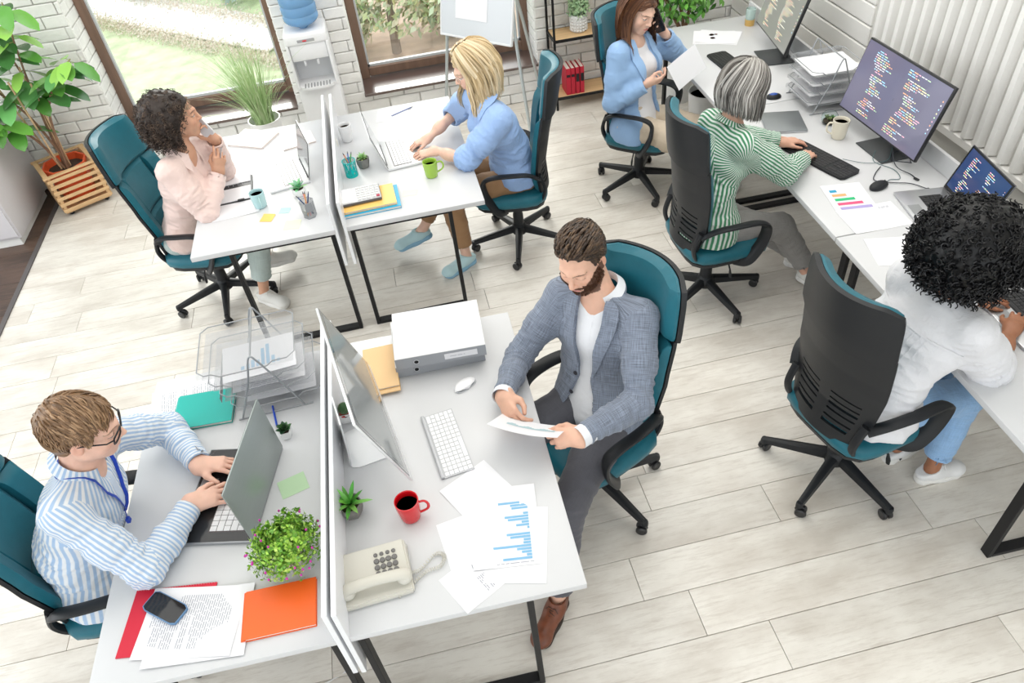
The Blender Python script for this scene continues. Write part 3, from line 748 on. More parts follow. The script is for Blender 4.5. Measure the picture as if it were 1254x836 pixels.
def head_colors(q, S):
    n = len(q); c = np.tile(V3(S['skin']), (n, 1))
    def blend(m, col): m = np.clip(m, 0, 1)[:, None]; return c*(1-m)+V3(col)*m
    g = lambda ctr, r: np.exp(-(((q-V3(ctr))/V3(r))**2).sum(1))
    sk = V3(S['skin'])
    for s in (-1, 1): c = blend(.45*g((s*.042, .07, -.028), (.022, .03, .02)), sk*V3(1.02, .78, .74))
    c = blend(.35*g((0, .112, -.024), (.014, .012, .012)), sk*V3(1.0, .78, .72))
    ear = (np.abs(q[:, 0]) > .072)*(np.abs(q[:, 2]) < .035); c = blend(.35*ear, sk*V3(1.02, .72, .66))
    # lips
    lip = ((q[:, 0]/.0205)**2+((q[:, 2]+.0585)/(.0088*(1-.40*np.abs(q[:, 0])/.0205)))**2 < 1)*(q[:, 1] > .078)
    c = blend(lip*.85, S.get('lips', sk*V3(.95, .62, .58)))
    # eyes: lid crease, white and iris band, brows
    br = S.get('brow', (.12, .08, .05))
    for s in (-1, 1):
        ex = (q[:, 0]*s-.0315)
        if S.get('eyes', True):
            al = 1-(ex/.0150)**2; band = (np.abs(ex) < .0145)*(np.abs(q[:, 2]-.0058) < .0056*al)*(q[:, 1] > .070)
            c = blend(band*1., (.74, .72, .70)); c = blend(band*((ex**2+(q[:, 2]-.0055)**2) < .0054**2), S.get('iris', (.07, .04, .02))); c = blend(band*((ex**2+(q[:, 2]-.0055)**2) < .0024**2), (.01, .01, .01))
        lz = .0062+.0058*(1-(ex/.0155)**2) if S.get('eyes', True) else .0032+6*ex*ex
        lash = (np.abs(ex) < .0155)*(np.abs(q[:, 2]-lz) < .0013)*(q[:, 1] > .068); c = blend(lash*.85, (.04, .025, .02))
        b_ = (np.abs(ex-.001) < .021)*(np.abs(q[:, 2]-(.0282-5*ex*ex+.05*ex)) < .0034*(1.1-np.abs(ex)/.03))*(q[:, 1] > .05); c = blend(b_*.8, br)
    if S.get('beard') is not None:
        bd = S['beard']; nz = .004*noise3(q*120+9)
        line = -.030+.0-.55*np.clip(np.abs(q[:, 0])-.035, 0, 1)*-1.6
        m = (q[:, 2]+nz < -.036+1.25*np.clip(np.abs(q[:, 0])-.040, 0, .05))*(q[:, 1] > -.004+.30*np.clip(-.070-q[:, 2], 0, .1)*4)*(q[:, 2] > -.113)
        mus = (np.abs(q[:, 0]) < .031)*(np.abs(q[:, 2]+.0455+.10*np.abs(q[:, 0])) < .0050)*(q[:, 1] > .07)
        cheek = (q[:, 2] > -.066)*(np.abs(q[:, 0]) < .028)*(q[:, 1] > .07)
        m = np.maximum(m*(~cheek.astype(bool)), mus)
        m = m*(1-lip); c = blend(m*.93, V3(bd))
    # scalp takes the hair colour
    hl = S.get('hairline')
    if hl: m = (q[:, 2] > hl(q)); c = blend(m*1., np.array(S['hair'])*.8)
    return c*(1+.05*noise3(q*60)[:, None])

def hand_field(side, W_, R, curl=(.35, .4, .25), spread=.10, thumb='rest', sc=1.0, curls=None, elbow=None, frad=1.0, wristr=.027):
    """W_ wrist point, R rows: x thumb side, y fingers, z back of the hand"""
    F = Field(); R = np.asarray(R); L2W = lambda p: W_+(V3(p)*sc)@R
    rcl = lambda a, b, ra, rb, k=.012, **kw: F.u(rc(L2W(a), L2W(b), ra*sc*frad, rb*sc*frad, **kw), k*sc)
    mc = [(.031, .088, .0), (.010, .092, .002), (-.011, .088, .001), (-.030, .079, -.003)]
    ln = [(.042, .026, .020), (.047, .029, .021), (.043, .027, .020), (.033, .020, .018)]
    for i, m in enumerate(mc):
        rcl((m[0]*.45, .004, -.002), m, .0165, .0105, .022)
    for i, (m, l) in enumerate(zip(mc, ln)):
        a, b, c = curls[i] if curls else curl
        sp = spread*(1.2-.8*i); d0 = V3(math.sin(sp), math.cos(sp), 0); p = V3(m); ang = 0; r = [.0098, .0090, .0082, .0072]
        if i == 3: r = [x*.86 for x in r]
        kk = .006
        for j, (t, L) in enumerate(zip((a, b, c), l)):
            ang += t; d = d0*math.cos(ang)+V3(0, 0, -1)*math.sin(ang); e = p+d*L; rcl(p, e, r[j], r[j+1], kk); kk = .003; p = e
    T = {'rest': [(.022, .018, -.008), (.050, .052, -.014), (.062, .080, -.020), (.062, .104, -.026)],
         'pinch': [(.022, .018, -.010), (.046, .050, -.030), (.046, .078, -.038), (.038, .104, -.036)],
         'out': [(.022, .018, -.008), (.058, .042, -.008), (.078, .064, -.012), (.090, .084, -.018)],
         'hold': [(.022, .018, -.012), (.040, .046, -.034), (.046, .074, -.044), (.044, .100, -.044)]}[thumb] if isinstance(thumb, str) else thumb
    rcl(T[0], T[1], .019, .0135, .022); rcl(T[1], T[2], .0130, .0105, .006); rcl(T[2], T[3], .0105, .0085, .004)
    ax = np.cross(R[1], R[2])
    if elbow is not None:
        el = V3(elbow); dd = unit(W_-el)
        F.u(rc(el, W_-dd*.10, .040*frad, .036*frad), .02); F.u(rc(W_-dd*.12, W_+0*dd, .036*frad, wristr*.82*frad*sc, axis=ax, s=1.25), .03)
        F.u(rc(W_-dd*.01, L2W((0, .02, 0)), wristr*.8*sc*frad, .019*sc*frad, axis=ax, s=1.3), .02)
    return F

def shoe(parent, name, toe, ank, kind, colr, sole, label=None):
    """toe and ankle-on-the-ground points; built in world coordinates then parented"""
    toe, ank = V3(toe), V3(ank); d = toe-ank; L = np.linalg.norm(d); y = d/L; x = unit(np.cross(y, UP)); z = np.cross(x, y); R = np.stack([x, y, z]); o = ank
    sc = 1.0; X = lambda a, b, c: o+V3(a, b, c)@R
    up_ = Field(); h0 = .026
    up_.u(rc(X(0, -.035, h0+.026), X(0, .03, h0+.03), .033, .034), .02); up_.u(rc(X(0, .02, h0+.026), X(0, L-.055, h0+.012), .036, .034, axis=x, s=1.12), .03); up_.u(ell(X(0, L-.045, h0+.010), (.043, .047, .030), R), .02)
    up_.u(rc(X(0, -.008, h0+.035), X(0, .0, h0+.072), .034, .036), .02)
    up_.cut(plane(X(0, 0, h0-.006), -z)); ap = X(0, -.002, h0+.085)
    tilt = unit(z*.93-y*.36); up_.cut(plane(X(0, 0, h0+(.060 if kind == 'sneaker' else .075)), tilt), .004)
    up_.sub(rc(X(0, -.006, h0+.045), X(0, .0, h0+.11), .027, .030), .004)
    so_ = Field(); so_.u(rc(X(0, -.030, .016), X(.0, .06, .016), .036, .035, ), .02); so_.u(rc(X(0, .05, .016), X(.0, L-.055, .016), .037, .042, axis=x, s=1.06), .03)
    so_.cut(plane(X(0, 0, .032 if kind == 'sneaker' else .022), z)); so_.cut(plane(X(0, 0, .0), -z))
    lo = np.minimum(toe, ank)-.09; hi = np.maximum(toe, ank)+V3(.09, .09, .16)
    P, F = nets(up_, lo, hi, .005); U = add_obj('shoe', np_mesh('shoe', P, F, colr), parent)
    P, F = nets(so_, lo, hi, .006); add_obj('sole', np_mesh('sole', P, F, sole), U)
    if label: U['label'] = label
    m = MB()
    for k in range(4):
        b = .050+.020*k; zz = h0+.068-.011*k; m.tube([X(-.020, b-.004, zz-.010), X(0, b+.004, zz), X(.020, b-.004, zz-.010)], .0022, 5); m.tube([X(.020, b-.004, zz-.010), X(0, b+.012, zz-.004), X(-.020, b+.014, zz-.013)], .0022, 5)
    m.tube([X(0, .045, zz+.034), X(.016, .046, zz+.040), X(.028, .05, zz+.022)], .002, 5); m.tube([X(0, .045, zz+.034), X(-.016, .046, zz+.040), X(-.028, .05, zz+.022)], .002, 5)
    m.build('lace', mat('lace_'+name, tuple(min(1, c*1.1) for c in MAT[colr.name].diffuse_color[:3]) if kind == 'sneaker' else (.06, .03, .02), .8), U)
    return U

def cuff(K, nm, mt, r=.036, out=.012, ln=.055):
    sh, el, wr = K['A'][nm]; d = unit(wr-el); x = unit(np.cross(d, UP)); y = np.cross(d, x); e = wr+d*out; m = MB()
    m.sheet(lambda u, v: tuple(e-d*ln*(1-v)+x*math.cos(2*PI*u)*(r+.002*math.sin(7*u)+.002*v)*1.08+y*math.sin(2*PI*u)*(r+.002*v)), 28, 4, .0025); return m.build('cuff', mt, K['root'], ang=60)
def march(field, O, D, off=0, n=48, tmax=.6):
    t = np.zeros(len(O))
    for _ in range(n): d = field(O+D*t[:, None])-off; t = np.clip(t+d*.85, 0, tmax)
    return O+D*t[:, None]
def set_uv(me, fn):
    n = len(me.vertices); co = np.empty(n*3, np.float32); me.vertices.foreach_get('co', co); u, v = fn(co.reshape(-1, 3)); li = np.empty(len(me.loops), np.int32); me.loops.foreach_get('vertex_index', li)
    l = me.uv_layers.new(name='UVMap'); l.data.foreach_set('uv', np.stack([u[li], v[li]], 1).astype(np.float32).ravel())
def drape(name, field, K, L_, R_, nu, nv, off, th, mt, parent, fr=None, dist=.30, uvs=True):
    """cloth strip between two outlines L_, R_ given in torso coordinates (a to the person's right, c up from the chest)"""
    fr = fr if fr is not None else K['TR']; c0 = K['chest']
    def at(curve, t):
        x = t*(len(curve)-1); i = min(int(x), len(curve)-2); f = x-i; return V3(curve[i])*(1-f)+V3(curve[i+1])*f
    O = []
    for i in range(nu+1):
        for j in range(nv+1):
            p = at(L_, j/nv)*(1-i/nu)+at(R_, j/nv)*(i/nu); O.append(c0+p[0]*fr[0]+p[1]*fr[2]+fr[1]*dist)
    Q = march(field, np.array(O), -np.tile(fr[1], (len(O), 1)), off); g = Q.reshape(nu+1, nv+1, 3)
    m = MB(); m.sheet(lambda u, v: g[int(round(u*nu))][int(round(v*nv))], nu, nv, th)
    me = m.mesh(name, mt, 50); set_uv(me, lambda c: (c@fr[0], c@fr[2])); return add_obj(name, me, parent)

def person(S):
    hd = S['heading']; f = V3(math.cos(math.radians(hd)), math.sin(math.radians(hd)), 0); r = V3(f[1], -f[0], 0)
    fem = S.get('fem', False); K = {}; hip = V3(S['hip']); shc = V3(S['shc']); sh_h = math.radians(S.get('sh_heading', hd))
    fs = V3(math.cos(sh_h), math.sin(sh_h), 0); up_t = unit(shc-hip); rs = unit(np.cross(fs, UP)+V3(0, 0, S.get('sh_tilt', 0))); ft = unit(np.cross(up_t, rs)); rs = unit(np.cross(ft, up_t))
    K['hip'] = hip; K['shc'] = shc; K['TR'] = np.stack([rs, ft, up_t])
    T = shc-hip; TL = np.linalg.norm(T); curve = S.get('slouch', .03)
    waist = hip+T*.38-ft*curve; chest = hip+T*.72-ft*curve*.3; K['waist'], K['chest'] = waist, chest
    sw = S.get('sw', .165 if fem else .185); la, lb = (.295, .250) if fem else (.325, .268); la *= S.get('arm', 1); lb *= S.get('arm', 1)
    HR = frame(*S['head_rot']); head = V3(S['head']); K['HR'] = HR; K['head'] = head
    nb = shc+up_t*.045; K['nb'] = nb; nt = head+V3(0, -.030, -.075)@HR
    A = {}
    for s, nm in ((1, 'R'), (-1, 'L')):
        sh = shc+rs*s*sw-up_t*.015+V3(S.get('sh'+nm, (0, 0, 0))); wr = V3(S['wr'+nm]); hint = S.get('eh'+nm, rs*s*.5-UP-ft*.3)
        el = V3(S['el'+nm]) if 'el'+nm in S else ik(sh, wr, la, lb, hint); A[nm] = (sh, el, wr)
    K['A'] = A; base = V3(hip[0], hip[1], 0)
    sk = V3(S['skin']); parts = []; cols = []
    # --- skin: head and neck
    fr_ = .86 if fem else 1.0
    hs = S.get('hscale', .97 if fem else 1.0); HF = head_field(fem, True, .93 if fem else 1.03, S.get('smile', 0))
    full = Field(); full.u(lambda P: HF((P-head)@HR.T/hs)*hs); nr = .047 if fem else .057
    full.u(rc(nb-up_t*.02, nt, nr+.006, nr, ), .03)
    for s in (-1, 1): full.u(rc(nb-up_t*.012+ft*.01, shc+rs*s*(sw-.045)-up_t*.005, .030, .032), .05)
    full.u(rc(chest+up_t*.02, shc-up_t*.03, .092, .070, rs, 1.5), .04)
    full.cut(plane(chest+up_t*.02, -up_t))
    lo = np.minimum(head-.13, shc-.14); hi = head+V3(.14, .14, .14); hi = np.maximum(hi, shc+V3(.17, .17, .02)); lo[2] = chest[2]
    P, F = nets(full, lo, hi, S.get('hh', .0036)); q = (P-head)@HR.T/hs
    Cc = head_colors(q, S); far_ = (q[:, 2] < -.125)[:, None]; Cc = np.where(far_, sk, Cc)
    parts.append((P, F)); cols.append(Cc)
    # --- skin: hands with forearms
    for nm in 'RL':
        sh, el, wr = A[nm]; h = S['hand'+nm]; fy = unit(h['dir']); fz = V3(h['back']); fz = unit(fz-fy*(fz@fy)); x = np.cross(fy, fz)*(-1 if nm == 'R' else 1)
        HFld = hand_field(nm, wr, np.stack([x, fy, fz]), h.get('curl', (.35, .45, .3)), h.get('spread', .1), h.get('thumb', 'rest'), .94 if fem else 1.02, h.get('curls'), el, fr_*.98)
        hc = wr+fy*.09; lo = np.minimum(np.minimum(wr, el), hc)-.1; hi = np.maximum(np.maximum(wr, el), hc)+.1
        P, F = nets(HFld, lo, hi, .0034); parts.append((P, F)); q = (P-wr); k = q@fy; nz = noise3(q*50)
        c = sk*(1+.05*nz[:, None]); kn = np.clip((k-.07)/.03, 0, 1)[:, None]; c = c*(1-.14*kn)+sk*V3(1.02, .74, .68)*(.14*kn); cols.append(c)
    # --- skin: trunk and legs, hidden for the most part by clothes
    LG = {}
    body = Field(); g = .010
    body.u(rc(hip, waist, .100, .088, rs, 1.4)); body.u(rc(waist, chest, .088, .098, rs, 1.45), .04); body.u(rc(chest, shc-up_t*.05, .096, .070, rs, 1.5), .04)
    rh = unit(np.cross(V3(math.cos(math.radians(hd)), math.sin(math.radians(hd)), 0), UP))
    for s, nm in ((1, 'R'), (-1, 'L')):
        hj = hip+rh*s*.088-UP*.01; an = V3(S['ank'+nm]); kn_ = ik(hj, an, S.get('thigh', .43 if fem else .455), S.get('shin', .40 if fem else .43), S.get('kh'+nm, f*.8+UP*.6)); LG[nm] = (hj, kn_, an)
        body.u(rc(hj, kn_, .072, .048), .04); body.u(rc(kn_, kn_+(an-kn_)*.45, .046, .042), .02); body.u(rc(kn_+(an-kn_)*.4, an-UP*.03, .042, .031), .02)
        body.u(rc(an-UP*.02, an+unit(V3(S['toe'+nm])-an)*.06-UP*.02, .030, .026), .02)
        sh, el, wr = A[nm]; body.u(rc(sh, el, .040, .034), .03)
    K['LG'] = LG
    allp = np.array([hip, shc]+[p for t in LG.values() for p in t]+[p for t in A.values() for p in t[:2]]); P, F = nets(body, allp.min(0)-.16, allp.max(0)+.16, .013)
    parts.append((P, F)); cols.append(np.tile(sk, (len(P), 1)))
    P, F = join_pf(parts); Cc = np.concatenate(cols)
    root = add_obj('person', np_mesh('person', P-base, F, SKIN, col=np.clip(Cc, 0, 1))); root.location = base
    tag(root, S['label'], 'person'); K['root'] = root; K['S'] = S; K['base'] = base; K['rh'] = rh; K['f'] = f
    # helper empty offset: children are modelled in world coordinates
    K['inv'] = Matrix.Translation(-Vector(base))
    return K
def fix_children(K):
    """clothes and hair were modelled in world coordinates: shift their parent-space origin once"""
    for o in K['root'].children:
        if not o.get('_done'): o.matrix_parent_inverse = Matrix.Translation(-Vector(K['base'])); o['_done'] = 1
    for o in K['root'].children: del o['_done']

def torso_field(K, off, hemdrop=.05, loose=0, sleeve=(1.0, 1.0), slR=.052, slw=.040, wr=.0035, breast=.0, puff=0, cuff=True, armoff=None):
    """garment over trunk and arms; sleeve=(t) part of the forearm that is covered"""
    S = K['S']; rs, ft, ut = K['TR']; hip, waist, chest, shc = K['hip'], K['waist'], K['chest'], K['shc']; F = Field(); fr = []
    fem = S.get('fem', False); o = off; wv = .085 if fem else .100; gi = S.get('girth', 1.0)
    ao = off if armoff is None else armoff
    F.u(rc(hip-ut*hemdrop, hip+ut*.02, .112*gi+o+loose, .106*gi+o+loose, K['rh'], 1.48 if fem else 1.42, wr=wr, wf=10, seed=1), .03)
    F.u(rc(hip, waist, .104*gi+o+loose, wv*gi+o+loose*.6, rs, 1.42, wr=wr*1.3, wf=38, seed=2), .05)
    F.u(rc(waist, chest, wv*gi+o+loose*.5, .100*gi+o, rs, 1.45, wr=wr, wf=30, seed=3), .05)
    F.u(rc(chest, shc-ut*.045, .100*gi+o, .074+o, rs, 1.55, wr=wr*.4, wf=16, seed=4), .05)
    sw = S.get('sw', .165 if fem else .185)
    if fem and breast:
        for s in (-1, 1): F.u(ell(chest+ut*.01+ft*(.075+o)+rs*s*.070, (.062*breast, .055*breast, .060*breast), K['TR']), .05)
    for s, nm in ((1, 'R'), (-1, 'L')):
        F.u(rc(K['nb']-ut*.030, shc+rs*s*(sw-.015)-ut*.012, .038+o, .046+o), .045)
    for s, nm in ((1, 'R'), (-1, 'L')):
        sh, el, wrp = K['A'][nm]; A = Field(); d = unit(wrp-el)
        t = sleeve[0] if nm == 'R' else sleeve[1]; end = el+(wrp-el)*t
        A.u(rc(sh, sh+(el-sh)*.55, .056+ao*.9+puff*.4, .050+ao+puff, wr=wr*.8, wf=30, seed=5+s), .03); A.u(rc(sh+(el-sh)*.5, el, .050+ao+puff, slR+ao*.6-.004+puff*.6, wr=wr*1.7, wf=46, seed=7+s), .03)
        A.u(rc(el, el+(end-el)*.5+d*.0, slR+ao*.6-.004+puff*.5, lerp(slR, slw, .5*t)+ao*.6, wr=wr*1.7, wf=46, seed=9+s), .03); A.u(rc(el+(end-el)*.45, end, lerp(slR, slw, .5*t)+ao*.6, lerp(slR, slw, t)+ao*.5, wr=wr*(1.0 if t > .8 else .5), wf=44, seed=11+s), .02)
        if cuff: A.u(rc(end-d*(.055 if t > .8 else .03), end, lerp(slR, slw, t)+ao*.5+.002, lerp(slR, slw, t)+ao*.5+.003), .003)
        A.cut(plane(end, d), .003); ri = lerp(slR, slw, t)+ao*.5-(.007 if cuff else .012); A.sub(rc(end-d*.018, end+d*.06, ri, ri), .002)
        F.u(A, .045)
        fr += [(sh, el, .05+ao, 0), (el, end, .045+ao, 0)]
    fr = [(hip-ut*.1, shc+ut*.02, .10+o, .035)]+fr
    K['sleeve_frames'] = fr
    return F
def bounds(K, legs=False):
    pts = [K['hip'], K['shc'], K['nb']]+[p for t in K['A'].values() for p in t]
    if legs: pts = [K['hip']]+[p for t in K['LG'].values() for p in t]
    pts = np.array(pts); return pts.min(0)-.19, pts.max(0)+.19
def garment(K, name, fld, mt, h=.0075, legs=False, uvframes=None, cross=()):
    lo, hi = bounds(K, legs); P, F = nets(fld, lo, hi, h); P = refine(fld, P); fr = uvframes or K['sleeve_frames']; uv, fid = limb_uv(P, F, fr, K['TR'][1])
    for i in cross:
        m = fid == i; t = uv[m]; uv[m] = t[:, :, ::-1]
    o = add_obj(name, np_mesh(name, P, F, mt, uv=uv), K['root']); return o
def trousers(K, mt, off=.012, ankle_gap=.06, hem=.050, h=.008, wr=.004, knee=.062):
    F = Field(); S = K['S']; fr = []; gi = S.get('girth', 1)
    F.u(rc(K['hip']-UP*.02, K['hip']+unit(K['waist']-K['hip'])*.09, .108*gi+off*.3, .092*gi+off*.3, K['rh'], 1.42), .04)
    for s, nm in ((1, 'R'), (-1, 'L')):
        hj, kn, an = K['LG'][nm]; L = Field(); d = unit(an-kn); end = an-d*ankle_gap
        L.u(rc(hj-K['f']*.05, hj+(kn-hj)*.5, .086+off, .076+off, wr=wr, wf=22, seed=20+s), .04); L.u(rc(hj+(kn-hj)*.45, kn, .076+off, knee+off, wr=wr, wf=26, seed=22+s), .03)
        L.u(rc(kn, kn+(end-kn)*.5, knee+off-.002, .052+off, wr=wr*1.3, wf=40, seed=24+s), .03); L.u(rc(kn+(end-kn)*.45, end, .052+off, hem, wr=wr, wf=34, seed=26+s), .02)
        L.cut(plane(end, d), .003); L.sub(rc(end-d*.015, end+d*.06, hem-.010, hem-.008), .003); F.u(L, .03); fr += [(hj, kn, .07, 0), (kn, end, .05, 0)]
    return garment(K, 'trousers', F, mt, h, True, fr)
def collar(K, mt, rad=.064, h=.036, fall=.034, gap=.5, point=.035, name='collar', drop=0.0, flare=.022):
    """turned-down shirt collar; gap = half opening angle at the front (rad)"""
    rs, ft, ut = K['TR']; c = K['nb']+ut*(.034-drop); ax = unit(unit(K['head']-K['nb'])+ut)
    x = unit(rs-ax*(rs@ax)); y = np.cross(ax, x); m = MB()
    def fn(u, v):
        a = PI/2+gap+(2*PI-2*gap)*u      # from the left front round the back to the right front
        fr_ = abs(2*u-1)                # 1 at the front ends
        if v < .45: t = v/.45; rr = rad+.004*t; z = -.012+(h*(1-.35*fr_**3))*t
        else: t = (v-.45)/.55; rr = rad+.004+flare*t+.010*t*fr_**2; z = -.012+h*(1-.35*fr_**3)-(fall+point*max(0, fr_-.72)/.28)*t
        sx = 1.05
        return c+x*math.cos(a)*rr*sx+y*math.sin(a)*rr*1.0-ax*(.018*(1+math.sin(a))*.5*1.6)+ax*z
    m.sheet(fn, 40, 9, .0022); o = m.build(name, mt, K['root'], ang=60); set_uv(o.data, lambda q: (np.arctan2((q-c)@y, (q-c)@x)*rad, (q-c)@ax)); return o
def buttons(K, field, pts, rad, mt, off=.002, name='button', dist=.3):
    fr = K['TR']
    O = np.array([K['chest']+a*fr[0]+c*fr[2]+fr[1]*dist for a, c in pts]); Q = march(field, O, -np.tile(fr[1], (len(O), 1)), off)
    for q in Q:
        m = MB(); R = Matrix((fr[0], fr[2], -fr[1])).transposed().to_4x4(); m.lathe([(0, -.001), (rad, -.0008), (rad, .0012), (rad*.6, .0008), (0, .001)], seg=12, M=Matrix.Translation(q) @ R); m.build(name, mt, K['root'])

# ------------------------------------------------------------------ hair
hair_m = {}
def hair_mat(name, rough=.38, bump=.3):
    m = mat(name, (.1, .1, .1), rough, attr='Col', spec=.32 if 'black' in name else .4); return m
def scalp(q, off=.006): pass
def lock(m, pts, r, col, flat=.45, seg=5, normal=None):
    n = len(pts); R = [r*(.55+.45*math.sin(PI*min(1, .25+.75*i/(n-1))))*(1 if i < n-2 else .6 if i < n-1 else .18) for i in range(n)]
    m.tube(pts, R, seg, flat=flat if normal is None else (flat, normal), col=col, caps=False)
def skull(d, off=0.0):
    """point of the hair-bearing skull in direction d (head-local), grown by off"""
    d = unit(d); r = V3(.0775+off, .098+off, .087+off); t = 1/math.sqrt(((d/r)**2).sum()); return V3(0, -.018, .036)+d*t
# ------------------------------------------------------------------ hair builders (all in head-local space, then moved to the head)
def to_world(K, m):
    HR, head = K['HR'], K['head']; hs = K['S'].get('hscale', .97 if K['S'].get('fem') else 1.0)
    A = np.array([tuple(v) for v in m.v]); m.v = [tuple(p) for p in (A*hs)@HR+head]; return m
def cap_field(off, yf, znape=-.062, bump=0.0, bf=70):
    short = yf is SHORT or yf is QUIFF
    zs, ys = zip(*yf)
    F = Field(); F.u(ell((0, -.018, .036), (.0775+off, .098+off, .087+off)), .01); F.u(rc((0, -.060, -.02), (0, -.052, -.055), .058, .050, axis=(1, 0, 0), s=1.12), .03)
    F.d(lambda P, d: d-bump*noise3(P*bf*V3(1, .5, .5)))
    def mask(P):
        y = np.interp(P[:, 2], zs, ys)+.004*noise3(P*90+3)
        if short: ear = .027-np.sqrt((P[:, 1]+.004)**2+((P[:, 2]+.004)*.75)**2); ear = np.where(np.abs(P[:, 0]) > .05, ear, -1); return np.maximum(np.maximum(P[:, 1]-y, ear), znape-P[:, 2]+.10*np.clip(np.abs(P[:, 0])-.03, 0, 1))
        return np.maximum(P[:, 1]-y, znape-P[:, 2]+.10*np.clip(np.abs(P[:, 0])-.03, 0, 1))
    mask.frame = None; F.cut(mask, .010); F.mask = mask; return F
SHORT = [(-.08, -.045), (-.02, -.020), (.0, -.012), (.002, .026), (.03, .030), (.055, .040), (.068, .058), (.078, .080), (.12, .2)]
QUIFF = [(-.08, -.045), (-.02, -.020), (.0, -.012), (.002, .024), (.03, .028), (.060, .036), (.078, .050), (.092, .070), (.13, .2)]
LONG = [(-.2, -.03), (-.02, .000), (.0, .012), (.03, .034), (.055, .050), (.075, .075), (.12, .2)]
def cap_obj(K, F, col, mt, name='hair', h=.0045):
    P, Fc = nets(F, (-.14, -.17, -.12), (.14, .14, .19), h); hs = K['S'].get('hscale', .97 if K['S'].get('fem') else 1.0)
    c = V3(col)*(1+.25*noise3(P*V3(90, 30, 30))[:, None]); W_ = (P*hs)@K['HR']+K['head']
    return add_obj(name, np_mesh(name, W_, Fc, mt, col=np.clip(c, 0, 1)), K['root'])
def comb_hair(K, n, cap, flow, cols, length=.55, off=(.006, .012), r=.0042, seed=0, lift=None, npt=8):
    rg = np.random.default_rng(seed); m = MB(); i = 0
    while i < n:
        d = rg.normal(size=3); d /= np.linalg.norm(d)
        if d[2] < -.72: continue
        p = skull(d, off[0])
        if cap.mask(p[None])[0] > -.002: continue
        i += 1; fl = flow(p, d); fl = fl-d*(fl@d); L = length*rg.uniform(.7, 1.25); pts = []; wob = rg.normal(size=3)*.06; o1 = off[1]*rg.uniform(.7, 1.3)
        for k in range(npt):
            t = k/(npt-1); dd = d+fl*L*t+wob*t*t; o = off[0]-.004+(o1-off[0]+.004)*math.sin(PI*min(1, t*.75+.1)); q_ = skull(dd, 0)
            if abs(q_[0]) > .05 and cap.mask(q_[None])[0] > .004: break
            if lift: o += lift(p, t)
            pts.append(skull(dd, o))
        if len(pts) < 3: continue
        c = V3(cols[rg.integers(len(cols))])*rg.uniform(.8, 1.2); lock(m, pts, r*rg.uniform(.7, 1.25), tuple(np.clip(c, 0, 1)), normal=tuple(skull(d+fl*.3, 1)-V3(0, -.018, .036)))
    return m
def long_hair(K, n, cols, length, vol=.012, part=.0, azmin=62, r=.008, seed=0, wave=.004, inward=.35, avoid=None, tipvar=.03, top=.009, frontfall=.0):
    rg = np.random.default_rng(seed); HR, head = K['HR'], K['head']; hs = K['S'].get('hscale', .97 if K['S'].get('fem') else 1.0); allp = []; meta = []
    down = -UP
    for i in range(n):
        side = 1 if rg.random() < .5 else -1; az = rg.uniform(azmin, 180); a = math.radians(az)
        y0 = .072-.135*((az-azmin)/(180-azmin))**.9+rg.normal()*.006
        d0 = unit(V3(part+side*.06, y0*9.0 if y0 > 0 else y0*9.5, 1.0)); d1 = unit(V3(side*math.sin(a), math.cos(a), -.12)); lay = rg.random()
        o = top+vol*lay; loc = []
        for k in range(7):
            t = k/6; dd = unit(d0*(1-t)+d1*t+V3(side*.25, 0, .35)*t*(1-t)*1.6); loc.append(skull(dd, o*(.65+.35*t)))
        W_ = [(p*hs)@HR+head for p in loc]; out = unit(((V3(side*math.sin(a), math.cos(a), 0))@HR)*V3(1, 1, 0))
        L = length*(1-.12*lay)+rg.uniform(-tipvar, tipvar); L += frontfall*(1-(az-azmin)/(180-azmin)); p = W_[-1]; seg = 9; ph = rg.random()*6.28
        prev = unit(W_[-1]-W_[-2])
        for k in range(1, seg+1):
            t = k/seg; dirn = unit(prev*(1-min(1, t*2.2))+down*min(1, t*2.2)+out*(.10-inward*t*t*1.3)); p = p+dirn*L/seg+out*wave*math.sin(ph+t*7)+np.cross(out, UP)*wave*math.cos(ph+t*6); W_.append(p)
        allp.append(W_); meta.append((lay, out))
    A = np.array(allp); sh = A.shape
    if avoid is not None:
        Q = A.reshape(-1, 3)
        for _ in range(3):
            d = avoid(Q); e = 1e-3; g = np.stack([(avoid(Q+V3(np.eye(3)[k]*e))-d)/e for k in range(3)], 1); g /= np.linalg.norm(g, axis=1)[:, None]+1e-9
            need = np.repeat(np.array([.004+.012*l for l, _ in meta]), sh[1]); idx = np.tile(np.arange(sh[1]), sh[0]); m_ = (d < need) & (idx > 6); Q[m_] += g[m_]*(need-d)[m_][:, None]
        A = Q.reshape(sh)
    m = MB()
    for pts, (lay, out) in zip(A, meta):
        c = V3(cols[rg.integers(len(cols))])*rg.uniform(.82, 1.18)*(.75+.3*lay); lock(m, pts, r*rg.uniform(.7, 1.25), tuple(np.clip(c, 0, 1)), flat=.35, normal=tuple(out))
    return m
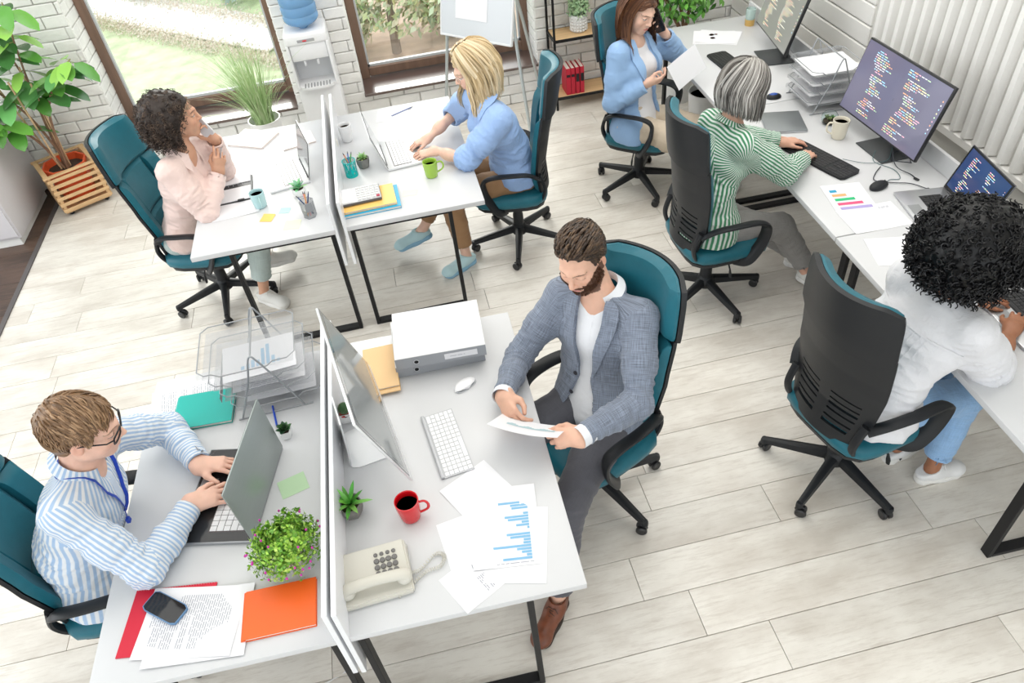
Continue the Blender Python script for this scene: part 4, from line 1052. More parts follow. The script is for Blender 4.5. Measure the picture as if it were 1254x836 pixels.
def curly_hair(K, n, env_c, env_r, cols, seed=0, rh=.0075, rt=.0026, L=.07, facecut=None, droop=.03, turns=(3, 5), base_col=(.01, .01, .01), mt=None, lowz=-.2, tip=None):
    """springy ringlets standing out of a lumpy base; env = outer ellipsoid in head-local space"""
    rg = np.random.default_rng(seed); m = MB(); c0 = V3(env_c); R = V3(env_r); HR = K['HR']; gl = HR@(-UP)
    B = Field(); B.u(ell(c0, R-.022), .01); B.u(ell((0, -.018, .036), (.085, .105, .095)), .02); B.d(lambda P, d: d-.009*noise3(P*42)-.006*noise3(P*90))
    if facecut is not None: B.cut(facecut, .015)
    P, Fc = nets(B, c0-R-.03, c0+R+.03, .0065); hs = K['S'].get('hscale', .97); c = V3(base_col)*(1+.3*noise3(P*60)[:, None])
    o = add_obj('hair', np_mesh('hair', (P*hs)@K['HR']+K['head'], Fc, mt, col=np.clip(c, 0, 1)), K['root'])
    i = 0
    while i < n:
        d = rg.normal(size=3); d /= np.linalg.norm(d); t = 1/math.sqrt(((d/R)**2).sum()); pe = c0+d*t
        if pe[2] < lowz: continue
        ps = c0+d*(t-L*rg.uniform(.7, 1.1)); 
        if facecut is not None and (facecut(pe[None])[0] > .012 or facecut(ps[None])[0] > .008): continue
        i += 1; drp = gl*droop*rg.uniform(.4, 1.6); ln = rg.uniform(.8, 1.2); pm = (ps+pe)/2+d*.012; pe2 = ps+(pe-ps)*ln+drp
        ax = unit(pe2-ps); u = unit(np.cross(ax, rg.normal(size=3))); v = np.cross(ax, u); tn = rg.uniform(*turns); N = int(tn*8); pts = []; rr = rh*rg.uniform(.6, 1.35); ph = rg.random()*6.28
        for k in range(N+1):
            s = k/N; b = ps*(1-s)**2+pm*2*s*(1-s)+pe2*s*s; g = rr*(.5+.6*min(1, s*2))*(1-.3*s); a = ph+s*tn*2*PI; pts.append(b+u*g*math.cos(a)+v*g*math.sin(a))
        cc = V3(cols[rg.integers(len(cols))])*rg.uniform(.7, 1.3)
        if tip is not None: cc = tip(cc, pe)
        m.tube(pts, [rt*(1-.5*k/N) for k in range(N+1)], 4, col=tuple(np.clip(cc, 0, 1)), caps=False)
    to_world(K, m); cu = m.build('curls', mt, o); tag(cu, kind='stuff'); return o
def cap_locks(K, cap, n, cols, co, hm, part=.0, seed=0):
    m = comb_hair(K, n, cap, lambda p, d: V3((1 if p[0] > part*.1 else -1)*1.0, -.35, -.55), cols, .50, (.009, .012), .0055, seed); to_world(K, m); tag(m.build('front_locks', hm, co), kind='stuff')
def ear_hand(head, rot, hs, side=-1):
    HR = frame(*rot); L = lambda a: V3(a)@HR
    return dict(wr=tuple(V3(head)+V3(side*.112, .052, -.170)*hs@HR), hand=dict(dir=tuple(L((-side*.10, -.12, 1))), back=tuple(L((side*1, .25, .1))), curls=[(.35, .55, .35), (.40, .60, .35), (.45, .62, .4), (.55, .65, .4)], thumb='hold', spread=.07))
def glasses(K, shape, mt, w=.026, h=.019, lens=True, y=.103, z=.006):
    m = MB(); g = MB()
    for s in (-1, 1):
        pts = []
        for k in range(20):
            a = 2*PI*k/20; c_, s_ = math.cos(a), math.sin(a); p = 7 if shape == 'rect' else 2.2; rr = (abs(c_)**p+abs(s_)**p)**(-1/p); pts.append(V3(s*.034+w*rr*c_, y-.012*abs((s*.034+w*rr*c_)/.06)**2, z+h*rr*s_))
        m.tube(pts, .0029 if shape == 'rect' else .0021 if shape != 'thin' else .0009, 6, closed=True)
        if lens: n = len(pts); g.add([V3(s*.034, y-.002, z)]+pts, [(0, 1+k, 1+(k+1) % n) for k in range(n)])
        m.tube([V3(s*.060, y-.014, z+.006), V3(s*.074, y-.030, z+.008), V3(s*.0800, .02, z+.010), V3(s*.0805, -.010, z+.004), V3(s*.0790, -.026, z-.020)], .0026 if shape == 'rect' else .0018 if shape != 'thin' else .0010, 5)
    m.tube([V3(-.009, y-.001, z+.004), V3(0, y+.002, z+.007), V3(.009, y-.001, z+.004)], .0017 if shape != 'thin' else .0009, 5)
    to_world(K, m); o = m.build('glasses', mt, K['root'])
    if lens: to_world(K, g); g.build('lens', mat('spectacle_lens', (1, 1, 1), .02, trans=1, ior=1.01, alpha=.18), o)
    return o
# ================================================================== the seven people
SK_L = (.72, .43, .31); SK_M = (.60, .33, .215); SK_D = (.34, .145, .075); SK_F = (.76, .49, .375)
hairline_s = lambda q: .10

# ---- bearded man, grey jacket
def man_grey():
    K = person(dict(label='bearded man in a grey-blue blazer holding a chart sheet at his desk', heading=208, hip=(.60, 2.08, .56), shc=(.645, 2.168, 1.050), sh_heading=222, slouch=.035, sw=.183, arm=1.02,
        head=(.576, 2.188, 1.268), hscale=1.06, head_rot=(231, 21, 5), skin=SK_L, hair=(.045, .025, .014), beard=(.085, .035, .018), brow=(.06, .03, .018), lips=(.66, .27, .24), eyes=False, smile=1,
        wrL=(.425, 1.70, .835), wrR=(.185, 1.985, .835), ehL=(.75, -.55, -1.0), ehR=(-.2, .75, -.9),
        handL=dict(dir=(-1, .22, -.02), back=(.1, -.55, .85), curls=[(.75, .9, .4), (.9, 1.0, .5), (1.05, 1.1, .6), (1.15, 1.1, .6)], thumb='pinch', spread=.03),
        handR=dict(dir=(.10, -1, -.25), back=(-.75, .0, .65), curls=[(.55, .75, .4), (.7, .9, .5), (.85, 1.0, .5), (.95, 1.0, .5)], thumb='pinch', spread=.04),
        ankL=(.235, 1.475, .085), toeL=(.105, 1.325, 0), ankR=(.05, 1.90, .085), toeR=(-.13, 1.80, 0), khL=(-.5, -.4, .8), khR=(-.7, -.2, .8), hh=.0031))
    shirt = cloth('white_shirt_cotton', (.76, .77, .80), .8, bump=.2)
    [cuff(K, nm_, shirt, .037) for nm_ in 'RL']; F = torso_field(K, .006, .02, sleeve=(.3, .3), armoff=-.006, slR=.046, slw=.033, wr=.002); jm = cloth('grey_blue_chambray', (.185, .215, .275), .85, weave=.42, bump=.3)
    F.sub(rc(K['nb']+UP*.03, K['nb']+K['TR'][1]*.10-K['TR'][2]*.065, .048, .010), .02)
    garment(K, 'shirt', F, shirt, .0085)
    J = torso_field(K, .019, .10, loose=.006, sleeve=(.93, .93), slR=.052, slw=.035, wr=.0040, cuff=False, armoff=.012)
    rs, ft, ut = K['TR']; hip, chest, f = K['hip'], K['chest'], K['f']
    J.u(rc(hip-UP*.03+f*.02, hip-UP*.03-f*.03, .150, .150, K['rh'], 1.32, wr=.004, wf=9, seed=31), .04)   # skirt of the jacket spreads on the seat
    J.cut(plane(hip-UP*.085, -UP), .004)
    import copy
    Jc = Field(); Jc.ops = list(J.ops)
    def opening(P):
        q = P-chest; a = q@rs; c = q@ut; y = q@ft
        w = np.interp(c, [-.42, -.30, -.18, -.05, .10, .17, .24], [.115, .070, .030, .038, .060, .060, .060]); a0 = np.interp(c, [-.42, -.2, .2], [.02, .012, 0])
        return np.maximum(np.abs(a-a0)-w, -y-.0)
    opening.frame = None; J.sub(opening, .004)
    J.sub(rc(K['nb']-ut*.03+ft*.035, K['nb']+ut*.10, .060, .075), .01)
    jo = garment(K, 'jacket', J, jm, .0072)
    # lapels, collar, pocket, buttons
    for s in (-1, 1):
        ed = [(s*.058, .190), (s*.060, .16), (s*.060, .10), (s*.045, .0), (s*.036, -.09), (s*.030, -.155)]
        out = [(s*.088, .192), (s*.118, .170), (s*.128, .135), (s*.105, .03), (s*.070, -.07), (s*.034, -.155)]
        drape('lapel', Jc, K, ed if s > 0 else out, out if s > 0 else ed, 8, 16, .005, .007, jm, jo)
    collar(K, jm, .071, .024, .030, 1.15, .0, name='jacket_collar', flare=.014)
    buttons(K, Jc, [(.052, -.165), (.062, -.255)], .0095, mat('dark_button', (.03, .03, .04), .35), .004)
    drape('pocket_welt', Jc, K, [(-.075, .02), (-.073, -.002)][::1], [(-.150, .035), (-.150, .012)], 6, 2, .002, .003, jm, jo)
    trousers(K, cloth('charcoal_trouser', (.085, .085, .10), .85, weave=.08), .010, .05, .058)
    collar(K, shirt, .0625, .036, .030, .55, .04)
    plk = drape('placket', F, K, [(.012, .19), (.012, -.28)], [(-.012, .19), (-.012, -.28)], 2, 24, .001, .002, shirt, K['root'], dist=.19)
    br = mat('brown_leather', (.16, .045, .018), .38, noise=.25, nscale=30, bump=.1, bscale=120)
    shoe(K['root'], 'brown', (.105, 1.325, 0), (.235, 1.475, 0), 'leather', br, mat('dark_sole', (.03, .018, .012), .6), 'brown leather lace-up shoe')
    shoe(K['root'], 'brown', (-.13, 1.80, 0), (.05, 1.90, 0), 'leather', br, mat('dark_sole', (.03, .018, .012), .6))
    # hair: short sides, longer waved top swept up and back
    hm = hair_mat('hair_brown'); cap = cap_field(.006, QUIFF, -.085, bump=.003); cap_o = cap_obj(K, cap, (.040, .022, .012), hm)
    def flow(p, d):
        top = max(0, min(1, (p[2]-.055)/.05)); return V3(-.35*top, -1.0*top-.55*(1-top), -.9*(1-top)+.25*top)
    def lift(p, t): top = max(0, min(1, (p[2]-.075)/.03)); fr = max(0, min(1, (p[1]+.03)/.08)); return top*(.010+.020*fr)*math.sin(PI*min(1, .25+t*.7))
    m = comb_hair(K, 1150, cap, flow, [(.050, .027, .014), (.075, .042, .022), (.030, .017, .010), (.11, .065, .035)], .50, (.006, .009), .0029, 4, lift); to_world(K, m); tag(m.build('hair_locks', hm, cap_o), kind='stuff')
    # whiskers
    rg = np.random.default_rng(9); m = MB(); HFm = head_field(False, False, 1.03, 1); n = 0
    D = rg.normal(size=(5200, 3)); D /= np.linalg.norm(D, axis=1)[:, None]; O = V3(0, .01, -.05)+D*.16; P = march(HFm, O, -D, 0, 30, .16)
    c = head_colors(P, K['S']); dark = c.sum(1) < .42
    for p, d, k in zip(P, D, dark):
        if not k or p[2] > -.03 and abs(p[0]) < .04 and p[2] > -.04: continue
        if p[2] > .0: continue
        q = p+d*.0045+V3(0, .001, -.0045); m.tube([p-d*.001, (p+q)/2+d*.001, q], [.0011, .0009, .0004], 3, col=tuple(V3(.085, .036, .018)*rg.uniform(.6, 1.5)), caps=False)
    to_world(K, m); tag(m.build('beard', hm, K['root']), kind='stuff')
    fix_children(K); return K

# ---- man with lanyard, striped shirt
def man_striped():
    K = person(dict(label='man with glasses and a blue lanyard typing on a laptop in a striped shirt', heading=2, hip=(-1.47, 1.82, .56), shc=(-1.305, 1.850, 1.065), sh_heading=-8, slouch=.05, sw=.185, girth=1.05,
        head=(-1.210, 1.850, 1.262), hscale=1.06, head_rot=(4, 20, 6), skin=(.76, .47, .36), hair=(.26, .15, .075), brow=(.2, .12, .06), lips=(.66, .32, .28), eyes=True,
        wrL=(-1.020, 2.005, .805), wrR=(-1.035, 1.81, .805), ehL=(.1, 1, -.65), ehR=(.1, -1, -.65),
        handL=dict(dir=(.95, -.22, -.05), back=(.05, .15, 1), curls=[(.25, .35, .2), (.3, .4, .25), (.3, .42, .25), (.3, .4, .2)], thumb=[(.022, .018, -.008), (.056, .046, -.010), (.070, .070, -.016), (.078, .092, -.022)], spread=.14),
        handR=dict(dir=(.95, .30, -.05), back=(.05, -.1, 1), curls=[(.2, .35, .2), (.25, .4, .25), (.28, .42, .25), (.25, .4, .2)], thumb=[(.022, .018, -.008), (.054, .048, -.010), (.066, .076, -.014), (.068, .100, -.018)], spread=.13),
        ankL=(-.95, 2.02, .085), toeL=(-.76, 2.04, 0), ankR=(-.98, 1.66, .085), toeR=(-.80, 1.64, 0), hh=.0031))
    sm = cloth('blue_white_stripe_shirt', (.74, .77, .80), .8, stripe=((.36, .50, .70), .0145, .5), bump=.35)
    F = torso_field(K, .014, .03, loose=.010, sleeve=(.97, .97), slR=.052, slw=.038, wr=.0062, armoff=.009)
    F.sub(rc(K['nb']+UP*.03, K['nb']+K['TR'][1]*.10-K['TR'][2]*.05, .052, .010), .02)
    sh = garment(K, 'shirt', F, sm, .0068, cross=(2, 4)); 
    cloth('stripe_collar', (.56, .65, .78), .8, bump=.1); collar(K, sm, .068, .038, .034, .45, .05)
    drape('placket', F, K, [(.014, .17), (.014, -.22)], [(-.014, .17), (-.014, -.22)], 2, 24, .001, .002, cloth('stripe_collar', (1, 1, 1)), K['root'], dist=.19)
    trousers(K, cloth('brown_trouser', (.24, .155, .09), .85), .010, .05, .058, .010)
    lm = mat('royal_blue_lanyard', (.008, .05, .42), .5); m = MB(); rs, ft, ut = K['TR']; nb, ch = K['nb'], K['chest']
    for s in (-1, 1):
        pts = []
        for t in np.linspace(0, 1, 22):
            a = math.radians(lerp(-90, 70, min(1, t*1.25))); r_ = .088
            p = nb+rs*s*math.cos(a)*r_*1.0+ft*(math.sin(a)*r_-.016)+ut*.015 if t < .6 else None
            if p is None: k = (t-.6)/.4; a = math.radians(lerp(-90, 70, .75)); st = nb+rs*s*math.cos(a)*r_+ft*(math.sin(a)*r_-.016)+ut*.015; en = ch-ut*.045+ft*.13; p = st*(1-k)+en*k
            pts.append(p)
        P = np.array(pts); 
        for _ in range(5):
            d = F(P); e = 1e-3; g = np.stack([(F(P+V3(np.eye(3)[k]*e))-d)/e for k in range(3)], 1); g /= np.linalg.norm(g, axis=1)[:, None]; P = P-g*(d-.006)[:, None]*np.where(d > .006, .8, 1)[:, None]
        m.tube(P, .0075, 6, flat=(.22, tuple(UP)))
    m.tube([P[-1], P[-1]-ut*.04+ft*.004], .004, 6, flat=.4); m.box(tuple(P[-1]-ut*.05+ft*.006), (.012, .018, .02)); m.build('lanyard', lm, K['root'])
    bl = mat('black_leather_shoe', (.02, .018, .016), .4)
    shoe(K['root'], 'blk', (-.76, 2.04, 0), (-.95, 2.02, 0), 'leather', bl, mat('dark_sole', (.03, .018, .012))); shoe(K['root'], 'blk', (-.80, 1.64, 0), (-.98, 1.66, 0), 'leather', bl, mat('dark_sole', (.03, .018, .012)))
    hm = hair_mat('hair_light_brown', .42); cap = cap_field(.011, SHORT, -.090, bump=.003); co = cap_obj(K, cap, (.22, .125, .062), hm)
    def flow(p, d):
        top = max(0, min(1, (p[2]-.05)/.05)); return V3(.75*top*(1 if p[0] > -.03 else -.6), .95*top+.25*(1-top), -1.0*(1-top)-.1)
    m = comb_hair(K, 1300, cap, flow, [(.20, .112, .055), (.26, .15, .078), (.145, .08, .04), (.34, .21, .115)], .50, (.009, .013), .0027, 5); to_world(K, m); tag(m.build('hair_locks', hm, co), kind='stuff')
    glasses(K, 'rect', mat('black_acetate', (.012, .012, .014), .25), .0255, .0165)
    fix_children(K); return K

# ---- woman in pink blouse
def woman_pink():
    eh = ear_hand((-1.172, 4.138, 1.268), (8, 4, 0), 1.03)
    K = person(dict(label='curly-haired woman in a pale pink blouse talking on a phone', fem=True, heading=-8, hip=(-1.385, 4.16, .555), shc=(-1.222, 4.105, 1.055), sh_heading=-22, slouch=.0, sw=.160,
        head=(-1.172, 4.138, 1.268), hscale=1.03, head_rot=(8, 4, 0), skin=SK_M, hair=(.06, .035, .022), brow=(.07, .04, .025), lips=(.62, .22, .20), eyes=True, iris=(.05, .03, .02),
        wrR=(-1.065, 4.075, .935), elL=(-1.095, 4.325, .815), wrL=(-1.050, 4.205, 1.075), ehR=(-.2, -.6, -1), ehL=(.15, .35, -1),
        handR=dict(dir=(.42, .10, .9), back=(.25, -1, .1), curls=[(.45, .7, .4), (.8, .9, .5), (1.0, 1.1, .6), (1.1, 1.1, .6)], thumb='pinch', spread=.08),
        handL=dict(eh['hand'], dir=(-.30, .0, .95), back=(.45, .85, .15)),
        ankR=(-1.075, 4.02, .09), toeR=(-.925, 3.90, 0), ankL=(-1.05, 4.30, .16), toeL=(-.86, 4.36, .06), thigh=.42, hh=.0038))
    bm = cloth('pale_pink_silk', (.78, .60, .55), .55, sheen=.3, bump=.35)
    F = torso_field(K, .012, -.02, loose=.008, sleeve=(.95, .95), slR=.050, slw=.040, wr=.006, breast=1.0, puff=.004)
    F.sub(rc(K['nb']+UP*.05, K['nb']+K['TR'][1]*.13-K['TR'][2]*.12, .050, .012), .02)
    garment(K, 'blouse', F, bm, .0075); collar(K, bm, .062, .022, .036, .62, .055, drop=.006, flare=.034)
    trousers(K, cloth('pale_sage_jeans', (.44, .52, .50), .85, weave=.1), .010, .12, .060)
    wt = mat('white_canvas', (.74, .73, .69), .8, bump=.1, bscale=300); ws = mat('white_rubber', (.80, .79, .76), .6)
    shoe(K['root'], 'wht', (-.925, 3.90, 0), (-1.075, 4.02, 0), 'sneaker', wt, ws); shoe(K['root'], 'wht', (-.86, 4.36, .06), (-1.05, 4.30, .08), 'sneaker', wt, ws)
    hm = hair_mat('hair_dark_curls', .5)
    def fc(P): return np.maximum.reduce([(P[:, 1]-np.interp(P[:, 2], [-.2, -.02, .03, .07, .09, .2], [-.02, .0, .030, .060, .085, .105]))])
    tip = lambda c, pe: V3(.42, .30, .20)*.8 if (pe[1] > .06 and pe[2] > .05) else c
    curly_hair(K, 1000, (0, -.060, .000), (.168, .160, .172), [(.035, .022, .016), (.055, .035, .024), (.022, .014, .011), (.10, .065, .045)], 3, .0085, .0024, .06, fc, .030, (2.5, 4.5), (.025, .016, .012), hm, -.19, tip)
    fix_children(K); return K

# ---- blonde woman
def woman_blonde():
    K = person(dict(label='blonde woman with long hair and thin glasses typing, blue shirt and brown trousers', fem=True, heading=172, hip=(.665, 4.13, .555), shc=(.520, 4.045, 1.055), sh_heading=196, slouch=.03, sw=.165, arm=1.04,
        head=(.474, 4.098, 1.265), hscale=1.03, head_rot=(186, 24, 0), skin=SK_F, hair=(.62, .47, .26), brow=(.4, .28, .16), lips=(.66, .34, .32), eyes=True,
        wrL=(.185, 4.105, .795), wrR=(.165, 4.285, .795), ehL=(.2, -1, -.7), ehR=(-.2, 1, -.7),
        handL=dict(dir=(-1, .12, -.08), back=(0, -.1, 1), curls=[(.3, .45, .3), (.35, .5, .3), (.4, .55, .3), (.45, .5, .3)], thumb='rest', spread=.10),
        handR=dict(dir=(-.95, -.28, -.08), back=(0, .1, 1), curls=[(.3, .45, .3), (.35, .5, .3), (.4, .55, .3), (.45, .5, .3)], thumb='rest', spread=.10),
        ankL=(.265, 3.975, .09), toeL=(.085, 3.875, 0), ankR=(.015, 4.225, .20), toeR=(-.185, 4.225, .07), hh=.0038))
    bm = cloth('sky_blue_shirt', (.30, .45, .74), .75, bump=.35)
    F = torso_field(K, .013, .10, loose=.014, sleeve=(.22, .22), slR=.050, slw=.040, wr=.0065, breast=1.0, puff=.012)
    F.cut(plane(K['hip']-UP*.035, -UP), .004)
    F.sub(rc(K['nb']+UP*.05, K['nb']+K['TR'][1]*.12-K['TR'][2]*.08, .050, .012), .02)
    s_ = garment(K, 'shirt', F, bm, .0075); collar(K, bm, .062, .026, .034, .55, .05, drop=.004, flare=.03)
    drape('placket', F, K, [(.013, .14), (.013, -.30)], [(-.013, .14), (-.013, -.30)], 2, 20, .001, .0025, bm, s_, dist=.2)
    drape('pocket', F, K, [(-.045, .045), (-.045, -.055)], [(-.125, .045), (-.125, -.055)], 8, 8, .0015, .003, bm, s_)
    trousers(K, cloth('camel_trouser', (.34, .19, .09), .8, bump=.3), .010, .07, .056)
    wt = mat('pale_aqua_canvas', (.50, .70, .74), .75, bump=.1, bscale=300); ws = mat('light_blue_rubber', (.25, .46, .62), .5)
    shoe(K['root'], 'aq', (.085, 3.875, 0), (.265, 3.975, 0), 'sneaker', wt, ws); shoe(K['root'], 'aq', (-.185, 4.225, .045), (.015, 4.225, .10), 'sneaker', wt, ws)
    hm = hair_mat('hair_blonde', .36); cap = cap_field(.008, LONG, -.10); co = cap_obj(K, cap, (.50, .36, .18), hm)
    cap_locks(K, cap, 800, [(.72, .57, .36), (.62, .47, .27), (.80, .67, .46), (.52, .39, .22)], co, hm)
    m = long_hair(K, 560, [(.72, .57, .36), (.62, .47, .27), (.80, .67, .46), (.52, .39, .22)], .235, .036, .0, 50, .0070, 2, .0045, .08, F, .035); tag(m.build('hair_locks', hm, co), kind='stuff')
    glasses(K, 'thin', mat('silver_wire', (.6, .6, .6), .25, metal=1), .024, .019)
    fix_children(K); return K

# ---- woman in blazer
def woman_blazer():
    eh = ear_hand((1.610, 4.500, 1.262), (-66, 22, -6), 1.03)
    K = person(dict(label='brown-haired woman in a sky-blue blazer on the phone, reading a sheet', fem=True, heading=-30, hip=(1.60, 4.475, .555), shc=(1.580, 4.525, 1.050), sh_heading=-58, slouch=.01, sw=.152, arm=1.02,
        head=(1.610, 4.500, 1.262), hscale=1.03, head_rot=(-66, 22, -6), skin=SK_F, hair=(.10, .04, .02), brow=(.09, .045, .025), lips=(.60, .12, .12), eyes=True, iris=(.08, .05, .03),
        wrR=(1.615, 4.330, .865), elL=(1.955, 4.655, .860), wrL=(1.800, 4.545, 1.075), ehR=(-.9, .1, -.9), ehL=(.8, .5, -.9),
        handR=dict(dir=(.95, .05, .05), back=(-.1, -.75, -.55), curls=[(.5, .6, .3), (.6, .7, .4), (.7, .8, .4), (.8, .8, .4)], thumb='pinch', spread=.05),
        handL=dict(eh['hand'], dir=(-.42, -.10, .9), back=(.8, .35, .4)),
        ankR=(2.02, 4.02, .09), toeR=(2.16, 3.90, 0), ankL=(2.13, 4.25, .09), toeL=(2.30, 4.20, 0), khR=(.5, -.2, .9), khL=(.6, -.1, .8), hh=.0038))
    tee = cloth('white_tee', (.82, .81, .83), .85, bump=.15); bz = cloth('sky_blue_blazer', (.29, .46, .72), .8, bump=.2)
    T_ = torso_field(K, .004, .0, sleeve=(.1, .1), wr=.001, breast=1.0, armoff=-.022); T_.cut(plane(K['nb']+K['TR'][2]*.018, K['TR'][2]), .004); garment(K, 'top', T_, tee, .009)
    J = torso_field(K, .016, .12, loose=.008, sleeve=(.92, .92), slR=.052, slw=.043, wr=.0030, breast=1.0, cuff=False, armoff=.010)
    rs, ft, ut = K['TR']; hip, chest, f = K['hip'], K['chest'], K['f']
    J.u(rc(hip-UP*.04, hip-UP*.04-f*.04, .145, .145, K['rh'], 1.30, wr=.004, wf=9, seed=41), .04); J.cut(plane(hip-UP*.095, -UP), .004)
    Jc = Field(); Jc.ops = list(J.ops)
    def opening(P):
        q = P-chest; a = q@rs; c = q@ut; y = q@ft
        w = np.interp(c, [-.42, -.30, -.15, .0, .12, .2], [.13, .10, .078, .070, .062, .055]); return np.maximum(np.abs(a)-w, -y)
    opening.frame = None; J.sub(opening, .004); J.sub(rc(K['nb']-ut*.03+ft*.03, K['nb']+ut*.10, .058, .075), .01); jo = garment(K, 'blazer', J, bz, .0078)
    for s in (-1, 1):
        ed = [(s*.056, .19), (s*.062, .12), (s*.068, .02), (s*.075, -.10)]; out = [(s*.092, .20), (s*.120, .13), (s*.118, .03), (s*.080, -.10)]
        drape('lapel', Jc, K, ed if s > 0 else out, out if s > 0 else ed, 6, 12, .005, .007, bz, jo)
    drape('pocket_flap', Jc, K, [(.10, -.20), (.10, -.245)], [(.165, -.215), (.165, -.26)], 6, 3, .002, .004, bz, jo)
    trousers(K, cloth('cream_chino', (.62, .52, .40), .85, bump=.35), .014, .06, .066, knee=.064)
    wt = mat('white_canvas', (.74, .73, .69)); ws = mat('white_rubber', (.80, .79, .76))
    shoe(K['root'], 'wht', (2.16, 3.90, 0), (2.02, 4.02, 0), 'sneaker', wt, ws); shoe(K['root'], 'wht', (2.30, 4.20, 0), (2.13, 4.25, 0), 'sneaker', wt, ws)
    hm = hair_mat('hair_chestnut', .33); cap = cap_field(.008, LONG, -.10); co = cap_obj(K, cap, (.075, .030, .015), hm)
    cap_locks(K, cap, 800, [(.095, .038, .018), (.13, .055, .026), (.065, .026, .013), (.19, .085, .04)], co, hm)
    m = long_hair(K, 520, [(.095, .038, .018), (.13, .055, .026), (.065, .026, .013), (.19, .085, .04)], .235, .020, .0, 56, .0070, 6, .003, .03, Jc, .025, frontfall=.02); tag(m.build('hair_locks', hm, co), kind='stuff')
    fix_children(K); return K

# ---- grey-haired woman
def woman_grey():
    K = person(dict(label='grey-haired woman in a green and white striped blouse typing on a black keyboard', fem=True, heading=6, hip=(1.575, 3.215, .555), shc=(1.672, 3.262, 1.050), sh_heading=6, slouch=.045, sw=.165, arm=1.04, girth=1.04,
        head=(1.735, 3.272, 1.262), hscale=1.03, head_rot=(12, 24, 0), skin=(.68, .39, .28), hair=(.36, .34, .32), brow=(.25, .22, .2), lips=(.55, .22, .2), eyes=True,
        wrR=(2.125, 3.250, .800), wrL=(2.105, 3.465, .800), ehR=(.1, -1, -.75), ehL=(.1, 1, -.75),
        handR=dict(dir=(.75, .62, -.06), back=(0, -.05, 1), curls=[(.3, .45, .3), (.35, .5, .3), (.4, .55, .3), (.4, .5, .3)], thumb='rest', spread=.10),
        handL=dict(dir=(.98, -.05, -.06), back=(0, .05, 1), curls=[(.3, .45, .3), (.35, .5, .3), (.4, .55, .3), (.4, .5, .3)], thumb='rest', spread=.10),
        ankR=(2.215, 3.115, .11), toeR=(2.30, 2.96, .02), ankL=(2.24, 3.30, .09), toeL=(2.41, 3.14, 0), khR=(.7, .25, .9), khL=(.7, -.2, .6), hh=.0036))
    bm = cloth('green_white_stripe', (.68, .73, .69), .75, stripe=((.035, .22, .10), .0120, .52), bump=.3)
    F = torso_field(K, .014, .10, loose=.020, sleeve=(.93, .93), slR=.054, slw=.040, wr=.0065, breast=1.1, puff=.012, armoff=.009)
    F.cut(plane(K['hip']-UP*.05, -UP), .004); F.sub(rc(K['nb']+UP*.05, K['nb']+K['TR'][1]*.12-K['TR'][2]*.04, .050, .012), .02)
    fr = K['sleeve_frames']; rs, ft, ut = K['TR']
    yk = [(K['shc']-rs*.3-ut*.06, K['shc']+rs*.3-ut*.06, .10, .0)]
    uvf = [(K['hip']-ut*.1, K['chest']-ut*.0, .10, .03)]+fr[1:]+[(K['chest']-rs*.22+ut*.05, K['chest']+rs*.22+ut*.05, .09, .0)]
    s_ = garment(K, 'blouse', F, bm, .0070, uvframes=uvf); collar(K, bm, .062, .020, .022, .6, .02, drop=.004)
    trousers(K, cloth('grey_trouser', (.27, .26, .25), .85, weave=.1, bump=.3), .012, .07, .058)
    wt = mat('white_canvas', (.74, .73, .69)); ws = mat('white_rubber', (.80, .79, .76))
    shoe(K['root'], 'wht', (2.30, 2.96, 0), (2.215, 3.115, .02), 'sneaker', wt, ws); shoe(K['root'], 'wht', (2.41, 3.14, 0), (2.24, 3.30, 0), 'sneaker', wt, ws)
    hm = hair_mat('hair_grey', .40); cap = cap_field(.010, LONG, -.10); co = cap_obj(K, cap, (.20, .185, .17), hm)
    cap_locks(K, cap, 800, [(.34, .32, .30), (.20, .185, .17), (.48, .46, .43), (.13, .12, .11), (.58, .56, .53)], co, hm)
    m = long_hair(K, 640, [(.34, .32, .30), (.20, .185, .17), (.48, .46, .43), (.13, .12, .11), (.58, .56, .53)], .165, .034, .01, 55, .0062, 8, .002, .25, F, .010); tag(m.build('hair_locks', hm, co), kind='stuff')
    glasses(K, 'round', mat('black_acetate', (.012, .012, .014), .25), .0235, .020)
    fix_children(K); return K

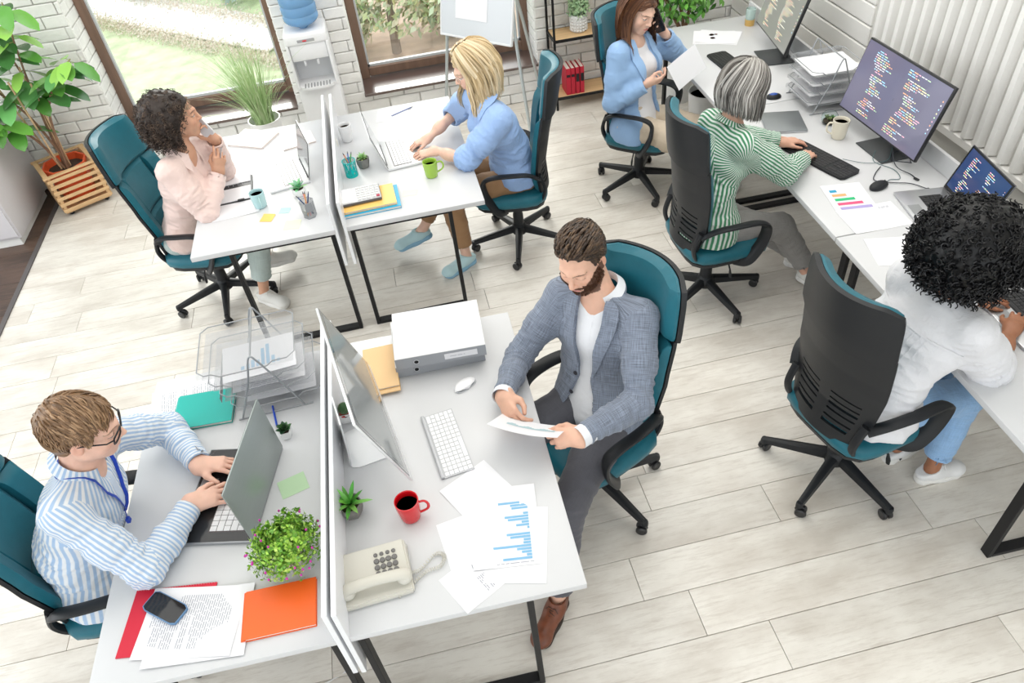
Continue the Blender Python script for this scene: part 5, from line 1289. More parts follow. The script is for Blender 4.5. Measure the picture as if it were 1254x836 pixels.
# ---- woman with black curls
def woman_black():
    K = person(dict(label='woman with full black curls in a white blouse and light blue jeans, seen from behind', fem=True, heading=12, hip=(1.685, 1.795, .555), shc=(1.870, 1.778, 1.045), sh_heading=14, slouch=.04, sw=.165, arm=1.0, girth=1.04,
        head=(1.915, 1.792, 1.262), hscale=1.03, head_rot=(24, 26, 0), skin=SK_D, hair=(.01, .01, .01), lips=(.3, .1, .08), eyes=True,
        wrR=(2.255, 1.775, .800), wrL=(2.235, 1.985, .800), ehR=(-.2, -.55, -1), ehL=(.2, 1, -.7),
        handR=dict(dir=(.80, .55, -.05), back=(0, 0, 1), curls=[(.3, .45, .3)]*4, thumb='rest', spread=.10),
        handL=dict(dir=(.95, -.22, -.05), back=(0, 0, 1), curls=[(.3, .45, .3)]*4, thumb='rest', spread=.12),
        ankR=(2.06, 1.665, .09), toeR=(2.235, 1.665, 0), ankL=(1.985, 1.815, .09), toeL=(2.14, 1.86, 0), hh=.0040))
    bm = cloth('white_blouse_cotton', (.72, .72, .745), .8, bump=.4)
    F = torso_field(K, .014, .10, loose=.024, sleeve=(.38, .38), slR=.054, slw=.048, wr=.0075, breast=1.0, puff=.014)
    F.cut(plane(K['hip']-UP*.045, -UP), .004)
    s_ = garment(K, 'blouse', F, bm, .0075); collar(K, bm, .060, .026, .022, .35, .02)
    rs, ft, ut = K['TR']; bf = np.stack([-rs, -ft, ut])      # yoke seam gathered across the back
    drape('yoke_seam', F, K, [(-.20, .055), (-.20, .048)], [(.20, .055), (.20, .048)], 26, 1, .001, .004, bm, s_, fr=bf)
    for k in range(9):
        a = -.10+.025*k; drape('gather', F, K, [(a, .048), (a+.002, -.05-.02*(k % 2))], [(a+.006, .048), (a+.005, -.05-.02*(k % 2))], 2, 8, -.0005, .003, bm, s_, fr=bf)
    trousers(K, cloth('light_blue_jeans', (.27, .45, .70), .8, weave=.12, bump=.35), .012, .07, .058)
    wt = mat('white_leather', (.78, .78, .78), .45); ws = mat('white_rubber', (.80, .79, .76))
    shoe(K['root'], 'wl', (2.235, 1.665, 0), (2.06, 1.665, 0), 'sneaker', wt, ws); shoe(K['root'], 'wl', (2.14, 1.86, 0), (1.985, 1.815, 0), 'sneaker', wt, ws)
    hm = hair_mat('hair_black_curls', .38)
    def fc(P): return P[:, 1]-np.interp(P[:, 2], [-.2, -.02, .03, .07, .09, .2], [-.0, .02, .045, .075, .10, .15])
    curly_hair(K, 1150, (0, -.030, .020), (.205, .200, .190), [(.005, .005, .006), (.008, .008, .009), (.003, .003, .004)], 4, .0085, .0044, .060, fc, .022, (1.8, 3.2), (.0025, .0025, .003), hm, -.19)
    fix_children(K); return K
import time as _t
PEOPLE = {}
for fn in (man_grey, man_striped, woman_pink, woman_blonde, woman_blazer, woman_grey, woman_black):
    t0 = _t.time(); PEOPLE[fn.__name__] = fn(); print('TIME', fn.__name__, round(_t.time()-t0, 1))
# ================================================================== things on the desks
T = DZ
paper_m = mat('paper_white', (.80, .80, .825), .7)
def local(o): return o
def lines_mb(w, h, rows, x0=-.38, x1=.38, y0=.36, step=.028, th=.0012, seed=0, ragged=True, z=.0006, cols=None, hh=None):
    """rows of tiny dashes that read as typed lines"""
    rg = random.Random(seed); m = MB()
    for k in range(rows):
        y = (y0-step*k)*h; x = x0*w; end = lerp(x0, x1, rg.uniform(.35, 1) if ragged and rg.random() < .3 else 1)*w
        while x < end:
            l = rg.uniform(.01, .035); e = min(x+l, end)
            c = cols[rg.randrange(len(cols))] if cols else None
            t = hh or th; m.add([(x, y-t, z), (e, y-t, z), (e, y+t, z), (x, y+t, z)], [(0, 1, 2, 3)], c); x = e+.004
    return m
ink = mat('grey_print', (.35, .36, .42), .8); chart_blue = mat('chart_blue_print', (.22, .47, .70), .7)
def sheet_obj(name, x, y, z, rot, w, h, label, cat, group=None, curl=.004, seed=0, M=None, m_=None):
    rg = random.Random(seed); a, b = rg.uniform(-1, 1), rg.uniform(-1, 1)
    f = lambda u, v: ((u-.5)*w, (v-.5)*h, curl*(max(0, a*(u-.5)*(v-.5)*4))+curl*.5*max(0, b*(u-.5))**1)
    o = MB().sheet(f, 8, 10, .0004).build(name, m_ or paper_m, None, 60)
    o.location = (x, y, z); o.rotation_euler.z = math.radians(rot); return tag(o, label, cat, group)
def notebook(x, y, rot, w, h, t, col, label, name='notebook', z=T, pages=(.80, .77, .70), soft=True, cat='notebook'):
    r = empty(name, (x, y, z), math.radians(rot), label, cat); cm = mat(name+'_cover_%g_%g' % (col[0], col[1]), col, .42, bump=.06, bscale=400)
    MB().box((0, 0, .0012), (w, h, .0024), bev=.0008).build('back_cover', cm, r)
    MB().box((.001, 0, t/2), (w-.008, h-.007, t-.005), bev=.0008).build('pages', mat('page_block', pages, .8, noise=.1, nscale=3, stretch=(1, 1, 900)), r)
    MB().box((0, 0, t-.0012), (w, h, .0024), bev=.0008).build('front_cover', cm, r)
    MB().tube([(-w/2, -h/2, t/2), (-w/2, h/2, t/2)], t/2, 10, flat=.45).build('spine', cm, r)
    return r
def mug(x, y, col, label, h=.095, r=.040, ang=0, liquid=(.02, .008, .004), taper=.80, handle=True, level=.72, z=T, hs=1.0):
    o = empty('mug', (x, y, z), math.radians(ang), label, 'mug'); m_ = mat('ceramic_%g_%g' % (col[0], col[2]), col, .18, coat=.5)
    b = r*taper; R = lambda t: lerp(b, r, min(1, t*1.25)**.7)
    pr = [(0, .001), (b*.88, 0), (b, .004)]+[(R(t), h*t) for t in (.1, .25, .5, .75, .95)]+[(r-.0005, h), (r-.003, h+.0008), (r-.0048, h-.001)]+[(R(t)-.0045, h*t) for t in (.8, .5, .2)]+[(b*.7, .007), (0, .006)]
    MB().lathe(pr, seg=32).build('body', m_, o, 50)
    MB().lathe([(0, h*level), (R(level)-.0046, h*level)], seg=28).build('drink', mat('drink_%g' % liquid[0], liquid, .08), o)
    if handle:
        hp = spline([(R(.85)-.003, 0, h*.84), (R(.8)+.018*hs, 0, h*.86), (R(.6)+.030*hs, 0, h*.66), (R(.4)+.026*hs, 0, h*.40), (R(.25)-.003, 0, h*.22)], 6)
        MB().tube(hp, .0055, 8, flat=(.7, (0, 1, 0))).build('handle', m_, o, 60)
    return o
key_w = mat('white_key', (.82, .82, .83), .45); key_b = mat('black_key', (.018, .018, .02), .45); alu = mat('silver_aluminium', (.62, .63, .65), .32, metal=.85); alu_l = mat('pale_aluminium', (.78, .79, .80), .35, metal=.5)
KEYM = {}
def key_mesh(w, h, m_):
    k = (round(w, 4), round(h, 4), m_.name)
    if k not in KEYM: KEYM[k] = MB().prism([(-w/2, -h/2), (w/2, -h/2), (w/2, h/2), (-w/2, h/2)], 0, .0022).mesh('key', m_)
    return KEYM[k]
def keys(parent, cols, rows, w, h, m_, x0=0, y0=0, z=0, gap=.0028, space=True, keep=None):
    """typing side is -y: keys as single parts, a wide space bar in the front row"""
    kw, kh = w/cols, h/rows
    for r in range(rows):
        c = 0
        while c < cols:
            n = 1
            if space and r == 0 and c == 3: n = 5
            elif c+2 == cols and r % 2: n = 2
            if keep and not keep(c, r): c += n; continue
            inst(key_mesh(kw*n-gap, kh-gap, m_), 'key', parent, (x0-w/2+kw*(c+n/2), y0-h/2+kh*(r+.5), z)); c += n
def frame_rot(r, rotdeg):   # typing side faces -x' ; local y is towards the hinge
    r.rotation_euler.z = math.radians(rotdeg-90)
CODE = [(.85, .45, .25), (.75, .75, .8), (.35, .62, .85), (.85, .80, .45), (.55, .78, .50), (.80, .45, .55)]
def screen_code(parent, w, h, z, base, seed, dens=46, warm=False, strength=1.0, top=True):
    """glass face with windows of code; lies in the local xy plane, +z is the viewing side"""
    sm = mat('screen_glow_%d' % seed, base, .12, emit=strength*.8, coat=.4); MB().box((0, 0, z), (w, h, .001)).build('display', sm, parent)
    d = parent.children[-1] if parent.children else parent
    m = MB(); m.hascol = True; rg = random.Random(seed)
    cols = [(.9, .8, .45), (.85, .85, .75), (.85, .5, .4), (.75, .75, .65)] if warm else CODE
    for p, (xa, xb) in enumerate([(-.36, -.06), (.04, .40)]):
        y = .43; ind = 0
        while y > -.44:
            ind = max(0, min(4, ind+rg.choice([-1, 0, 0, 1]))); x = xa+.022*ind; e = x+rg.uniform(.05, (xb-xa)*.75)
            if rg.random() < .86:
                while x < e:
                    l = rg.uniform(.012, .05); c = cols[rg.randrange(len(cols))]; t = .0062 if dens > 30 else .0095; X0, X1 = x*w, min(x+l, e)*w; Y = y*h
                    m.add([(X0, Y-t*h, z+.0008), (X1, Y-t*h, z+.0008), (X1, Y+t*h, z+.0008), (X0, Y+t*h, z+.0008)], [(0, 1, 2, 3)], c); x += l+.008
            y -= 1/dens
    for k in range(9):   # application icons down one side
        c = CODE[k % 6]; Y = (.30-.055*k)*h; m.add([(.468*w, Y, z+.0008), (.478*w, Y, z+.0008), (.478*w, Y+.018*h, z+.0008), (.468*w, Y+.018*h, z+.0008)], [(0, 1, 2, 3)], c)
    cm = mat('code_text_glow', (1, 1, 1), .4, attr='Col'); b = cm.node_tree.nodes['Principled BSDF']
    if not b.inputs['Emission Color'].is_linked:
        a = [n for n in cm.node_tree.nodes if n.type == 'ATTRIBUTE'][0]; cm.node_tree.links.new(a.outputs['Color'], b.inputs['Emission Color']); b.inputs['Emission Strength'].default_value = .5
    o = m.build('code_text', cm, parent); tag(o, kind='stuff')
def laptop(x, y, rot, w, d, openang, label, deck=alu, lidm=alu, key=key_b, keyrect=(.86, .42), pad=True, screen=None, t=.016, z=T, deckpanel=None, pos=.60):
    """(x, y) base centre; rot = heading from the user to the hinge"""
    r = empty('laptop', (x, y, z), 0, label, 'laptop'); frame_rot(r, rot)
    MB().box((0, 0, t/2+.001), (w, d, t-.002), bev=.004, seg=2).build('base', deck, r)
    if deckpanel: MB().box((0, 0, t+.0002), (w-.010, d-.010, .0012), bev=.0004).build('palm_rest', deckpanel, r)
    kw, kh = w*keyrect[0], d*keyrect[1]; ky = d*(pos-.5)
    MB().box((0, ky, t+.0006), (kw+.006, kh+.006, .0012)).build('keyboard_well', mat('dark_well', (.03, .03, .035), .5) if key is key_b else mat('well_grey', (.10, .08, .08), .5), r)
    keys(r, 15, 5, kw, kh, key, 0, ky, t+.0012, gap=.0026)
    if pad: MB().box((-.01, -d*.335, t+.0006), (w*.27, d*.22, .001), bev=.0003).build('trackpad', mat('trackpad_grey', (.36, .37, .38), .35, metal=.5), r)
    l = empty('lid', (0, d/2-.004, t)); l.parent = r; l.rotation_euler.x = math.radians(180-openang)  # local: +y grows away from the hinge when shut, rotated open
    # lid local frame: x width, y up the lid, z towards the user face
    l.rotation_euler = (math.radians(openang-180)*-1+math.radians(0), 0, 0)
    l.rotation_euler = (math.radians(180-openang), 0, 0)
    q = openang; l.rotation_euler = (math.radians(90-(q-90)), 0, 0)
    H = d*.96
    MB().box((0, H/2, -.0035), (w, H, .006), bev=.003, seg=2).build('lid_shell', lidm, l)
    MB().box((0, H/2, .0001), (w-.006, H-.006, .002), bev=.0005).build('screen_bezel', mat('screen_bezel_black', (.012, .012, .014), .25), l)
    if screen: screen_code(l, w*.92, H*.86, .0018+.0, screen[0], screen[1], 22, strength=screen[2]); [c for c in l.children]
    else: MB().box((0, H*.52, .0016), (w*.92, H*.86, .001)).build('display', mat('screen_dim_%s' % label[:5], (.10, .11, .12), .1), l)
    if screen:
        for c in l.children:
            if c.name.startswith(('display', 'code_text')): c.location.y = H*.52
    MB().tube([(-w*.36, d/2-.004, t+.001), (w*.36, d/2-.004, t+.001)], .005, 8).build('hinge', mat('hinge_dark', (.05, .05, .055), .4), r)
    return r

# ---- desk of the man with a lanyard
lapP2 = laptop(-.905, 1.862, -13, .43, .295, 88, 'large laptop with a brushed lid, black deck and white keys, under the lanyard man\'s hands', deck=mat('laptop_base_edge', (.35, .36, .38), .35, metal=.7), lidm=mat('brushed_grey_green_lid', (.36, .40, .39), .35, metal=.75, noise=.05, nscale=12, stretch=(1, 60, 1)), key=key_w, deckpanel=mat('glossy_black_deck', (.018, .018, .02), .15), keyrect=(.78, .44), pad=True, pos=.62)
notebook(-.708, 1.338, -1, .236, .172, .016, (.90, .13, .012), 'orange hardback notebook at the desk corner')
r = empty('spiral_notepad', (-1.085, 1.402, T), math.radians(-8), 'red spiral notepad under the papers and the black phone', 'notepad')
MB().box((0, 0, .003), (.28, .235, .005), bev=.001).build('cover', mat('crimson_cover', (.62, .008, .035), .45), r)
for k in range(30): inst(MB().tube([(0, .004*math.cos(a), .004+.005*math.sin(a)) for a in np.linspace(0, 2*PI, 9)[:-1]], .0006, 4, closed=True).mesh('ring', alu) if k == 0 else rg_, 'ring', r, (-.132+.0091*k, .117, 0)); rg_ = bpy.data.objects['ring'].data if k == 0 else rg_
a = sheet_obj('paper', -1.005, 1.372, T+.0065, -12, .33, .245, 'typed sheet lying on top of the red notepad, under the black phone', 'paper', 'typed papers by the orange notebook', seed=1)
lines_mb(.245, .33, 34, seed=3, step=.024, y0=.38).build('print', ink, a, rz=math.radians(-90), loc=(0, 0, .0005))
a = sheet_obj('paper', -.975, 1.352, T+.0058, -6, .33, .25, 'lower typed sheet whose edge shows below the top one, near the orange notebook', 'paper', 'typed papers by the orange notebook', seed=2)
def smartphone(x, y, z, rot, label, case, M=None, w=.075, h=.152, glass=None):
    r = empty('smartphone', (x, y, z), math.radians(rot), label, 'phone')
    MB().prism([(p.x, p.y) for p in superell(None, w/2, h/2, 0, 28, 9)], 0, .0088).build('case', case, r)
    MB().prism([(p.x, p.y) for p in superell(None, w/2-.003, h/2-.003, 0, 28, 9)], .0088, .0094).build('glass', glass or mat('phone_glass_black', (.012, .013, .016), .06), r); 
    if M is not None: r.matrix_world = M
    return r
smartphone(-1.095, 1.440, T+.0085, 52, 'black smartphone in a blue case lying on the papers', mat('blue_phone_case', (.12, .24, .42), .5))
r = notebook(-1.045, 2.345, -3, .245, .195, .018, (.005, .43, .37), 'turquoise hardback notebook left of the wire tray')
a = sheet_obj('paper', -1.12, 2.42, T+.0006, 6, .33, .24, 'typed sheet lying under the turquoise notebook', 'paper', seed=5)
lines_mb(.24, .33, 30, seed=6).build('print', ink, a, rz=math.radians(90), loc=(0, 0, .0005))
def note(x, y, rot, w, h, col, label, n=3):
    r = empty('sticky_note', (x, y, T), math.radians(rot), label, 'sticky note'); m_ = mat('note_%g_%g' % (col[0], col[2]), col, .7)
    for k in range(n): MB().sheet(lambda u, v: ((u-.5)*w+.001*k, (v-.5)*h, .0006+.0005*k+.004*(v**3)*(k == n-1)), 2, 6, .0004).build('leaf', m_, r)
    return r
note(-.672, 1.842, 16, .105, .085, (.52, .72, .46), 'pale green sticky note between the laptop and the flowering plant', 1)
def pen(x, y, rot, ln, col, label, z=T, tilt=0, cat='pen', name='pen', tip=(.1, .1, .1)):
    r = empty(name, (x, y, z+.0045), math.radians(rot), label, cat); m_ = mat('pen_%g_%g_%g' % col, col, .35)
    MB().tube([(-ln/2, 0, 0), (ln*.40, 0, 0)], .0042, 10).build('barrel', m_, r); MB().tube([(ln*.40, 0, 0), (ln*.46, 0, 0), (ln/2, 0, 0)], [.0040, .0026, .0006], 8).build('tip', mat('pen_tip_%g' % tip[0], tip, .4), r)
    return r
pen(-.750, 2.217, -80, .135, (.02, .08, .55), 'blue ballpoint pen lying by the wire letter tray')
# wire letter trays
wire = mat('grey_wire', (.33, .345, .36), .35, metal=.6)
def mesh_mat(name, col, scale, fill=.42):
    if name in MAT: return MAT[name]
    m = mat(name, col, .4, metal=.5); nt = m.node_tree; N = nt.nodes; L = nt.links; b = N['Principled BSDF']; tc = N.new('ShaderNodeTexCoord'); sp = N.new('ShaderNodeSeparateXYZ'); L.new(tc.outputs['Object'], sp.inputs[0]); fs = []
    for i in (0, 1):
        a = N.new('ShaderNodeMath'); a.operation = 'MULTIPLY'; a.inputs[1].default_value = scale; L.new(sp.outputs[i], a.inputs[0]); c = N.new('ShaderNodeMath'); c.operation = 'FRACT'; L.new(a.outputs[0], c.inputs[0]); d = N.new('ShaderNodeMath'); d.operation = 'LESS_THAN'; d.inputs[1].default_value = fill; L.new(c.outputs[0], d.inputs[0]); fs.append(d.outputs[0])
    x = N.new('ShaderNodeMath'); x.operation = 'MAXIMUM'; L.new(fs[0], x.inputs[0]); L.new(fs[1], x.inputs[1]); L.new(x.outputs[0], b.inputs['Alpha']); return m
wmesh = mesh_mat('perforated_wire_mesh', (.50, .51, .53), 330, .15)
def letter_tray(x, y, rot, label, w=.385, d=.30, tiers=4, z0=.045, step=.068, lean=.022, H=.325):
    r = empty('letter_tray', (x, y, T), math.radians(rot), label, 'letter tray'); tz = []
    for k in range(tiers):
        z = z0+step*k; ox = -lean*(k-1.5); W2, D2 = w/2, d/2; dip = .026
        p = [(ox-W2, -D2+.03, z+dip*.0+.028), (ox-W2, D2-.03, z+.028), (ox-W2+.03, D2, z+.028), (ox+W2-.03, D2, z+.028), (ox+W2, D2-.03, z+.028), (ox+W2, -D2+.03, z+.028), (ox+W2-.03, -D2, z+.028), (ox+W2*.55, -D2, z+.028), (ox+W2*.40, -D2, z+.008), (ox-W2*.55, -D2, z+.008), (ox-W2*.7, -D2, z+.028), (ox-W2+.03, -D2, z+.028)]
        b = empty('tier', (0, 0, 0)); b.parent = r
        MB().tube(p, .0026, 6, closed=True).build('rim', wire, b)
        m = MB().box((ox, 0, z+.0), (w-.022, d-.012, .0012)); m.build('mesh_floor', wmesh, b)
        s_ = MB(); 
        for (a, c) in (((ox-W2, D2), (ox+W2, D2)), ((ox-W2, -D2), (ox-W2, D2)), ((ox+W2, -D2), (ox+W2, D2))): s_.add([(a[0], a[1], z), (c[0], c[1], z), (c[0], c[1], z+.028), (a[0], a[1], z+.028)], [(0, 1, 2, 3)])
        s_.build('mesh_side', wmesh, b); tz.append((ox, z))
    for s in (-1, 1):
        yy = s*(d/2+.004); m = MB(); m.tube(spline([(-.135, yy, .003), (-.055, yy, .18), (-.018, yy, H-.03), (.0, yy, H), (.018, yy, H-.03), (.07, yy, .16), (.125, yy, .003)], 6), .0040, 8); m.tube([(-.15, yy, .004), (.16, yy, .004)], .0038, 6); m.build('side_frame', wire, r)
    MB().tube([(0, -d/2-.004, H), (0, d/2+.004, H)], .0040, 8).build('handle_bar', wire, r)
    return r, tz
trA, tz = letter_tray(-.755, 2.405, 2, 'grey wire letter tray with four tiers of papers, beside the low partition')
def tray_papers(tr, tz, seeds, chart=None, label='', group=None, w=.30, d=.215):
    M = tr.matrix_world if False else Matrix.Translation(tr.location) @ Matrix.Rotation(tr.rotation_euler.z, 4, 'Z')
    out = []
    for (ti, sd, lab) in seeds:
        ox, z = tz[ti]; p = M @ Vector((ox+.004*(sd % 3-1), .003*(sd % 2), z+.0016)); o = sheet_obj('paper', p.x, p.y, p.z, math.degrees(tr.rotation_euler.z)+(sd % 5-2)*1.2, w, d, lab, 'paper', group, curl=.003, seed=sd); out.append(o)
    return out
ps = tray_papers(trA, tz, [(0, 2, 'sheet in the lowest tier of the tray beside the turquoise notebook'), (1, 3, 'typed sheet in the second tier of the tray beside the turquoise notebook'), (2, 4, 'sheet printed with a blue column chart in the wire tray')], group='papers in the wire tray by the turquoise notebook')
lines_mb(.30, .215, 9, seed=9, y0=-.1, step=.05).build('print', ink, ps[1], loc=(0, 0, .0005))
m = MB()
for k, h in enumerate([.022, .028, .045, .038, .105, .125, .045, .018]):
    x = -.075+.021*k; m.add([(x, -.055, .0007), (x+.014, -.055, .0007), (x+.014, -.055+h, .0007), (x, -.055+h, .0007)], [(0, 1, 2, 3)])
m.build('bar_print', chart_blue, ps[2], loc=(0, 0, .0005))

# ---- desk of the bearded man
r = empty('computer_screen', (-.362, 1.965, T), math.radians(10), 'large silver all-in-one computer screen seen from its edge, facing the bearded man', 'computer')
MB().prism([(p.x-.010, p.y) for p in superell(None, .098, .10, 0, 32, 6)], .0, .006).build('stand_base', alu_l, r)
m = MB(); m.sheet(lambda u, v: (-.105+.018*math.sin(v*1.4), (u-.5)*.155, .004+.235*v), 4, 8, .006); m.build('stand_neck', alu_l, r)
tl = Matrix.Translation((.03, .0, .285)) @ Matrix.Rotation(math.radians(-18), 4, 'Y')
b = MB().box((0, 0, 0), (.010, .645, .40), bev=.003, seg=2, M=tl); b.ball((-.012, 0, -.0), (.016, .22, .13), 20, 10, M=tl); b.build('housing', alu_l, r)
MB().box((.0058, 0, .012), (.0012, .640, .365), bev=.0004, M=tl).build('glass', mat('glossy_screen_glass', (.16, .17, .17), .04, spec=.8, coat=1), r)
MB().box((.0066, 0, .018), (.0006, .600, .315), M=tl).build('display', mat('dim_screen', (.30, .32, .32), .06, spec=.8), r)
cb = MB().tube(spline([(-.115, 0, .06), (-.13, -.015, .03), (-.145, -.02, .022), (-.150, -.012, .05)], 8), .0026, 6).build('cable', mat('white_cable', (.8, .8, .8), .5), r)
r = empty('keyboard', (-.070, 1.880, T), math.radians(97), 'slim white keyboard with silver edge on the bearded man\'s desk', 'keyboard')
m = MB(); m.prism([(-.163, -.064), (.163, -.064), (.163, .064), (-.163, .064)], .0015, .006); m.tube([(-.163, .060, .008), (.163, .060, .008)], .008, 10); m.build('base', mat('keyboard_silver_base', (.50, .51, .53), .4, metal=.4), r)
keys(r, 15, 6, .318, .110, key_w, 0, -.006, .006, gap=.0032)
r = empty('mouse', (.048, 2.164, T), math.radians(30), 'white computer mouse on the bearded man\'s desk', 'mouse')
MB().sheet(lambda u, v: ((u-.5)*.112*math.sqrt(max(0, 1-(2*v-1)**4))**.5, (v-.5)*.057*math.sqrt(max(0.02, 1-(2*u-1)**4)), .004+.021*(1-(2*u-1)**2)**.6*(1-(2*v-1)**2)**.35), 18, 12, -.004).build('top_shell', mat('glossy_white_plastic', (.84, .84, .85), .15, coat=.5), r)
MB().prism([(p.x, p.y) for p in superell(None, .053, .026, 0, 24, 3)], 0, .006).build('underside', alu, r)
def binder(x, y, z, rot, label, lab=True):
    r = empty('lever_arch_file', (x, y, z), math.radians(rot), label, 'binder', 'grey ring binders'); g = mat('grey_binder_board', (.33, .345, .37), .55, bump=.05, bscale=600); W_, D_, H_ = .385, .30, .062
    MB().box((0, 0, H_-.0015), (W_, D_, .003), bev=.0006).build('upper_cover', mat('pale_binder_cover', (.70, .70, .71), .5), r); MB().box((0, 0, .0015), (W_, D_, .003), bev=.0006).build('lower_cover', g, r)
    MB().box((0, -D_/2+.002, H_/2), (W_, .004, H_-.006), bev=.0006).build('spine', g, r)
    MB().box((.0, .012, H_/2-.008), (W_-.03, D_-.05, H_*.6)).build('papers', mat('page_block', (.8, .77, .7)), r)
    m = MB().lathe([(.0125, 0), (.0125, .002), (.0095, .002), (.0095, .0003), (0, .0003)], seg=20, M=Matrix.Translation((-.105, -D_/2-.0002, H_/2)) @ Matrix.Rotation(PI/2, 4, 'X')); m.build('finger_ring', alu, r)
    MB().lathe([(.0095, .0006), (0, .0006)], seg=16, M=Matrix.Translation((-.105, -D_/2-.0006, H_/2)) @ Matrix.Rotation(PI/2, 4, 'X')).build('finger_hole', black_plastic, r)
    if lab:
        MB().box((.085, -D_/2-.0008, H_/2), (.14, .001, .030)).build('label_card', paper_m, r); lines_mb(.08, .02, 1, y0=0, x0=-.4, x1=.4).build('print', ink, r, loc=(.07, -D_/2-.0016, H_/2)).rotation_euler.x = PI/2
    return r
binder(-.030, 2.440, T, -1, 'lower grey ring binder on the corner of the bearded man\'s desk', False); binder(-.018, 2.415, T+.0625, -3, 'upper grey ring binder with a white spine label, on top of the other')
notebook(-.290, 2.350, 90, .262, .142, .034, (.78, .52, .26), 'beige clothbound book beside the grey ring binders', name='book', cat='book', pages=(.86, .80, .68))
mug(-.246, 1.583, (.62, .006, .012), 'red mug of black coffee beside the telephone', h=.100, r=.044, ang=-8, liquid=(.012, .006, .004))
# telephone
r = empty('telephone', (-.386, 1.372, T), math.radians(3), 'cream desk telephone with grey round buttons and a coiled cord', 'telephone'); tm = mat('cream_phone_plastic', (.62, .60, .53), .35)
m = MB(); vs = [(-.118, -.095, .0), (.118, -.095, .0), (.118, .095, .0), (-.118, .095, .0), (-.118, -.095, .026), (.118, -.095, .026), (.112, .092, .052), (-.112, .092, .052)]
bm = bmesh.new(); vv = [bm.verts.new(v) for v in vs]; [bm.faces.new([vv[i] for i in f]) for f in ((3, 2, 1, 0), (4, 5, 6, 7), (0, 1, 5, 4), (1, 2, 6, 5), (2, 3, 7, 6), (3, 0, 4, 7))]; bmesh.ops.bevel(bm, geom=bm.edges[:], offset=.006, segments=3, affect='EDGES'); bm.verts.index_update()
m.add([v.co for v in bm.verts], [[v.index for v in f.verts] for f in bm.faces]); bm.free(); m.build('body', tm, r)
hp = spline([(-.105, -.050, .050), (-.080, -.050, .064), (0, -.050, .072), (.080, -.050, .064), (.105, -.050, .050)], 6)
hm_ = MB().tube(hp, [.020+.006*abs(2*i/(len(hp)-1)-1)**2 for i in range(len(hp))], 12, flat=(.62, (0, 0, 1))); hm_.ball((-.094, -.050, .046), (.028, .030, .020)); hm_.ball((.094, -.050, .046), (.028, .030, .020)); hm_.build('handset', tm, r, 60)
km = MB().lathe([(.0095, 0), (.0095, .003), (.007, .0048), (0, .0048)], seg=14).mesh('button', mat('grey_phone_button', (.16, .155, .15), .45)); sl_ang = math.atan2(.026, .187)
for i in range(4):
    for j in range(4):
        yy = -.012+.0225*j; zz = .026+(yy+.095)/.187*.026; o = inst(km, 'button', r, (.030+.0205*(i-.9)-.0, yy, zz+.0005), rot=(sl_ang, 0, 0), scale=(.75 if j == 3 else 1,)*3)
pts = [];
for k in range(430):
    t = k/429; c = Vector((lerp(.118, .02, 0), 0, 0)); a = t*2*PI*46
    ctrl = [(.112, -.030, .020), (.150, -.020, .012), (.205, .020, .010), (.235, .005, .010), (.215, -.030, .010), (.165, -.035, .010), (.120, -.060, .010), (.060, -.098, .010)]
    if k == 0: cs = spline(ctrl, 12)
    x = t*(len(cs)-1); i = min(int(x), len(cs)-2); p = cs[i].lerp(cs[i+1], x-i); dn = (cs[i+1]-cs[i]).normalized(); nn = dn.cross(Vector((0, 0, 1))).normalized(); pts.append(p+nn*.0062*math.cos(a)+Vector((0, 0, 1))*.0062*math.sin(a))
MB().tube(pts, .0013, 4).build('coiled_cord', tm, r)
# papers at the front corner
a = sheet_obj('paper', .100, 1.375, T+.0012, 75, .297, .21, 'blank under-sheet sticking out nearest the desk corner', 'paper', 'loose papers by the red mug', seed=11)
a = sheet_obj('paper', -.045, 1.395, T+.0006, 8, .20, .285, 'sheet with a small printed table beside the red mug', 'paper', 'loose papers by the red mug', seed=12)
lines_mb(.2, .285, 5, seed=4, y0=.1, step=.06, x1=-.1).build('print', ink, a, loc=(0, 0, .0005), rz=PI/2)
a = sheet_obj('paper', -.075, 1.275, T+.0002, -62, .16, .16, 'half-hidden sheet with a barcode-like print at the desk edge', 'paper', 'loose papers by the red mug', seed=13)
lines_mb(.16, .16, 5, seed=5, x0=0, x1=.4, y0=.3, step=.04).build('print', ink, a, loc=(0, 0, .0005))
a = sheet_obj('paper', .02, 1.60, T+.0009, 28, .21, .25, 'sheet lying askew above the bar chart', 'paper', 'loose papers by the red mug', seed=14)
a = sheet_obj('chart_sheet', .075, 1.455, T+.0028, -8, .235, .325, 'sheet printed with a long blue bar chart on the bearded man\'s desk', 'paper', seed=15, curl=.002)
m = MB(); L_ = [.018, 0, .022, .010, .026, .105, .062, .058, 0, .018, .085, .074, .026, .046, .008, 0, .082, .070, .024, .026, .150, .050, .034, .018, .100]
for k, h in enumerate(L_): y = .148-.0118*k; m.add([(.085-h, y-.0046, .0006), (.085, y-.0046, .0006), (.085, y+.0046, .0006), (.085-h, y+.0046, .0006)], [(0, 1, 2, 3)])
m.build('bar_print', chart_blue, a, loc=(0, 0, .0004)); lines_mb(.2, .3, 1, y0=-.50, x0=-.3, x1=.45, seed=2).build('print', ink, a, loc=(0, 0, .0005))
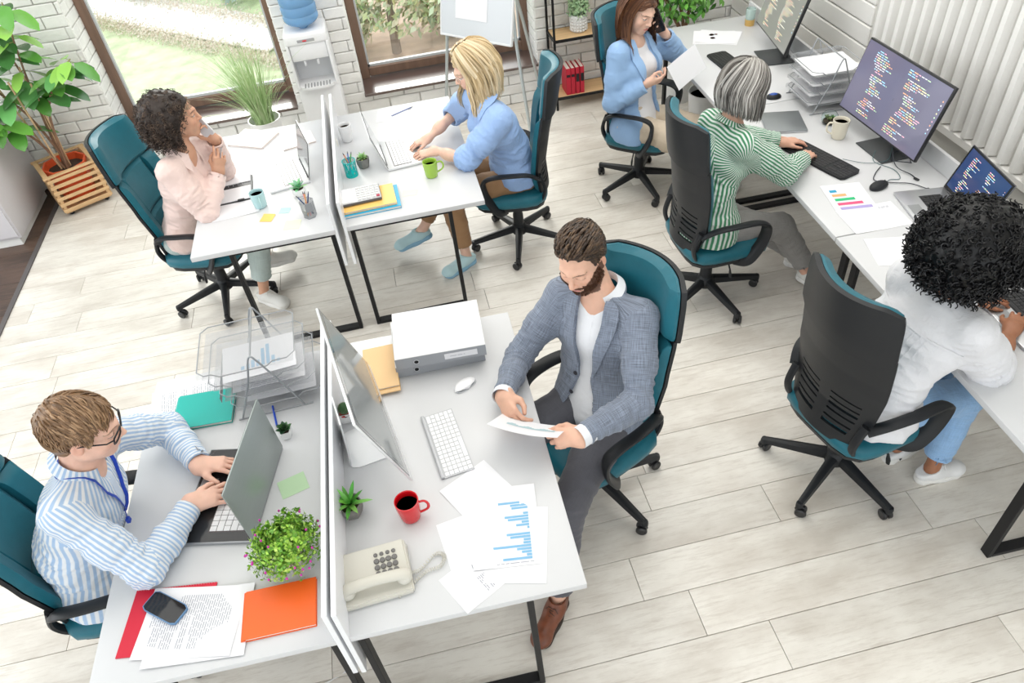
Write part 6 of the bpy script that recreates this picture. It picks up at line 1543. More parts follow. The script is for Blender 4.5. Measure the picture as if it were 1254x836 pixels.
# held sheet
def held(name, c, x, y, w, h, label, bend=.02, seed=0):
    x = unit(x); y = V3(y); y = unit(y-x*(x@y)); z = np.cross(x, y)
    o = MB().sheet(lambda u, v: tuple(V3(c)+x*(u-.5)*w+y*(v-.5)*h+z*bend*((2*u-1)**2-1)), 12, 8, .0005).build(name, paper_m, None, 60)
    me = o.data; 
    for v in me.vertices: v.co -= Vector(c)
    o.location = c; return tag(o, label, 'paper'), (x, y, z)
hp_, ax_ = held('held_sheet', (.245, 1.785, .862), (.87, -.50, 0), (.4, .696, -.60), .27, .19, 'sheet with a blue-grey chart held in the bearded man\'s hands', .012)
m = MB(); z_ = ax_[2]
for k in range(18):
    x = -.085+.0105*k; h = .012+.008*math.sin(k*1.1); m.add([tuple(ax_[0]*(x+dx)+ax_[1]*(dy)+z_*(.012*((2*((x+dx)/.26))**2-1)+.0012)) for dx, dy in ((0, -.012), (.0105, -.012), (.0105, -.012+h+.012), (0, -.012+h+.010))], [(0, 1, 2, 3)])
m.build('chart_print', mat('faint_blue_print', (.42, .56, .60), .8), hp_)

# ---- potted plants
leaf_m = {}
def leafmat(name, rough=.4, spec=.5): return mat(name, (.2, .4, .1), rough, attr='Col', spec=spec)
def leaf_shape(m, base, d, nrm, L, W, col, bend=.25, fold=.25, seg=5, pointy=1.0):
    """one leaf: midrib from base along d, drooping; folded slightly along the rib"""
    d = Vector(d).normalized(); nrm = Vector(nrm); nrm = (nrm-d*nrm.dot(d)).normalized(); s = d.cross(nrm); rows = []
    for k in range(seg+1):
        t = k/seg; w = W*.5*(math.sin(PI*min(1, t**.8))**(.7*pointy)) if 0 < t < 1 else .0; c = Vector(base)+d*L*t-nrm*bend*L*t*t; rows.append((c-s*w+nrm*fold*w, c, c+s*w+nrm*fold*w))
    vs = [p for r_ in rows for p in r_]; fs = []
    for k in range(seg): a = 3*k; fs += [(a, a+1, a+4, a+3), (a+1, a+2, a+5, a+4)]
    m.add(vs, fs, col)
soil = mat('dark_soil', (.05, .032, .02), .95, bump=.6, bscale=90)
def hexpot(r, h, r0, r1, sides, col, parent, name='pot', rot=0):
    m = MB(); rings = []
    for rr, z in ((r0*.7, .0), (r0, .002), (lerp(r0, r1, .55)*1.06, h*.5), (r1, h), (r1-.005, h), (r1-.008, h*.8)): rings.append([Vector((rr*math.cos(2*PI*k/sides+rot), rr*math.sin(2*PI*k/sides+rot), z)) for k in range(sides)])
    m = ring_loft(rings); m.build(name, col, parent, 20); MB().lathe([(0, h*.86), (r1-.006, h*.84)], seg=sides*2).build('soil', soil, parent)
def rosette(parent, z, n, L, W, cols, up=(.5, 1.2), seed=0, name='leaf', label=None, fold=.35, bend=.15):
    rg = random.Random(seed)
    for k in range(n):
        a = k*2.399; e = lerp(up[1], up[0], k/n); m = MB(); d = Vector((math.cos(a)*math.cos(e), math.sin(a)*math.cos(e), math.sin(e))); nr = Vector((-math.cos(a)*math.sin(e), -math.sin(a)*math.sin(e), math.cos(e)))
        leaf_shape(m, (0, 0, z), d, nr, L*rg.uniform(.8, 1.15), W, tuple(c*rg.uniform(.85, 1.15) for c in cols[k % len(cols)]), bend, fold, 5, .8); m.build(name, leafmat('succulent_leaf'), parent)
con = mat('concrete_pot', (.23, .225, .21), .8, noise=.12, nscale=40, bump=.1)
whp = mat('white_pot', (.80, .80, .79), .35)
r = empty('potted_aloe', (-.452, 1.655, T), 0, 'spiky green aloe in a grey concrete pot above the telephone', 'potted plant'); hexpot(r, .062, .034, .046, 6, con, r); rosette(r, .052, 16, .085, .017, [(.12, .42, .06), (.20, .52, .10), (.09, .33, .05)], (.25, 1.3), 1)
r = empty('potted_cactus', (-.450, 2.118, T), 0, 'small dark cactus with red gravel in a white pot behind the silver screen', 'potted plant'); hexpot(r, .055, .030, .038, 4, whp, r, rot=PI/4)
MB().ball((0, 0, .070), (.024, .024, .026), 14, 10).build('cactus_body', mat('cactus_green', (.04, .11, .035), .7), r)
m = MB()
for k in range(150): a = k*2.399; e = math.asin(1-2*(k+.5)/150); d = Vector((math.cos(a)*math.cos(e), math.sin(a)*math.cos(e), math.sin(e))); p = Vector((0, 0, .07))+d*.024; m.tube([p, p+d*.005], [.0006, .0002], 3)
tag(m.build('spines', mat('cactus_spine', (.5, .45, .3), .7), r), kind='stuff')
m = MB(); rg = random.Random(3)
for k in range(60): a = rg.random()*6.28; q = .034*math.sqrt(rg.random()); m.ball((q*math.cos(a)*.85, q*math.sin(a)*.85, .050), .005, 6, 4)
tag(m.build('red_gravel', mat('red_gravel', (.45, .02, .015), .6), r), kind='stuff')
r = empty('potted_succulent', (-.698, 2.098, T), .4, 'dark green succulent rosette in a small white pot beside the laptop lid', 'potted plant'); hexpot(r, .042, .022, .030, 5, whp, r); rosette(r, .040, 22, .034, .020, [(.05, .14, .05), (.08, .19, .07), (.04, .10, .05)], (.15, 1.3), 2, bend=-.1)
r = empty('potted_succulent', (-.644, 3.972, T), 0, 'green pointed succulent in a white bowl beside the mesh pencil cup', 'potted plant')
MB().lathe([(0, .001), (.026, 0), (.040, .018), (.041, .035), (.034, .048), (.031, .047), (.036, .034), (.02, .01)], seg=24).build('pot', whp, r); MB().lathe([(0, .040), (.034, .038)], seg=20).build('soil', soil, r); rosette(r, .040, 16, .062, .022, [(.25, .55, .30), (.35, .62, .36), (.20, .45, .28)], (.35, 1.35), 3)
r = empty('potted_succulent', (-.252, 4.158, T), .3, 'bright green spiky succulent in a grey concrete pot beside the turquoise pen cup', 'potted plant'); hexpot(r, .062, .032, .042, 6, con, r); rosette(r, .055, 30, .042, .012, [(.42, .66, .28), (.50, .72, .34), (.34, .56, .22)], (.2, 1.4), 4)
# flowering plant
r = empty('flowering_plant', (-.668, 1.512, T), 0, 'bushy bright green plant with tiny magenta flowers in a pale pot', 'potted plant')
MB().lathe([(0, .001), (.035, 0), (.048, .05), (.052, .085), (.054, .09), (.049, .09), (.04, .03)], seg=24).build('pot', mat('pale_pink_pot', (.74, .66, .62), .4), r)
m = MB(); st = MB(); rg = np.random.default_rng(21)
cols = [(.26, .52, .05), (.36, .62, .07), (.17, .40, .04), (.46, .68, .13), (.12, .30, .035)]
for k in range(290):
    d = rg.normal(size=3); d[2] = abs(d[2])*.9-.15; d = unit(d); L = rg.uniform(.085, .128); p0 = V3(0, 0, .095)+d*.012; tip = V3(0, 0, .115)+d*V3(1, 1, .62)*L; droop = max(0, .5-d[2])*.055
    pts = [p0*(1-t)+tip*t-V3(0, 0, droop*t*t*1.4)+V3(0, 0, .02*math.sin(PI*t)) for t in np.linspace(0, 1, 7)]
    st.tube(pts, .0010, 3, col=(.20, .38, .06))
    for i in range(2, 7):
        q = pts[i]; t_ = unit(pts[i]-pts[i-1])
        for s in range(3):
            ax = rg.normal(size=3); ax = unit(ax-t_*(ax@t_)*.7); leaf_shape(m, q, unit(ax+t_*.5), unit(t_+UP*.6), rg.uniform(.012, .019), .0125, tuple(np.clip(V3(cols[rg.integers(5)])*rg.uniform(.8, 1.25), 0, 1)), .2, .2, 2)
tag(m.build('foliage', leafmat('bush_leaf', .45), r), kind='stuff'); tag(st.build('stems', leafmat('bush_leaf'), r), kind='stuff')
fm = MB().ball((0, 0, 0), (.0042, .0042, .0055), 8, 6).mesh('flower', mat('magenta_flower', (.55, .03, .36), .5))
for k in range(26):
    d = rg.normal(size=3); d[2] = abs(d[2])*.7-.15; d = unit(d); p = V3(0, 0, .115)+d*V3(.132, .132, .082)-V3(0, 0, max(0, .4-d[2])*.045); inst(fm, 'flower', r, tuple(p))

# ---- desk of the woman in pink
laptop(-.735, 4.235, 12, .35, .245, 103, 'white laptop open beside the woman in pink', deck=alu_l, lidm=alu_l, key=key_w)
def notebook_open(): pass
notebook(-.955, 4.80, -30, .27, .215, .012, (.84, .74, .72), 'pale pink notebook at the far end of the desk of the woman in pink', pages=(.85, .83, .80)); notebook(-.66, 4.66, 12, .21, .17, .010, (.80, .71, .69), 'thin red-edged notebook behind the white laptop', pages=(.6, .2, .18))
mug(-.872, 3.925, (.42, .64, .66), 'pale blue mug of tea beside the clipboard', h=.098, r=.043, ang=-75, liquid=(.28, .06, .03), level=.80)
r = empty('organiser', (-1.030, 4.165, T), math.radians(4), 'open ring organiser with black edges under the forearm of the woman in pink', 'organiser')
MB().box((0, 0, .004), (.20, .29, .006), bev=.002).build('cover', mat('black_leather_cover', (.03, .032, .036), .5), r)
MB().box((-.004, .148-.02, .008), (.185, .12, .006)).build('page', paper_m, r); MB().box((-.004, -.06, .008), (.185, .15, .006)).build('page', paper_m, r)
for k in range(6): MB().tube([(-.07+.028*k, .004*math.cos(a_)+.040, .012+.006*math.sin(a_)) for a_ in np.linspace(0, PI, 7)], .0012, 5).build('ring', alu, r)
MB().box((.03, -.142, .012), (.04, .016, .008), bev=.002).build('clasp', black_plastic, r)
a = sheet_obj('paper', -1.02, 3.955, T+.0008, 4, .27, .19, 'sheet of paper at the desk edge below the ring organiser', 'paper', seed=31)
note(-.832, 3.785, -20, .072, .072, (.90, .58, .16), 'small orange sticky notes in front of the pale blue mug'); note(-.735, 3.828, -15, .06, .05, (.42, .66, .66), 'small blue sticky notes right of the pale blue mug'); note(-.690, 3.662, -10, .09, .085, (.76, .82, .52), 'pale green sticky note near the desk front edge', 1)
def pencil(x0, y0, z0, dx, dy, L, col, parent=None): pass
def cup(x, y, label, kind, col, pens, h=.10, r=.040):
    c = empty('pencil_cup', (x, y, T), .3, label, 'pen cup')
    mm = mesh_mat('cup_mesh_%s' % kind, col, 260, .40); 
    sides = 6 if kind == 'hex' else 24; rim = mat('cup_rim_%s' % kind, col, .4, metal=.4)
    pr = [(r*.92*(1 if kind == 'hex' else 1), .002), (r, h)]; vs = []; fs = []
    for rr, z in pr:
        for k in range(sides): a_ = 2*PI*k/sides; vs.append((rr*math.cos(a_), rr*math.sin(a_), z))
    for k in range(sides): fs.append((k, (k+1) % sides, sides+(k+1) % sides, sides+k))
    MB().add(vs, fs).build('mesh_wall', mm, c, 20)
    MB().tube([(r*math.cos(2*PI*k/sides), r*math.sin(2*PI*k/sides), h) for k in range(sides)], .0022, 6, closed=True).build('rim', rim, c); MB().lathe([(0, .0), (r*.93, .0), (r*.95, .008), (r*.9, .009), (0, .003)], seg=sides).build('base', rim, c, 20)
    for k, (cl, lab, a_, tl_) in enumerate(pens):
        L = .145; d = Vector((math.cos(a_)*tl_, math.sin(a_)*tl_, 1)).normalized(); b0 = Vector((x, y, T+.012))-Vector((math.cos(a_), math.sin(a_), 0))*r*.45
        q = empty('pen', tuple(b0), 0, lab, 'pen'); m_ = mat('pen_%g_%g_%g' % cl, cl, .35); MB().tube([(0, 0, 0), d*L*.9], .0038, 8).build('barrel', m_, q); MB().tube([d*L*.9, d*L], [.0036, .0012], 8).build('tip', mat('pen_tip_%g' % .1, (.1, .1, .1), .4), q)
    return c
cup(-.586, 3.722, 'grey hexagonal mesh pencil cup by the partition', 'hex', (.30, .31, .32), [((.05, .09, .20), 'navy pen leaning left in the grey hexagonal cup', 3.3, .45), ((.65, .25, .28), 'pink pen in the grey hexagonal cup', 1.9, .22), ((.04, .06, .16), 'dark blue pen leaning right in the grey hexagonal cup', .3, .35), ((.75, .36, .12), 'orange pencil in the grey hexagonal cup', .9, .2)])
# ---- desk of the blonde woman
laptop(-.008, 4.240, 185, .375, .245, 106, 'white and silver laptop under the blonde woman\'s hands', deck=alu_l, lidm=alu_l, key=key_w)
mug(-.335, 4.535, (.82, .82, .82), 'tall white cup without a handle near the far end of the partition', h=.115, r=.042, ang=0, liquid=(.35, .16, .08), taper=.72, handle=False, level=.8)
mug(.135, 3.900, (.34, .55, .06), 'green mug of coffee at the blonde woman\'s elbow', h=.10, r=.043, ang=0, liquid=(.03, .014, .008), hs=1.15)
cup(-.330, 4.085, 'turquoise mesh pen cup beside the grey concrete pot', 'turquoise', (.0, .52, .50), [((.70, .30, .18), 'orange pencil leaning left in the turquoise cup', 2.7, .3), ((.12, .20, .50), 'blue pen in the turquoise cup', 1.2, .25), ((.12, .42, .12), 'green pencil leaning right in the turquoise cup', .3, .35)])
notebook(-.240, 3.735, 1, .328, .235, .018, (.015, .36, .60), 'blue folder under the orange one at the front of the blonde woman\'s desk', name='folder', cat='folder'); notebook(-.248, 3.742, 2, .300, .215, .014, (.93, .56, .16), 'orange folder under the calculator', name='folder', cat='folder', z=T+.0185)
r = empty('calculator', (-.292, 3.765, T+.0335), math.radians(3), 'desktop calculator with white display cover and grey keys on the orange folder', 'calculator')
MB().box((0, 0, .010), (.235, .165, .016), bev=.006, seg=2).build('body', mat('dark_calculator_back', (.10, .10, .11), .4), r); MB().box((.0, 0, .0195), (.230, .160, .004), bev=.002).build('faceplate', mat('silver_faceplate', (.60, .61, .63), .35, metal=.4), r)
MB().box((-.080, 0, .023), (.070, .150, .004), bev=.001).build('display_cover', mat('glossy_white_plastic', (.84, .84, .85)), r)
for i in range(5):
    for j in range(6):
        o = MB().box((0, 0, 0), (.020, .0165, .006), bev=.002).build('key', mat('calc_key_white', (.78, .78, .77), .4) if not (i == 4 and j == 0) else mat('calc_key_red', (.5, .05, .1), .4), r, loc=(-.008+.0268*i, -.062+.0248*j, .0245))
note(-.012, 3.758, -10, .085, .055, (.82, .82, .60), 'pale yellow sticky note right of the blue folder', 1); pen(.050, 4.810, 28, .175, (.18, .22, .38), 'dark blue pencil lying at the far end of the blonde woman\'s desk')
a = sheet_obj('paper', -.02, 4.79, T+.0006, -8, .21, .17, 'blank sheet under the dark blue pencil', 'paper', seed=33)

# ---- wall-side desks
def black_kb(x, y, rot, label, w=.455, d=.150):
    r = empty('keyboard', (x, y, T), math.radians(rot), label, 'keyboard')
    m = MB(); m.prism([(p.x, p.y) for p in superell(None, w/2, d/2, 0, 32, 12)], .002, .014); m.build('base', black_plastic, r)
    keys(r, 15, 6, w*.66, d*.82, key_b, -w*.15, -.002, .014, gap=.0022); keys(r, 3, 6, w*.115, d*.82, key_b, w*.27, -.002, .014, gap=.0022, space=False, keep=lambda c, q: q not in (2,) ); keys(r, 4, 5, w*.155, d*.68, key_b, w*.41, -.010, .014, gap=.0022, space=False)
    return r
black_kb(2.245, 3.285, -72+0, 'long black keyboard under the grey-haired woman\'s hands')
black_kb(2.305, 4.615, -86, 'black keyboard with silver edge beside the sheet held by the blazer woman', .40, .150)
r = empty('laptop', (2.256, 3.735, T), math.radians(-15), 'closed grey laptop between the black keyboard and the letter tray', 'laptop')
MB().box((0, 0, .006), (.235, .245, .010), bev=.004, seg=2).build('base', alu, r); MB().box((0, 0, .0135), (.235, .245, .006), bev=.003, seg=2).build('lid', mat('slate_lid', (.27, .29, .30), .35, metal=.6), r)
mug(2.462, 3.470, (.76, .71, .58), 'cream mug of tea beside the succulent terrarium', h=.112, r=.046, ang=165, liquid=(.30, .10, .03), level=.82)
r = empty('terrarium', (2.498, 3.640, T), 0, 'small round glass bowl with green succulents', 'terrarium')
MB().lathe([(0, .0), (.025, .0), (.042, .014), (.049, .036), (.045, .056), (.034, .070), (.033, .069), (.044, .055), (.047, .036), (.040, .015), (0, .003)], seg=28).build('glass_bowl', mat('clear_glass', (.9, .97, .96), .03, trans=1, ior=1.15), r)
MB().ball((0, 0, .018), (.036, .036, .014)).build('soil', soil, r)
for q in range(3):
    for k in range(8):
        a_ = k*2.399+q; m = MB(); e = .5+.09*k; c = (.018*math.cos(q*2.1), .018*math.sin(q*2.1), .026); leaf_shape(m, c, (math.cos(a_)*math.cos(e), math.sin(a_)*math.cos(e), math.sin(e)), (0, 0, 1), .026, .014, (.12+.04*q, .24, .09), -.1, .3, 3); m.build('leaf', leafmat('succulent_leaf'), r)
def monitor(label, c, rot, w, h, tilt, base, seed, warm, foot, strength):
    r = empty('monitor', (foot[0], foot[1], T), math.radians(rot), label, 'monitor')   # local -x faces the user
    g = mat('monitor_grey_stand', (.07, .075, .08), .4, metal=.5)
    MB().box((-.03, 0, .004), (.21, .25, .007), bev=.003, seg=2).build('foot', g, r)
    M_ = Matrix.Translation((c[0], c[1], c[2])) @ Matrix.Rotation(math.radians(tilt), 4, 'Y')
    m = MB(); m.box((.045, 0, c[2]*.5), (.022, .07, c[2]*.95), bev=.004); m.tube([(.045, 0, c[2]*.85), (c[0]+.01, c[1], c[2])], .022, 10); m.build('neck', g, r)
    MB().box((.010, 0, 0), (.020, w, h), bev=.004, seg=2, M=M_).build('housing', mat('monitor_black', (.014, .014, .016), .35), r)
    e = empty('panel', (0, 0, 0)); e.parent = r; e.matrix_local = M_ @ Matrix(((0, 0, -1, -.0012), (-1, 0, 0, 0), (0, 1, 0, 0), (0, 0, 0, 1)))
    screen_code(e, w-.016, h-.020, .0005, base, seed, 34, warm, strength)
    return r
monitor('large monitor with purple-blue code windows beside the grey-haired woman\'s mug', (-.035, .055, .285), 2, .70, .40, -16+32, (.12, .115, .17), 61, False, (2.655, 3.255), .9)
monitor('monitor with grey-green code at the far end of the wall desks', (-.02, .03, .31), -9, .61, .39, 16, (.22, .22, .205), 62, True, (2.66, 4.60), .85)
r = empty('mouse', (2.385, 2.930, T), math.radians(14), 'black wired mouse right of the coloured bar chart', 'mouse'); MB().ball((0, 0, .012), (.058, .032, .024), 20, 12).build('shell', black_plastic, r); MB().box((.03, 0, .033), (.016, .004, .006), bev=.001).build('wheel', mat('wheel_rubber', (.05, .05, .05), .6), r)
MB().tube(spline([(.05, 0, .012), (.10, .02, .004), (.15, .0, .004), (.19, .08, .004), (.17, .20, .004), (.25, .27, .01)], 8), .0018, 6).build('cable', mat('teal_cable', (.05, .12, .13), .5), r)
r = empty('mouse', (2.355, 4.055, T), math.radians(-10), 'black and blue mouse behind the closed grey laptop', 'mouse'); MB().ball((0, 0, .010), (.048, .030, .022), 18, 10).build('shell', black_plastic, r); MB().ball((-.002, 0, .014), (.036, .022, .021), 18, 10).build('blue_cover', mat('blue_mouse_cover', (.01, .07, .36), .3), r)
for k, (pts, lab) in enumerate([([(2.66, 3.18, 1.0), (2.62, 3.22, .90), (2.58, 3.13, .80), (2.56, 3.05, .77), (2.60, 2.98, .756), (2.60, 2.93, .756)], 'black cable hanging from the large monitor with a plug at its end'), ([(2.50, 3.10, .757), (2.44, 3.05, .757), (2.40, 2.99, .757), (2.47, 2.94, .757), (2.55, 2.90, .757), (2.60, 2.82, .757)], 'dark cable curling on the desk beside the black mouse'), ([(2.36, 3.24, .757), (2.45, 3.16, .757), (2.56, 3.14, .76), (2.62, 3.20, .775), (2.66, 3.25, .80)], 'thin teal keyboard cable running to the large monitor')]):
    c0 = Vector(pts[0]); c0 = Vector((c0.x, c0.y, T)); m = MB().tube([p-c0 for p in spline([Vector(p) for p in pts], 10)], .0026 if k < 2 else .0016, 6); o = m.build('cable', mat('dark_blue_black_cable', (.015, .02, .03), .4) if k < 2 else mat('teal_cable', (.05, .12, .13)), None); o.location = c0; tag(o, lab, 'cable')
    if k < 2: MB().box(tuple(Vector(pts[-1])-c0), (.014, .03, .008), rz=.3, bev=.002).build('plug', black_plastic, o)
ringp = [(.055*math.cos(t)+.012*math.sin(3*t), .060*math.sin(t), .015+.010*math.sin(2*t)) for t in np.linspace(0, 4*PI, 70)]
o = MB().tube(ringp, .0026, 6).build('cable', mat('dark_blue_black_cable', (.015, .02, .03)), None); o.location = (2.63, 3.12, T+.008); tag(o, 'coiled black cable looped on the foot of the large monitor', 'cable')
a = sheet_obj('chart_sheet', 2.197, 2.880, T+.0014, -9, .21, .297, 'sheet with a blue, orange, green, pink and purple bar chart', 'paper', seed=41, curl=.002)
for k, (cl, L) in enumerate([((.02, .35, .58), .036), ((.90, .42, .18), .072), ((.03, .50, .20), .102), ((.80, .10, .22), .128), ((.42, .36, .66), .160)]):
    y = .085-.040*k; MB().add([(-.075, y-.0115, .0008), (-.075+L, y-.0115, .0008), (-.075+L, y+.0115, .0008), (-.075, y+.0115, .0008)], [(0, 1, 2, 3)]).build('bar_print', mat('bar_%d' % k, cl, .7), a, loc=(0, 0, .0006))
a = sheet_obj('paper', 2.22, 2.700, T+.0007, -2, .297, .21, 'faintly printed sheet below the coloured bar chart', 'paper', seed=42); lines_mb(.29, .2, 3, seed=2, x0=-.1, x1=.4).build('print', ink, a, loc=(0, 0, .0005))
a = sheet_obj('paper', 2.20, 2.42, T+.0007, -12, .297, .21, 'blank sheet beside the shoulder of the black-curled woman', 'paper', seed=43)
laptop(2.512, 2.640, -9.5, .385, .255, 109, 'silver laptop with blue code on its screen, behind the black curls', deck=alu, lidm=mat('dark_lid', (.10, .10, .11), .35, metal=.5), key=key_b, keyrect=(.66, .40), screen=((.018, .040, .115), 63, .8))
laptop(2.395, 1.865, -4, .375, .255, 112, 'silver laptop under the hands of the woman with black curls', deck=alu, lidm=alu, key=key_b, keyrect=(.74, .42))
trC, tz = letter_tray(2.600, 3.920, -2, 'silver wire letter tray stacked with white papers by the wall', w=.33, d=.31, lean=-.0, step=.062)
ps = tray_papers(trC, tz, [(0, 2, 'sheet in the lowest tier of the silver tray by the wall'), (1, 3, 'printed sheet with a red mark in the second tier by the wall'), (2, 4, 'lined sheet in the third tier of the silver tray by the wall'), (3, 1, 'blank sheet in the top tier of the silver tray by the wall')], group='papers in the silver tray by the wall', w=.31, d=.26)
for k in (1, 2): lines_mb(.3, .22, 8, seed=k, y0=-.1, step=.05).build('print', ink, ps[k], loc=(0, 0, .0005))
a = sheet_obj('paper', 2.40, 5.09, T+.0012, -24, .30, .24, 'upper sheet with two small red pie charts at the far desk end', 'paper', 'papers at the far desk end', seed=51)
for (x, y, rr) in ((-.02, .05, .020), (.012, .056, .012), (-.01, -.01, .018)): MB().lathe([(0, .0006), (rr, .0006)], c=(x, y, 0), seg=18).build('pie_print', mat('salmon_print', (.80, .28, .22), .7), a)
a = sheet_obj('paper', 2.43, 5.08, T+.0004, -34, .30, .24, 'lower sheet under the pie charts at the far desk end', 'paper', 'papers at the far desk end', seed=52)
r = empty('candle_jar', (2.725, 5.20, T), 0, 'small gold and glass jar behind the far monitor', 'jar'); MB().lathe([(0, 0), (.034, 0), (.036, .045), (0, .045)], seg=24).build('gold_base', mat('brushed_gold', (.62, .40, .13), .4, metal=.5), r); MB().lathe([(.034, .045), (.036, .12), (.034, .121), (.032, .046)], seg=24).build('glass_top', mat('pale_green_glass', (.75, .90, .86), .1, trans=.6), r)
hs_, ax = held('held_sheet', (1.875, 4.330, .925), (.90, .40, .30), (-.30, .35, .90), .25, .17, 'white sheet held up by the woman in the blue blazer', .006)
# phones at the ears
def phone_at(center, face, up, label, case, glass=None):
    z = unit(face); y = unit(V3(up)-z*(V3(up)@z)); x = np.cross(y, z); M_ = Matrix((tuple(x), tuple(y), tuple(z))).transposed().to_4x4(); M_.translation = tuple(center); return smartphone(0, 0, 0, 0, label, case, M_, glass=glass)
def ear_phone(K, side, label, case):
    HR = K['HR']; hs = K['S'].get('hscale', 1); c = K['head']+V3(side*.088, .046, -.052)*hs@HR; return phone_at(c, -side*HR[0]-HR[1]*.12, HR[2]*.70-HR[1]*.68, label, case)
phone_at((-1.085, 4.196, 1.175), (-.25, -.95, -.05), (-.45, .10, .9), 'pale phone held to the cheek of the woman in pink', mat('pale_phone_case', (.75, .75, .76), .4), mat('phone_front_painted_reflection', (.62, .63, .66), .2))  # pale front colour stands in for a reflection on the dark glass
phone_at((1.728, 4.500, 1.188), (-.75, -.62, -.05), (-.32, .30, .9), 'black phone held to the ear of the woman in the blazer', mat('black_phone_case', (.015, .015, .018), .3))
r = empty('pen', tuple(PEOPLE['woman_pink']['A']['R'][2]+V3(.05, .0, .09)), 0, 'silver pen between the raised fingers of the woman in pink', 'pen'); MB().tube([(-.02, .01, -.03), (.02, -.01, .055)], .0038, 8).build('barrel', mat('pen_silver', (.4, .4, .42), .3, metal=.8), r)
# cable under the front desk
o = MB().tube(spline([(0, 0, .02), (.18, .02, .012), (.40, .03, .012), (.62, .10, .02), (.74, .22, .30)], 10), .004, 6).build('cable', mat('white_cable', (.8, .8, .8)), None); o.location = (-1.25, 1.36, 0); tag(o, 'white cable trailing on the floor under the lanyard man\'s desk', 'cable')
for k, (x, y, z, c) in enumerate([(-.4895, 1.99, .86, 'oval cream cable port on the partition behind the silver screen'), (-.3905, 4.36, .84, 'small cream cable port on the partition beside the tall white cup')]):
    o = MB().ball((0, 0, 0), (.006, .030, .018) if k == 0 else (.005, .016, .03), 14, 8).build('cable_port', mat('cream_plastic', (.78, .75, .68), .4), None); o.location = (x, y, z); tag(o, c, 'cable port')
# ================================================================== plants and furniture round the room
# cabinet at the left
r = empty('cabinet', (-3.42, 5.72, 0), 0, 'low pale lilac-grey cabinet on a white plinth by the rubber plant', 'cabinet'); cg = mat('pale_lilac_laminate', (.62, .60, .62), .35)
MB().box((0, 0, .40), (.96, .80, .66), bev=.006, seg=2).build('body', cg, r); MB().box((.0, -.02, .035), (.90, .72, .07), bev=.004).build('plinth', mat('white_plinth', (.8, .8, .78), .4), r)
MB().box((0, 0, .735), (.97, .81, .018), bev=.003).build('top', cg, r)
for s in (-1, 1): MB().box((s*.235, -.402, .40), (.455, .014, .62), bev=.002).build('door', cg, r)
# rubber plant in a slatted wooden planter
wood = mat('pale_pine', (.66, .43, .22), .55, noise=.12, nscale=9, stretch=(1, 1, 6)); r = empty('slatted_planter', (-2.62, 5.86, 0), math.radians(28), 'slatted pine planter on castors holding the rubber plant', 'planter')
S_ = .36; H_ = .30; z0 = .05
for sx in (-1, 1):
    for sy in (-1, 1): MB().box((sx*(S_/2-.012), sy*(S_/2-.012), z0+H_/2), (.024, .024, H_), bev=.002).build('post', wood, r); MB().ball((sx*.14, sy*.14, .024), (.022, .022, .024)).build('caster', black_plastic, r)
for k in range(6):
    z = z0+.014+.051*k; hh = .026
    for s in (-1, 1):
        MB().box((0, s*(S_/2+.004), z), (S_+.02, .012, hh), bev=.002).build('slat', wood, r); MB().box((s*(S_/2+.004), 0, z), (.012, S_-.004, hh), bev=.002).build('slat', wood, r)
MB().box((0, 0, z0-.006), (S_, S_, .014), bev=.002).build('base_board', wood, r)
for s in (-1, 1): MB().box((0, s*S_/2, z0+H_+.004), (S_+.05, .035, .014), bev=.003).build('rim_board', wood, r); MB().box((s*S_/2, 0, z0+H_+.004), (.035, S_-.036, .014), bev=.003).build('rim_board', wood, r)
P_ = empty('rubber_plant', (-2.62, 5.86, 0), 0, 'tall rubber plant with big glossy oval leaves in an orange-red pot', 'potted plant')
op = mat('orange_red_pot', (.75, .10, .025), .4); rings = []
for rr, z in ((.10, .066), (.118, .066), (.160, .33), (.172, .335), (.172, .352), (.158, .352), (.150, .30)): rings.append([Vector((rr*math.cos(2*PI*k/8+.5), rr*math.sin(2*PI*k/8+.5), z)) for k in range(8)])
ring_loft(rings).build('pot', op, P_, 20); MB().lathe([(0, .315), (.150, .30)], seg=20).build('soil', soil, P_)
rg = np.random.default_rng(8); bark = mat('brown_stem', (.24, .13, .075), .7, noise=.2, nscale=20); cane = mat('bamboo_cane', (.62, .42, .24), .6)
stems = [[(0, 0, .30), (.02, .02, .7), (.10, -.02, 1.15), (.20, -.06, 1.55)], [(.03, .0, .30), (-.04, -.03, .75), (-.20, -.08, 1.10), (-.36, -.12, 1.42)], [(-.02, .02, .30), (.04, .05, .8), (.02, .02, 1.3), (-.04, .0, 1.75)], [(.02, -.03, .30), (.10, -.03, .75), (.30, -.08, 1.02), (.46, -.12, 1.14)], [(.0, -.02, .3), (-.10, -.05, .62), (-.28, -.12, .80), (-.40, -.16, .88)]]
lm_ = leafmat('rubber_leaf', .22, .6); gl = [(.10, .30, .05), (.16, .42, .07), (.07, .22, .06), (.28, .55, .10), (.12, .34, .10)]
nl = 0
for s_ in stems:
    p = spline(s_, 8); n = len(p); MB().tube(p, [.011*(1-.6*i/n) for i in range(n)], 7).build('stem', bark, P_)
    cnt = 21
    for k in range(cnt):
        t = .42+.58*k/(cnt-1); i = min(int(t*(n-1)), n-2); c = p[i].lerp(p[i+1], t*(n-1)-i); a = k*2.399+rg.random(); d = Vector((math.cos(a), math.sin(a), rg.uniform(-.45, .35))); m = MB(); st_ = c+d*.035
        m.tube([c, st_], .0025, 4, col=(.3, .35, .12)); L = rg.uniform(.155, .235); leaf_shape(m, st_, d+Vector((0, 0, -.25)), (0, 0, 1), L, L*.58, tuple(V3(gl[rg.integers(5)])*rg.uniform(.8, 1.25)), .22, .16, 6, .62)
        m.build('leaf', lm_, P_, 60); nl += 1
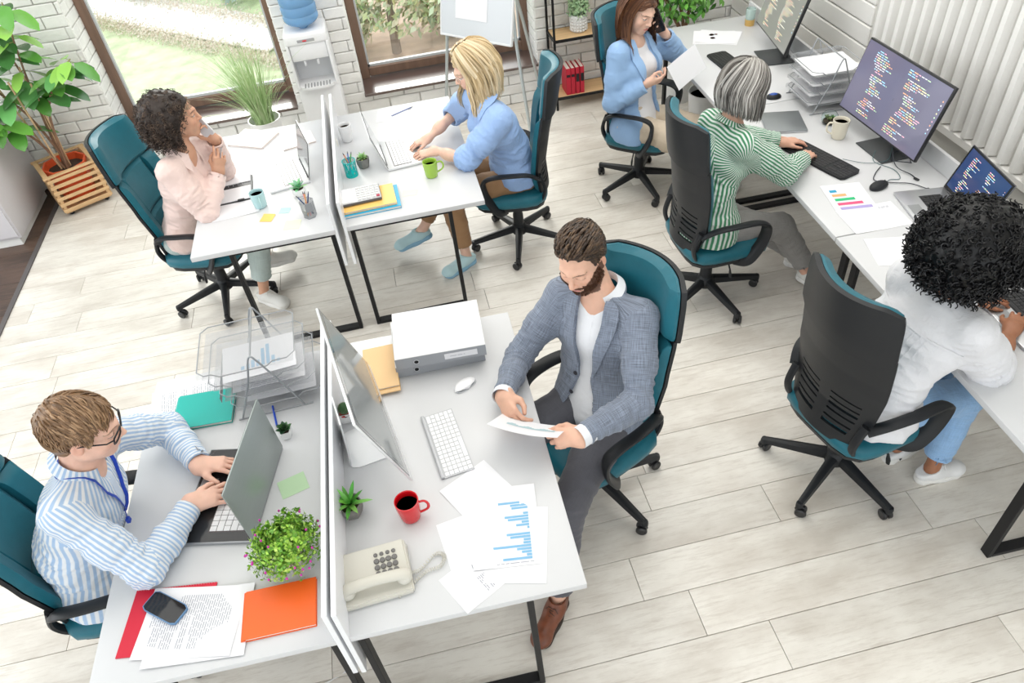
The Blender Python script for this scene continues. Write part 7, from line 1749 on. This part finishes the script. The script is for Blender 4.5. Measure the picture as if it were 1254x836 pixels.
for (a, b) in (((-.03, -.02, .3), (-.02, -.10, 1.05)), ((.03, .01, .3), (.10, -.06, 1.0)), ((.0, .03, .3), (.05, .02, 1.1)), ((-.05, .02, .3), (-.14, -.02, .98))): MB().tube([a, b], .007, 7).build('cane', cane, P_)
# grass plant
P_ = empty('grass_plant', (-.99, 5.62, 0), 0, 'tall ornamental grass in a round white pot under the left window', 'potted plant')
MB().lathe([(0, 0), (.085, 0), (.100, .10), (.118, .50), (.124, .52), (.116, .52), (.11, .46), (0, .46)], seg=28).build('pot', whp, P_)
m = MB(); rg = np.random.default_rng(14)
for k in range(330):
    a = rg.random()*2*PI; q = .07*math.sqrt(rg.random()); lean = rg.uniform(.02, .30)*(2.0 if rg.random() < .12 else 1); H = rg.uniform(.35, .80); az = a+rg.normal()*.5+0; ox = -.10 if rg.random() < .45 else .02
    p0 = V3(q*math.cos(a), q*math.sin(a), .46); pts = [p0+V3(math.cos(az)*lean+ox, math.sin(az)*lean*.7-.05, 0)*t**1.6+V3(0, 0, H*t-(.12*lean/.3)*t**3) for t in np.linspace(0, 1, 7)]
    c = tuple(V3([(.38, .56, .24), (.48, .62, .32), (.30, .46, .18), (.56, .66, .38)][rg.integers(4)])); W_ = rg.uniform(.0022, .0045); s = V3(-math.sin(az), math.cos(az), 0)
    vs = []
    for i, p in enumerate(pts): w_ = W_*(1-i/6)**.6; vs += [tuple(p-s*w_), tuple(p+s*w_)]
    m.add(vs, [(2*i, 2*i+1, 2*i+3, 2*i+2) for i in range(6)], c)
tag(m.build('blades', leafmat('grass_blade', .5), P_, 80), kind='stuff')
# water cooler
r = empty('water_cooler', (-.545, 6.00, 0), 0, 'white water cooler with a blue bottle between the two windows', 'water cooler'); cw = mat('cooler_white', (.82, .82, .83), .3)
MB().box((0, .01, .31), (.325, .30, .60), bev=.012, seg=2).build('lower_body', cw, r); MB().box((0, .085, .76), (.325, .15, .34), bev=.006).build('recess_back', mat('cooler_recess', (.70, .71, .73), .35), r)
for s in (-1, 1): MB().box((s*.152, .0, .76), (.022, .30, .34), bev=.006).build('side_cheek', cw, r)
MB().box((0, -.0, .965), (.325, .30, .085), bev=.018, seg=3).build('top_housing', cw, r); MB().box((0, -.07, .865), (.28, .13, .13), bev=.012, seg=2).build('tap_housing', cw, r)
MB().box((0, -.1515, .955), (.13, .004, .022), bev=.002).build('indicator_panel', mat('indicator_grey', (.35, .35, .36), .4), r)
MB().box((-.01, -.154, .955), (.030, .003, .010)).build('red_light', mat('red_indicator', (.7, .05, .06), .4), r)
MB().prism([(-.13, -.15), (.13, -.15), (.12, -.175), (.06, -.20), (-.06, -.20), (-.12, -.175)], .595, .612).build('drip_tray', cw, r)
for k in range(9): MB().box((-.096+.024*k, -.150, .614), (.008, .075, .004)).build('grate_bar', mat('grate_grey', (.28, .29, .30), .5), r)
for x in (-.05, .05): MB().tube([(x, -.10, .80), (x, -.135, .79), (x, -.14, .765)], .010, 8).build('tap', mat('tap_grey', (.6, .6, .62), .4), r)
bt = empty('water_bottle', (-.545, 5.99, 1.005), 0, 'ribbed blue water bottle upside down on the cooler', 'bottle')
pr = [(.03, .0), (.045, .015), (.11, .045), (.132, .07), (.134, .10), (.127, .112), (.134, .125), (.134, .165), (.127, .178), (.134, .19), (.134, .24), (.127, .252), (.134, .265), (.134, .34), (.12, .37), (0, .375)]
MB().lathe(pr, seg=32).build('bottle_body', mat('blue_bottle_plastic', (.36, .62, .88), .08, trans=.6, ior=1.2), bt, 50); MB().lathe([(0, .02), (.10, .055), (.122, .11), (.122, .27), (0, .27)], seg=28).build('water', mat('water_blue', (.30, .58, .82), .05, trans=.7, ior=1.2), bt)
# flipchart
r = empty('flipchart', (.81, 5.77, 0), math.radians(-46), 'white flipchart board on metal legs before the middle window', 'flipchart'); lt = Matrix.Translation((0, -.10, .80)) @ Matrix.Rotation(math.radians(-14), 4, 'X')
MB().box((-.02, 0, .50), (.66, .018, 1.0), bev=.003, M=lt).build('board', mat('flipchart_board', (.60, .63, .66), .25), r)
fr_ = MB()
for s in (-1, 1): fr_.box((-.02+s*.335, 0, .50), (.014, .024, 1.02), bev=.003, M=lt)
fr_.box((-.02, 0, -.004), (.68, .03, .016), bev=.003, M=lt); fr_.build('board_frame', mat('pale_grey_frame', (.72, .73, .74), .4), r)
MB().box((-.06, -.0115, .34), (.30, .0016, .42), M=lt).build('paper_sheet', paper_m, r); lines_mb(.3, .4, 2, seed=1, y0=-.0, step=.2).build('print', ink, r)
bpy.data.objects[r.children[-1].name].matrix_local = lt @ Matrix.Translation((-.06, -.0128, .40)) @ Matrix.Rotation(PI/2, 4, 'X')
gm_ = mat('grey_green_tube', (.50, .54, .54), .35, metal=.5)
MB().tube([(.20, .10, 1.75), (.33, -.06, .80), (.45, -.12, .0)], .013, 10).build('leg', gm_, r); MB().tube([(-.20, .10, 1.75), (-.33, -.06, .80), (-.45, -.12, .0)], .013, 10).build('leg', gm_, r); MB().tube([(.05, .14, 1.7), (.08, .40, .8), (.10, .60, .0)], .013, 10).build('leg', gm_, r)
MB().ball((.10, -.135, .78), (.012, .012, .012)).build('knob', mat('green_knob', (.02, .20, .16), .5), r)
# shelf unit with books and plants
r = empty('shelf_unit', (1.68, 6.01, 0), 0, 'black metal shelf unit with light wooden boards against the brick wall', 'shelf'); ox, oy = -.295, .12
for sx in (-1, 1):
    for sy in (-1, 1): MB().box((sx*.295, sy*.12, .85), (.018, .018, 1.70), bev=.002).build('post', black_metal, r)
oak = mat('light_oak', (.66, .44, .23), .5, noise=.12, nscale=8, stretch=(.3, 4, 1))
for z in (.11, .60, 1.10, 1.60):
    MB().box((0, 0, z), (.575, .24, .016), bev=.001).build('shelf_board', oak, r)
    for sy in (-1, 1): MB().box((0, sy*.125, z-.004), (.572, .012, .022)).build('rail', black_metal, r)
    for sx in (-1, 1): MB().box((sx*.295, 0, z-.004), (.012, .222, .022)).build('rail', black_metal, r)
for k, lab in enumerate(['red book at the open end of the row on the lower shelf', 'second red book from the open end on the lower shelf', 'third red book from the open end on the lower shelf', 'last red book of the row, nearest the dark teal chair']):
    w_ = .040 if k == 0 else .034; x = 1.495+.040*k; b = empty('book', (x, 5.985, .1185), 0, lab, 'book', 'red books on the lower shelf'); cr = mat('red_book_cloth', (.50, .012, .035), .5)
    for s in (-1, 1): MB().box((s*(w_/2-.0015), 0, .115), (.003, .165, .23), bev=.0005).build('cover', cr, b)
    MB().box((0, -.081, .115), (w_, .004, .23), bev=.001).build('spine', cr, b); MB().box((0, .0, .113), (w_-.006, .155, .222)).build('pages', mat('page_block', (.8, .77, .7)), b)
    MB().box((0, -.0836, .165 if k < 2 else .14), (w_*.8, .001, .022 if k < 2 else .07)).build('spine_label', black_plastic, b)
P_ = empty('potted_plant', (1.625, 6.01, .609), 0, 'small pale green leafy plant in a knobbly white pot on the shelf', 'potted plant')
m = MB(); m.lathe([(0, 0), (.055, 0), (.064, .02), (.066, .12), (.062, .135), (.057, .135), (.058, .11), (0, .11)], seg=28); m.build('pot', whp, P_)
kn = MB().ball((0, 0, 0), .0098, 8, 6).mesh('knob', whp)
for j in range(5):
    for k in range(16): a = 2*PI*k/16; inst(kn, 'knob', P_, (.066*math.cos(a), .066*math.sin(a), .018+.024*j))
m = MB(); rg = np.random.default_rng(4)
for k in range(520):
    d = unit(rg.normal(size=3)*V3(1, 1, .9)+V3(0, 0, .4)); q = V3(0, 0, .17)+d*V3(.095, .095, .10)*rg.random()**.4; leaf_shape(m, q, unit(rg.normal(size=3)+V3(0, 0, .3)), d, .026, .017, tuple(V3([(.36, .55, .30), (.50, .66, .40), (.28, .46, .24)][rg.integers(3)])), .2, .2, 3)
tag(m.build('foliage', leafmat('bush_leaf'), P_), kind='stuff')
# ficus behind the far desk
P_ = empty('potted_ficus', (2.40, 5.72, 0), 0, 'leafy weeping fig behind the far wall-side desk', 'potted plant')
MB().lathe([(0, 0), (.12, 0), (.155, .36), (.160, .38), (.148, .38), (.145, .33), (0, .33)], seg=28).build('pot', whp, P_)
for b in ([(0, 0, .33), (.02, .0, .6), (-.03, .02, .9), (-.02, .0, 1.35)], [(0, 0, .33), (.05, .02, .6), (.12, .03, .95), (.25, .0, 1.3)], [(-.01, 0, .6), (-.15, -.02, .85), (-.30, -.04, 1.15)]): p = spline(b, 6); MB().tube(p, [.017*(1-.5*i/len(p)) for i in range(len(p))], 8).build('trunk', bark, P_)
m = MB(); rg = np.random.default_rng(6); gl2 = [(.08, .26, .04), (.14, .36, .06), (.20, .46, .09), (.05, .18, .03)]
for k in range(1300):
    d = unit(rg.normal(size=3)); q = V3(.0, .0, 1.08)+d*V3(.47, .26, .42)*rg.random()**.45; 
    if q[2] < .70: q[2] = .70+rg.random()*.2
    leaf_shape(m, q, unit(V3(rg.normal()*.7, rg.normal()*.7, -.7)), unit(V3(rg.normal()*.5, -.6, .8)), rg.uniform(.055, .085), .032, tuple(V3(gl2[rg.integers(4)])*rg.uniform(.8, 1.3)), .2, .2, 3)
tag(m.build('foliage', leafmat('ficus_leaf', .3), P_), kind='stuff')
r = empty('waste_bin', (2.33, 4.98, 0), 0, 'round white bin under the far wall-side desk', 'bin'); MB().lathe([(0, 0), (.105, 0), (.135, .40), (.139, .405), (.130, .405), (.10, .01)], seg=32).build('body', whp, r); MB().lathe([(0, .36), (.127, .36)], seg=24).build('soil', soil, r)
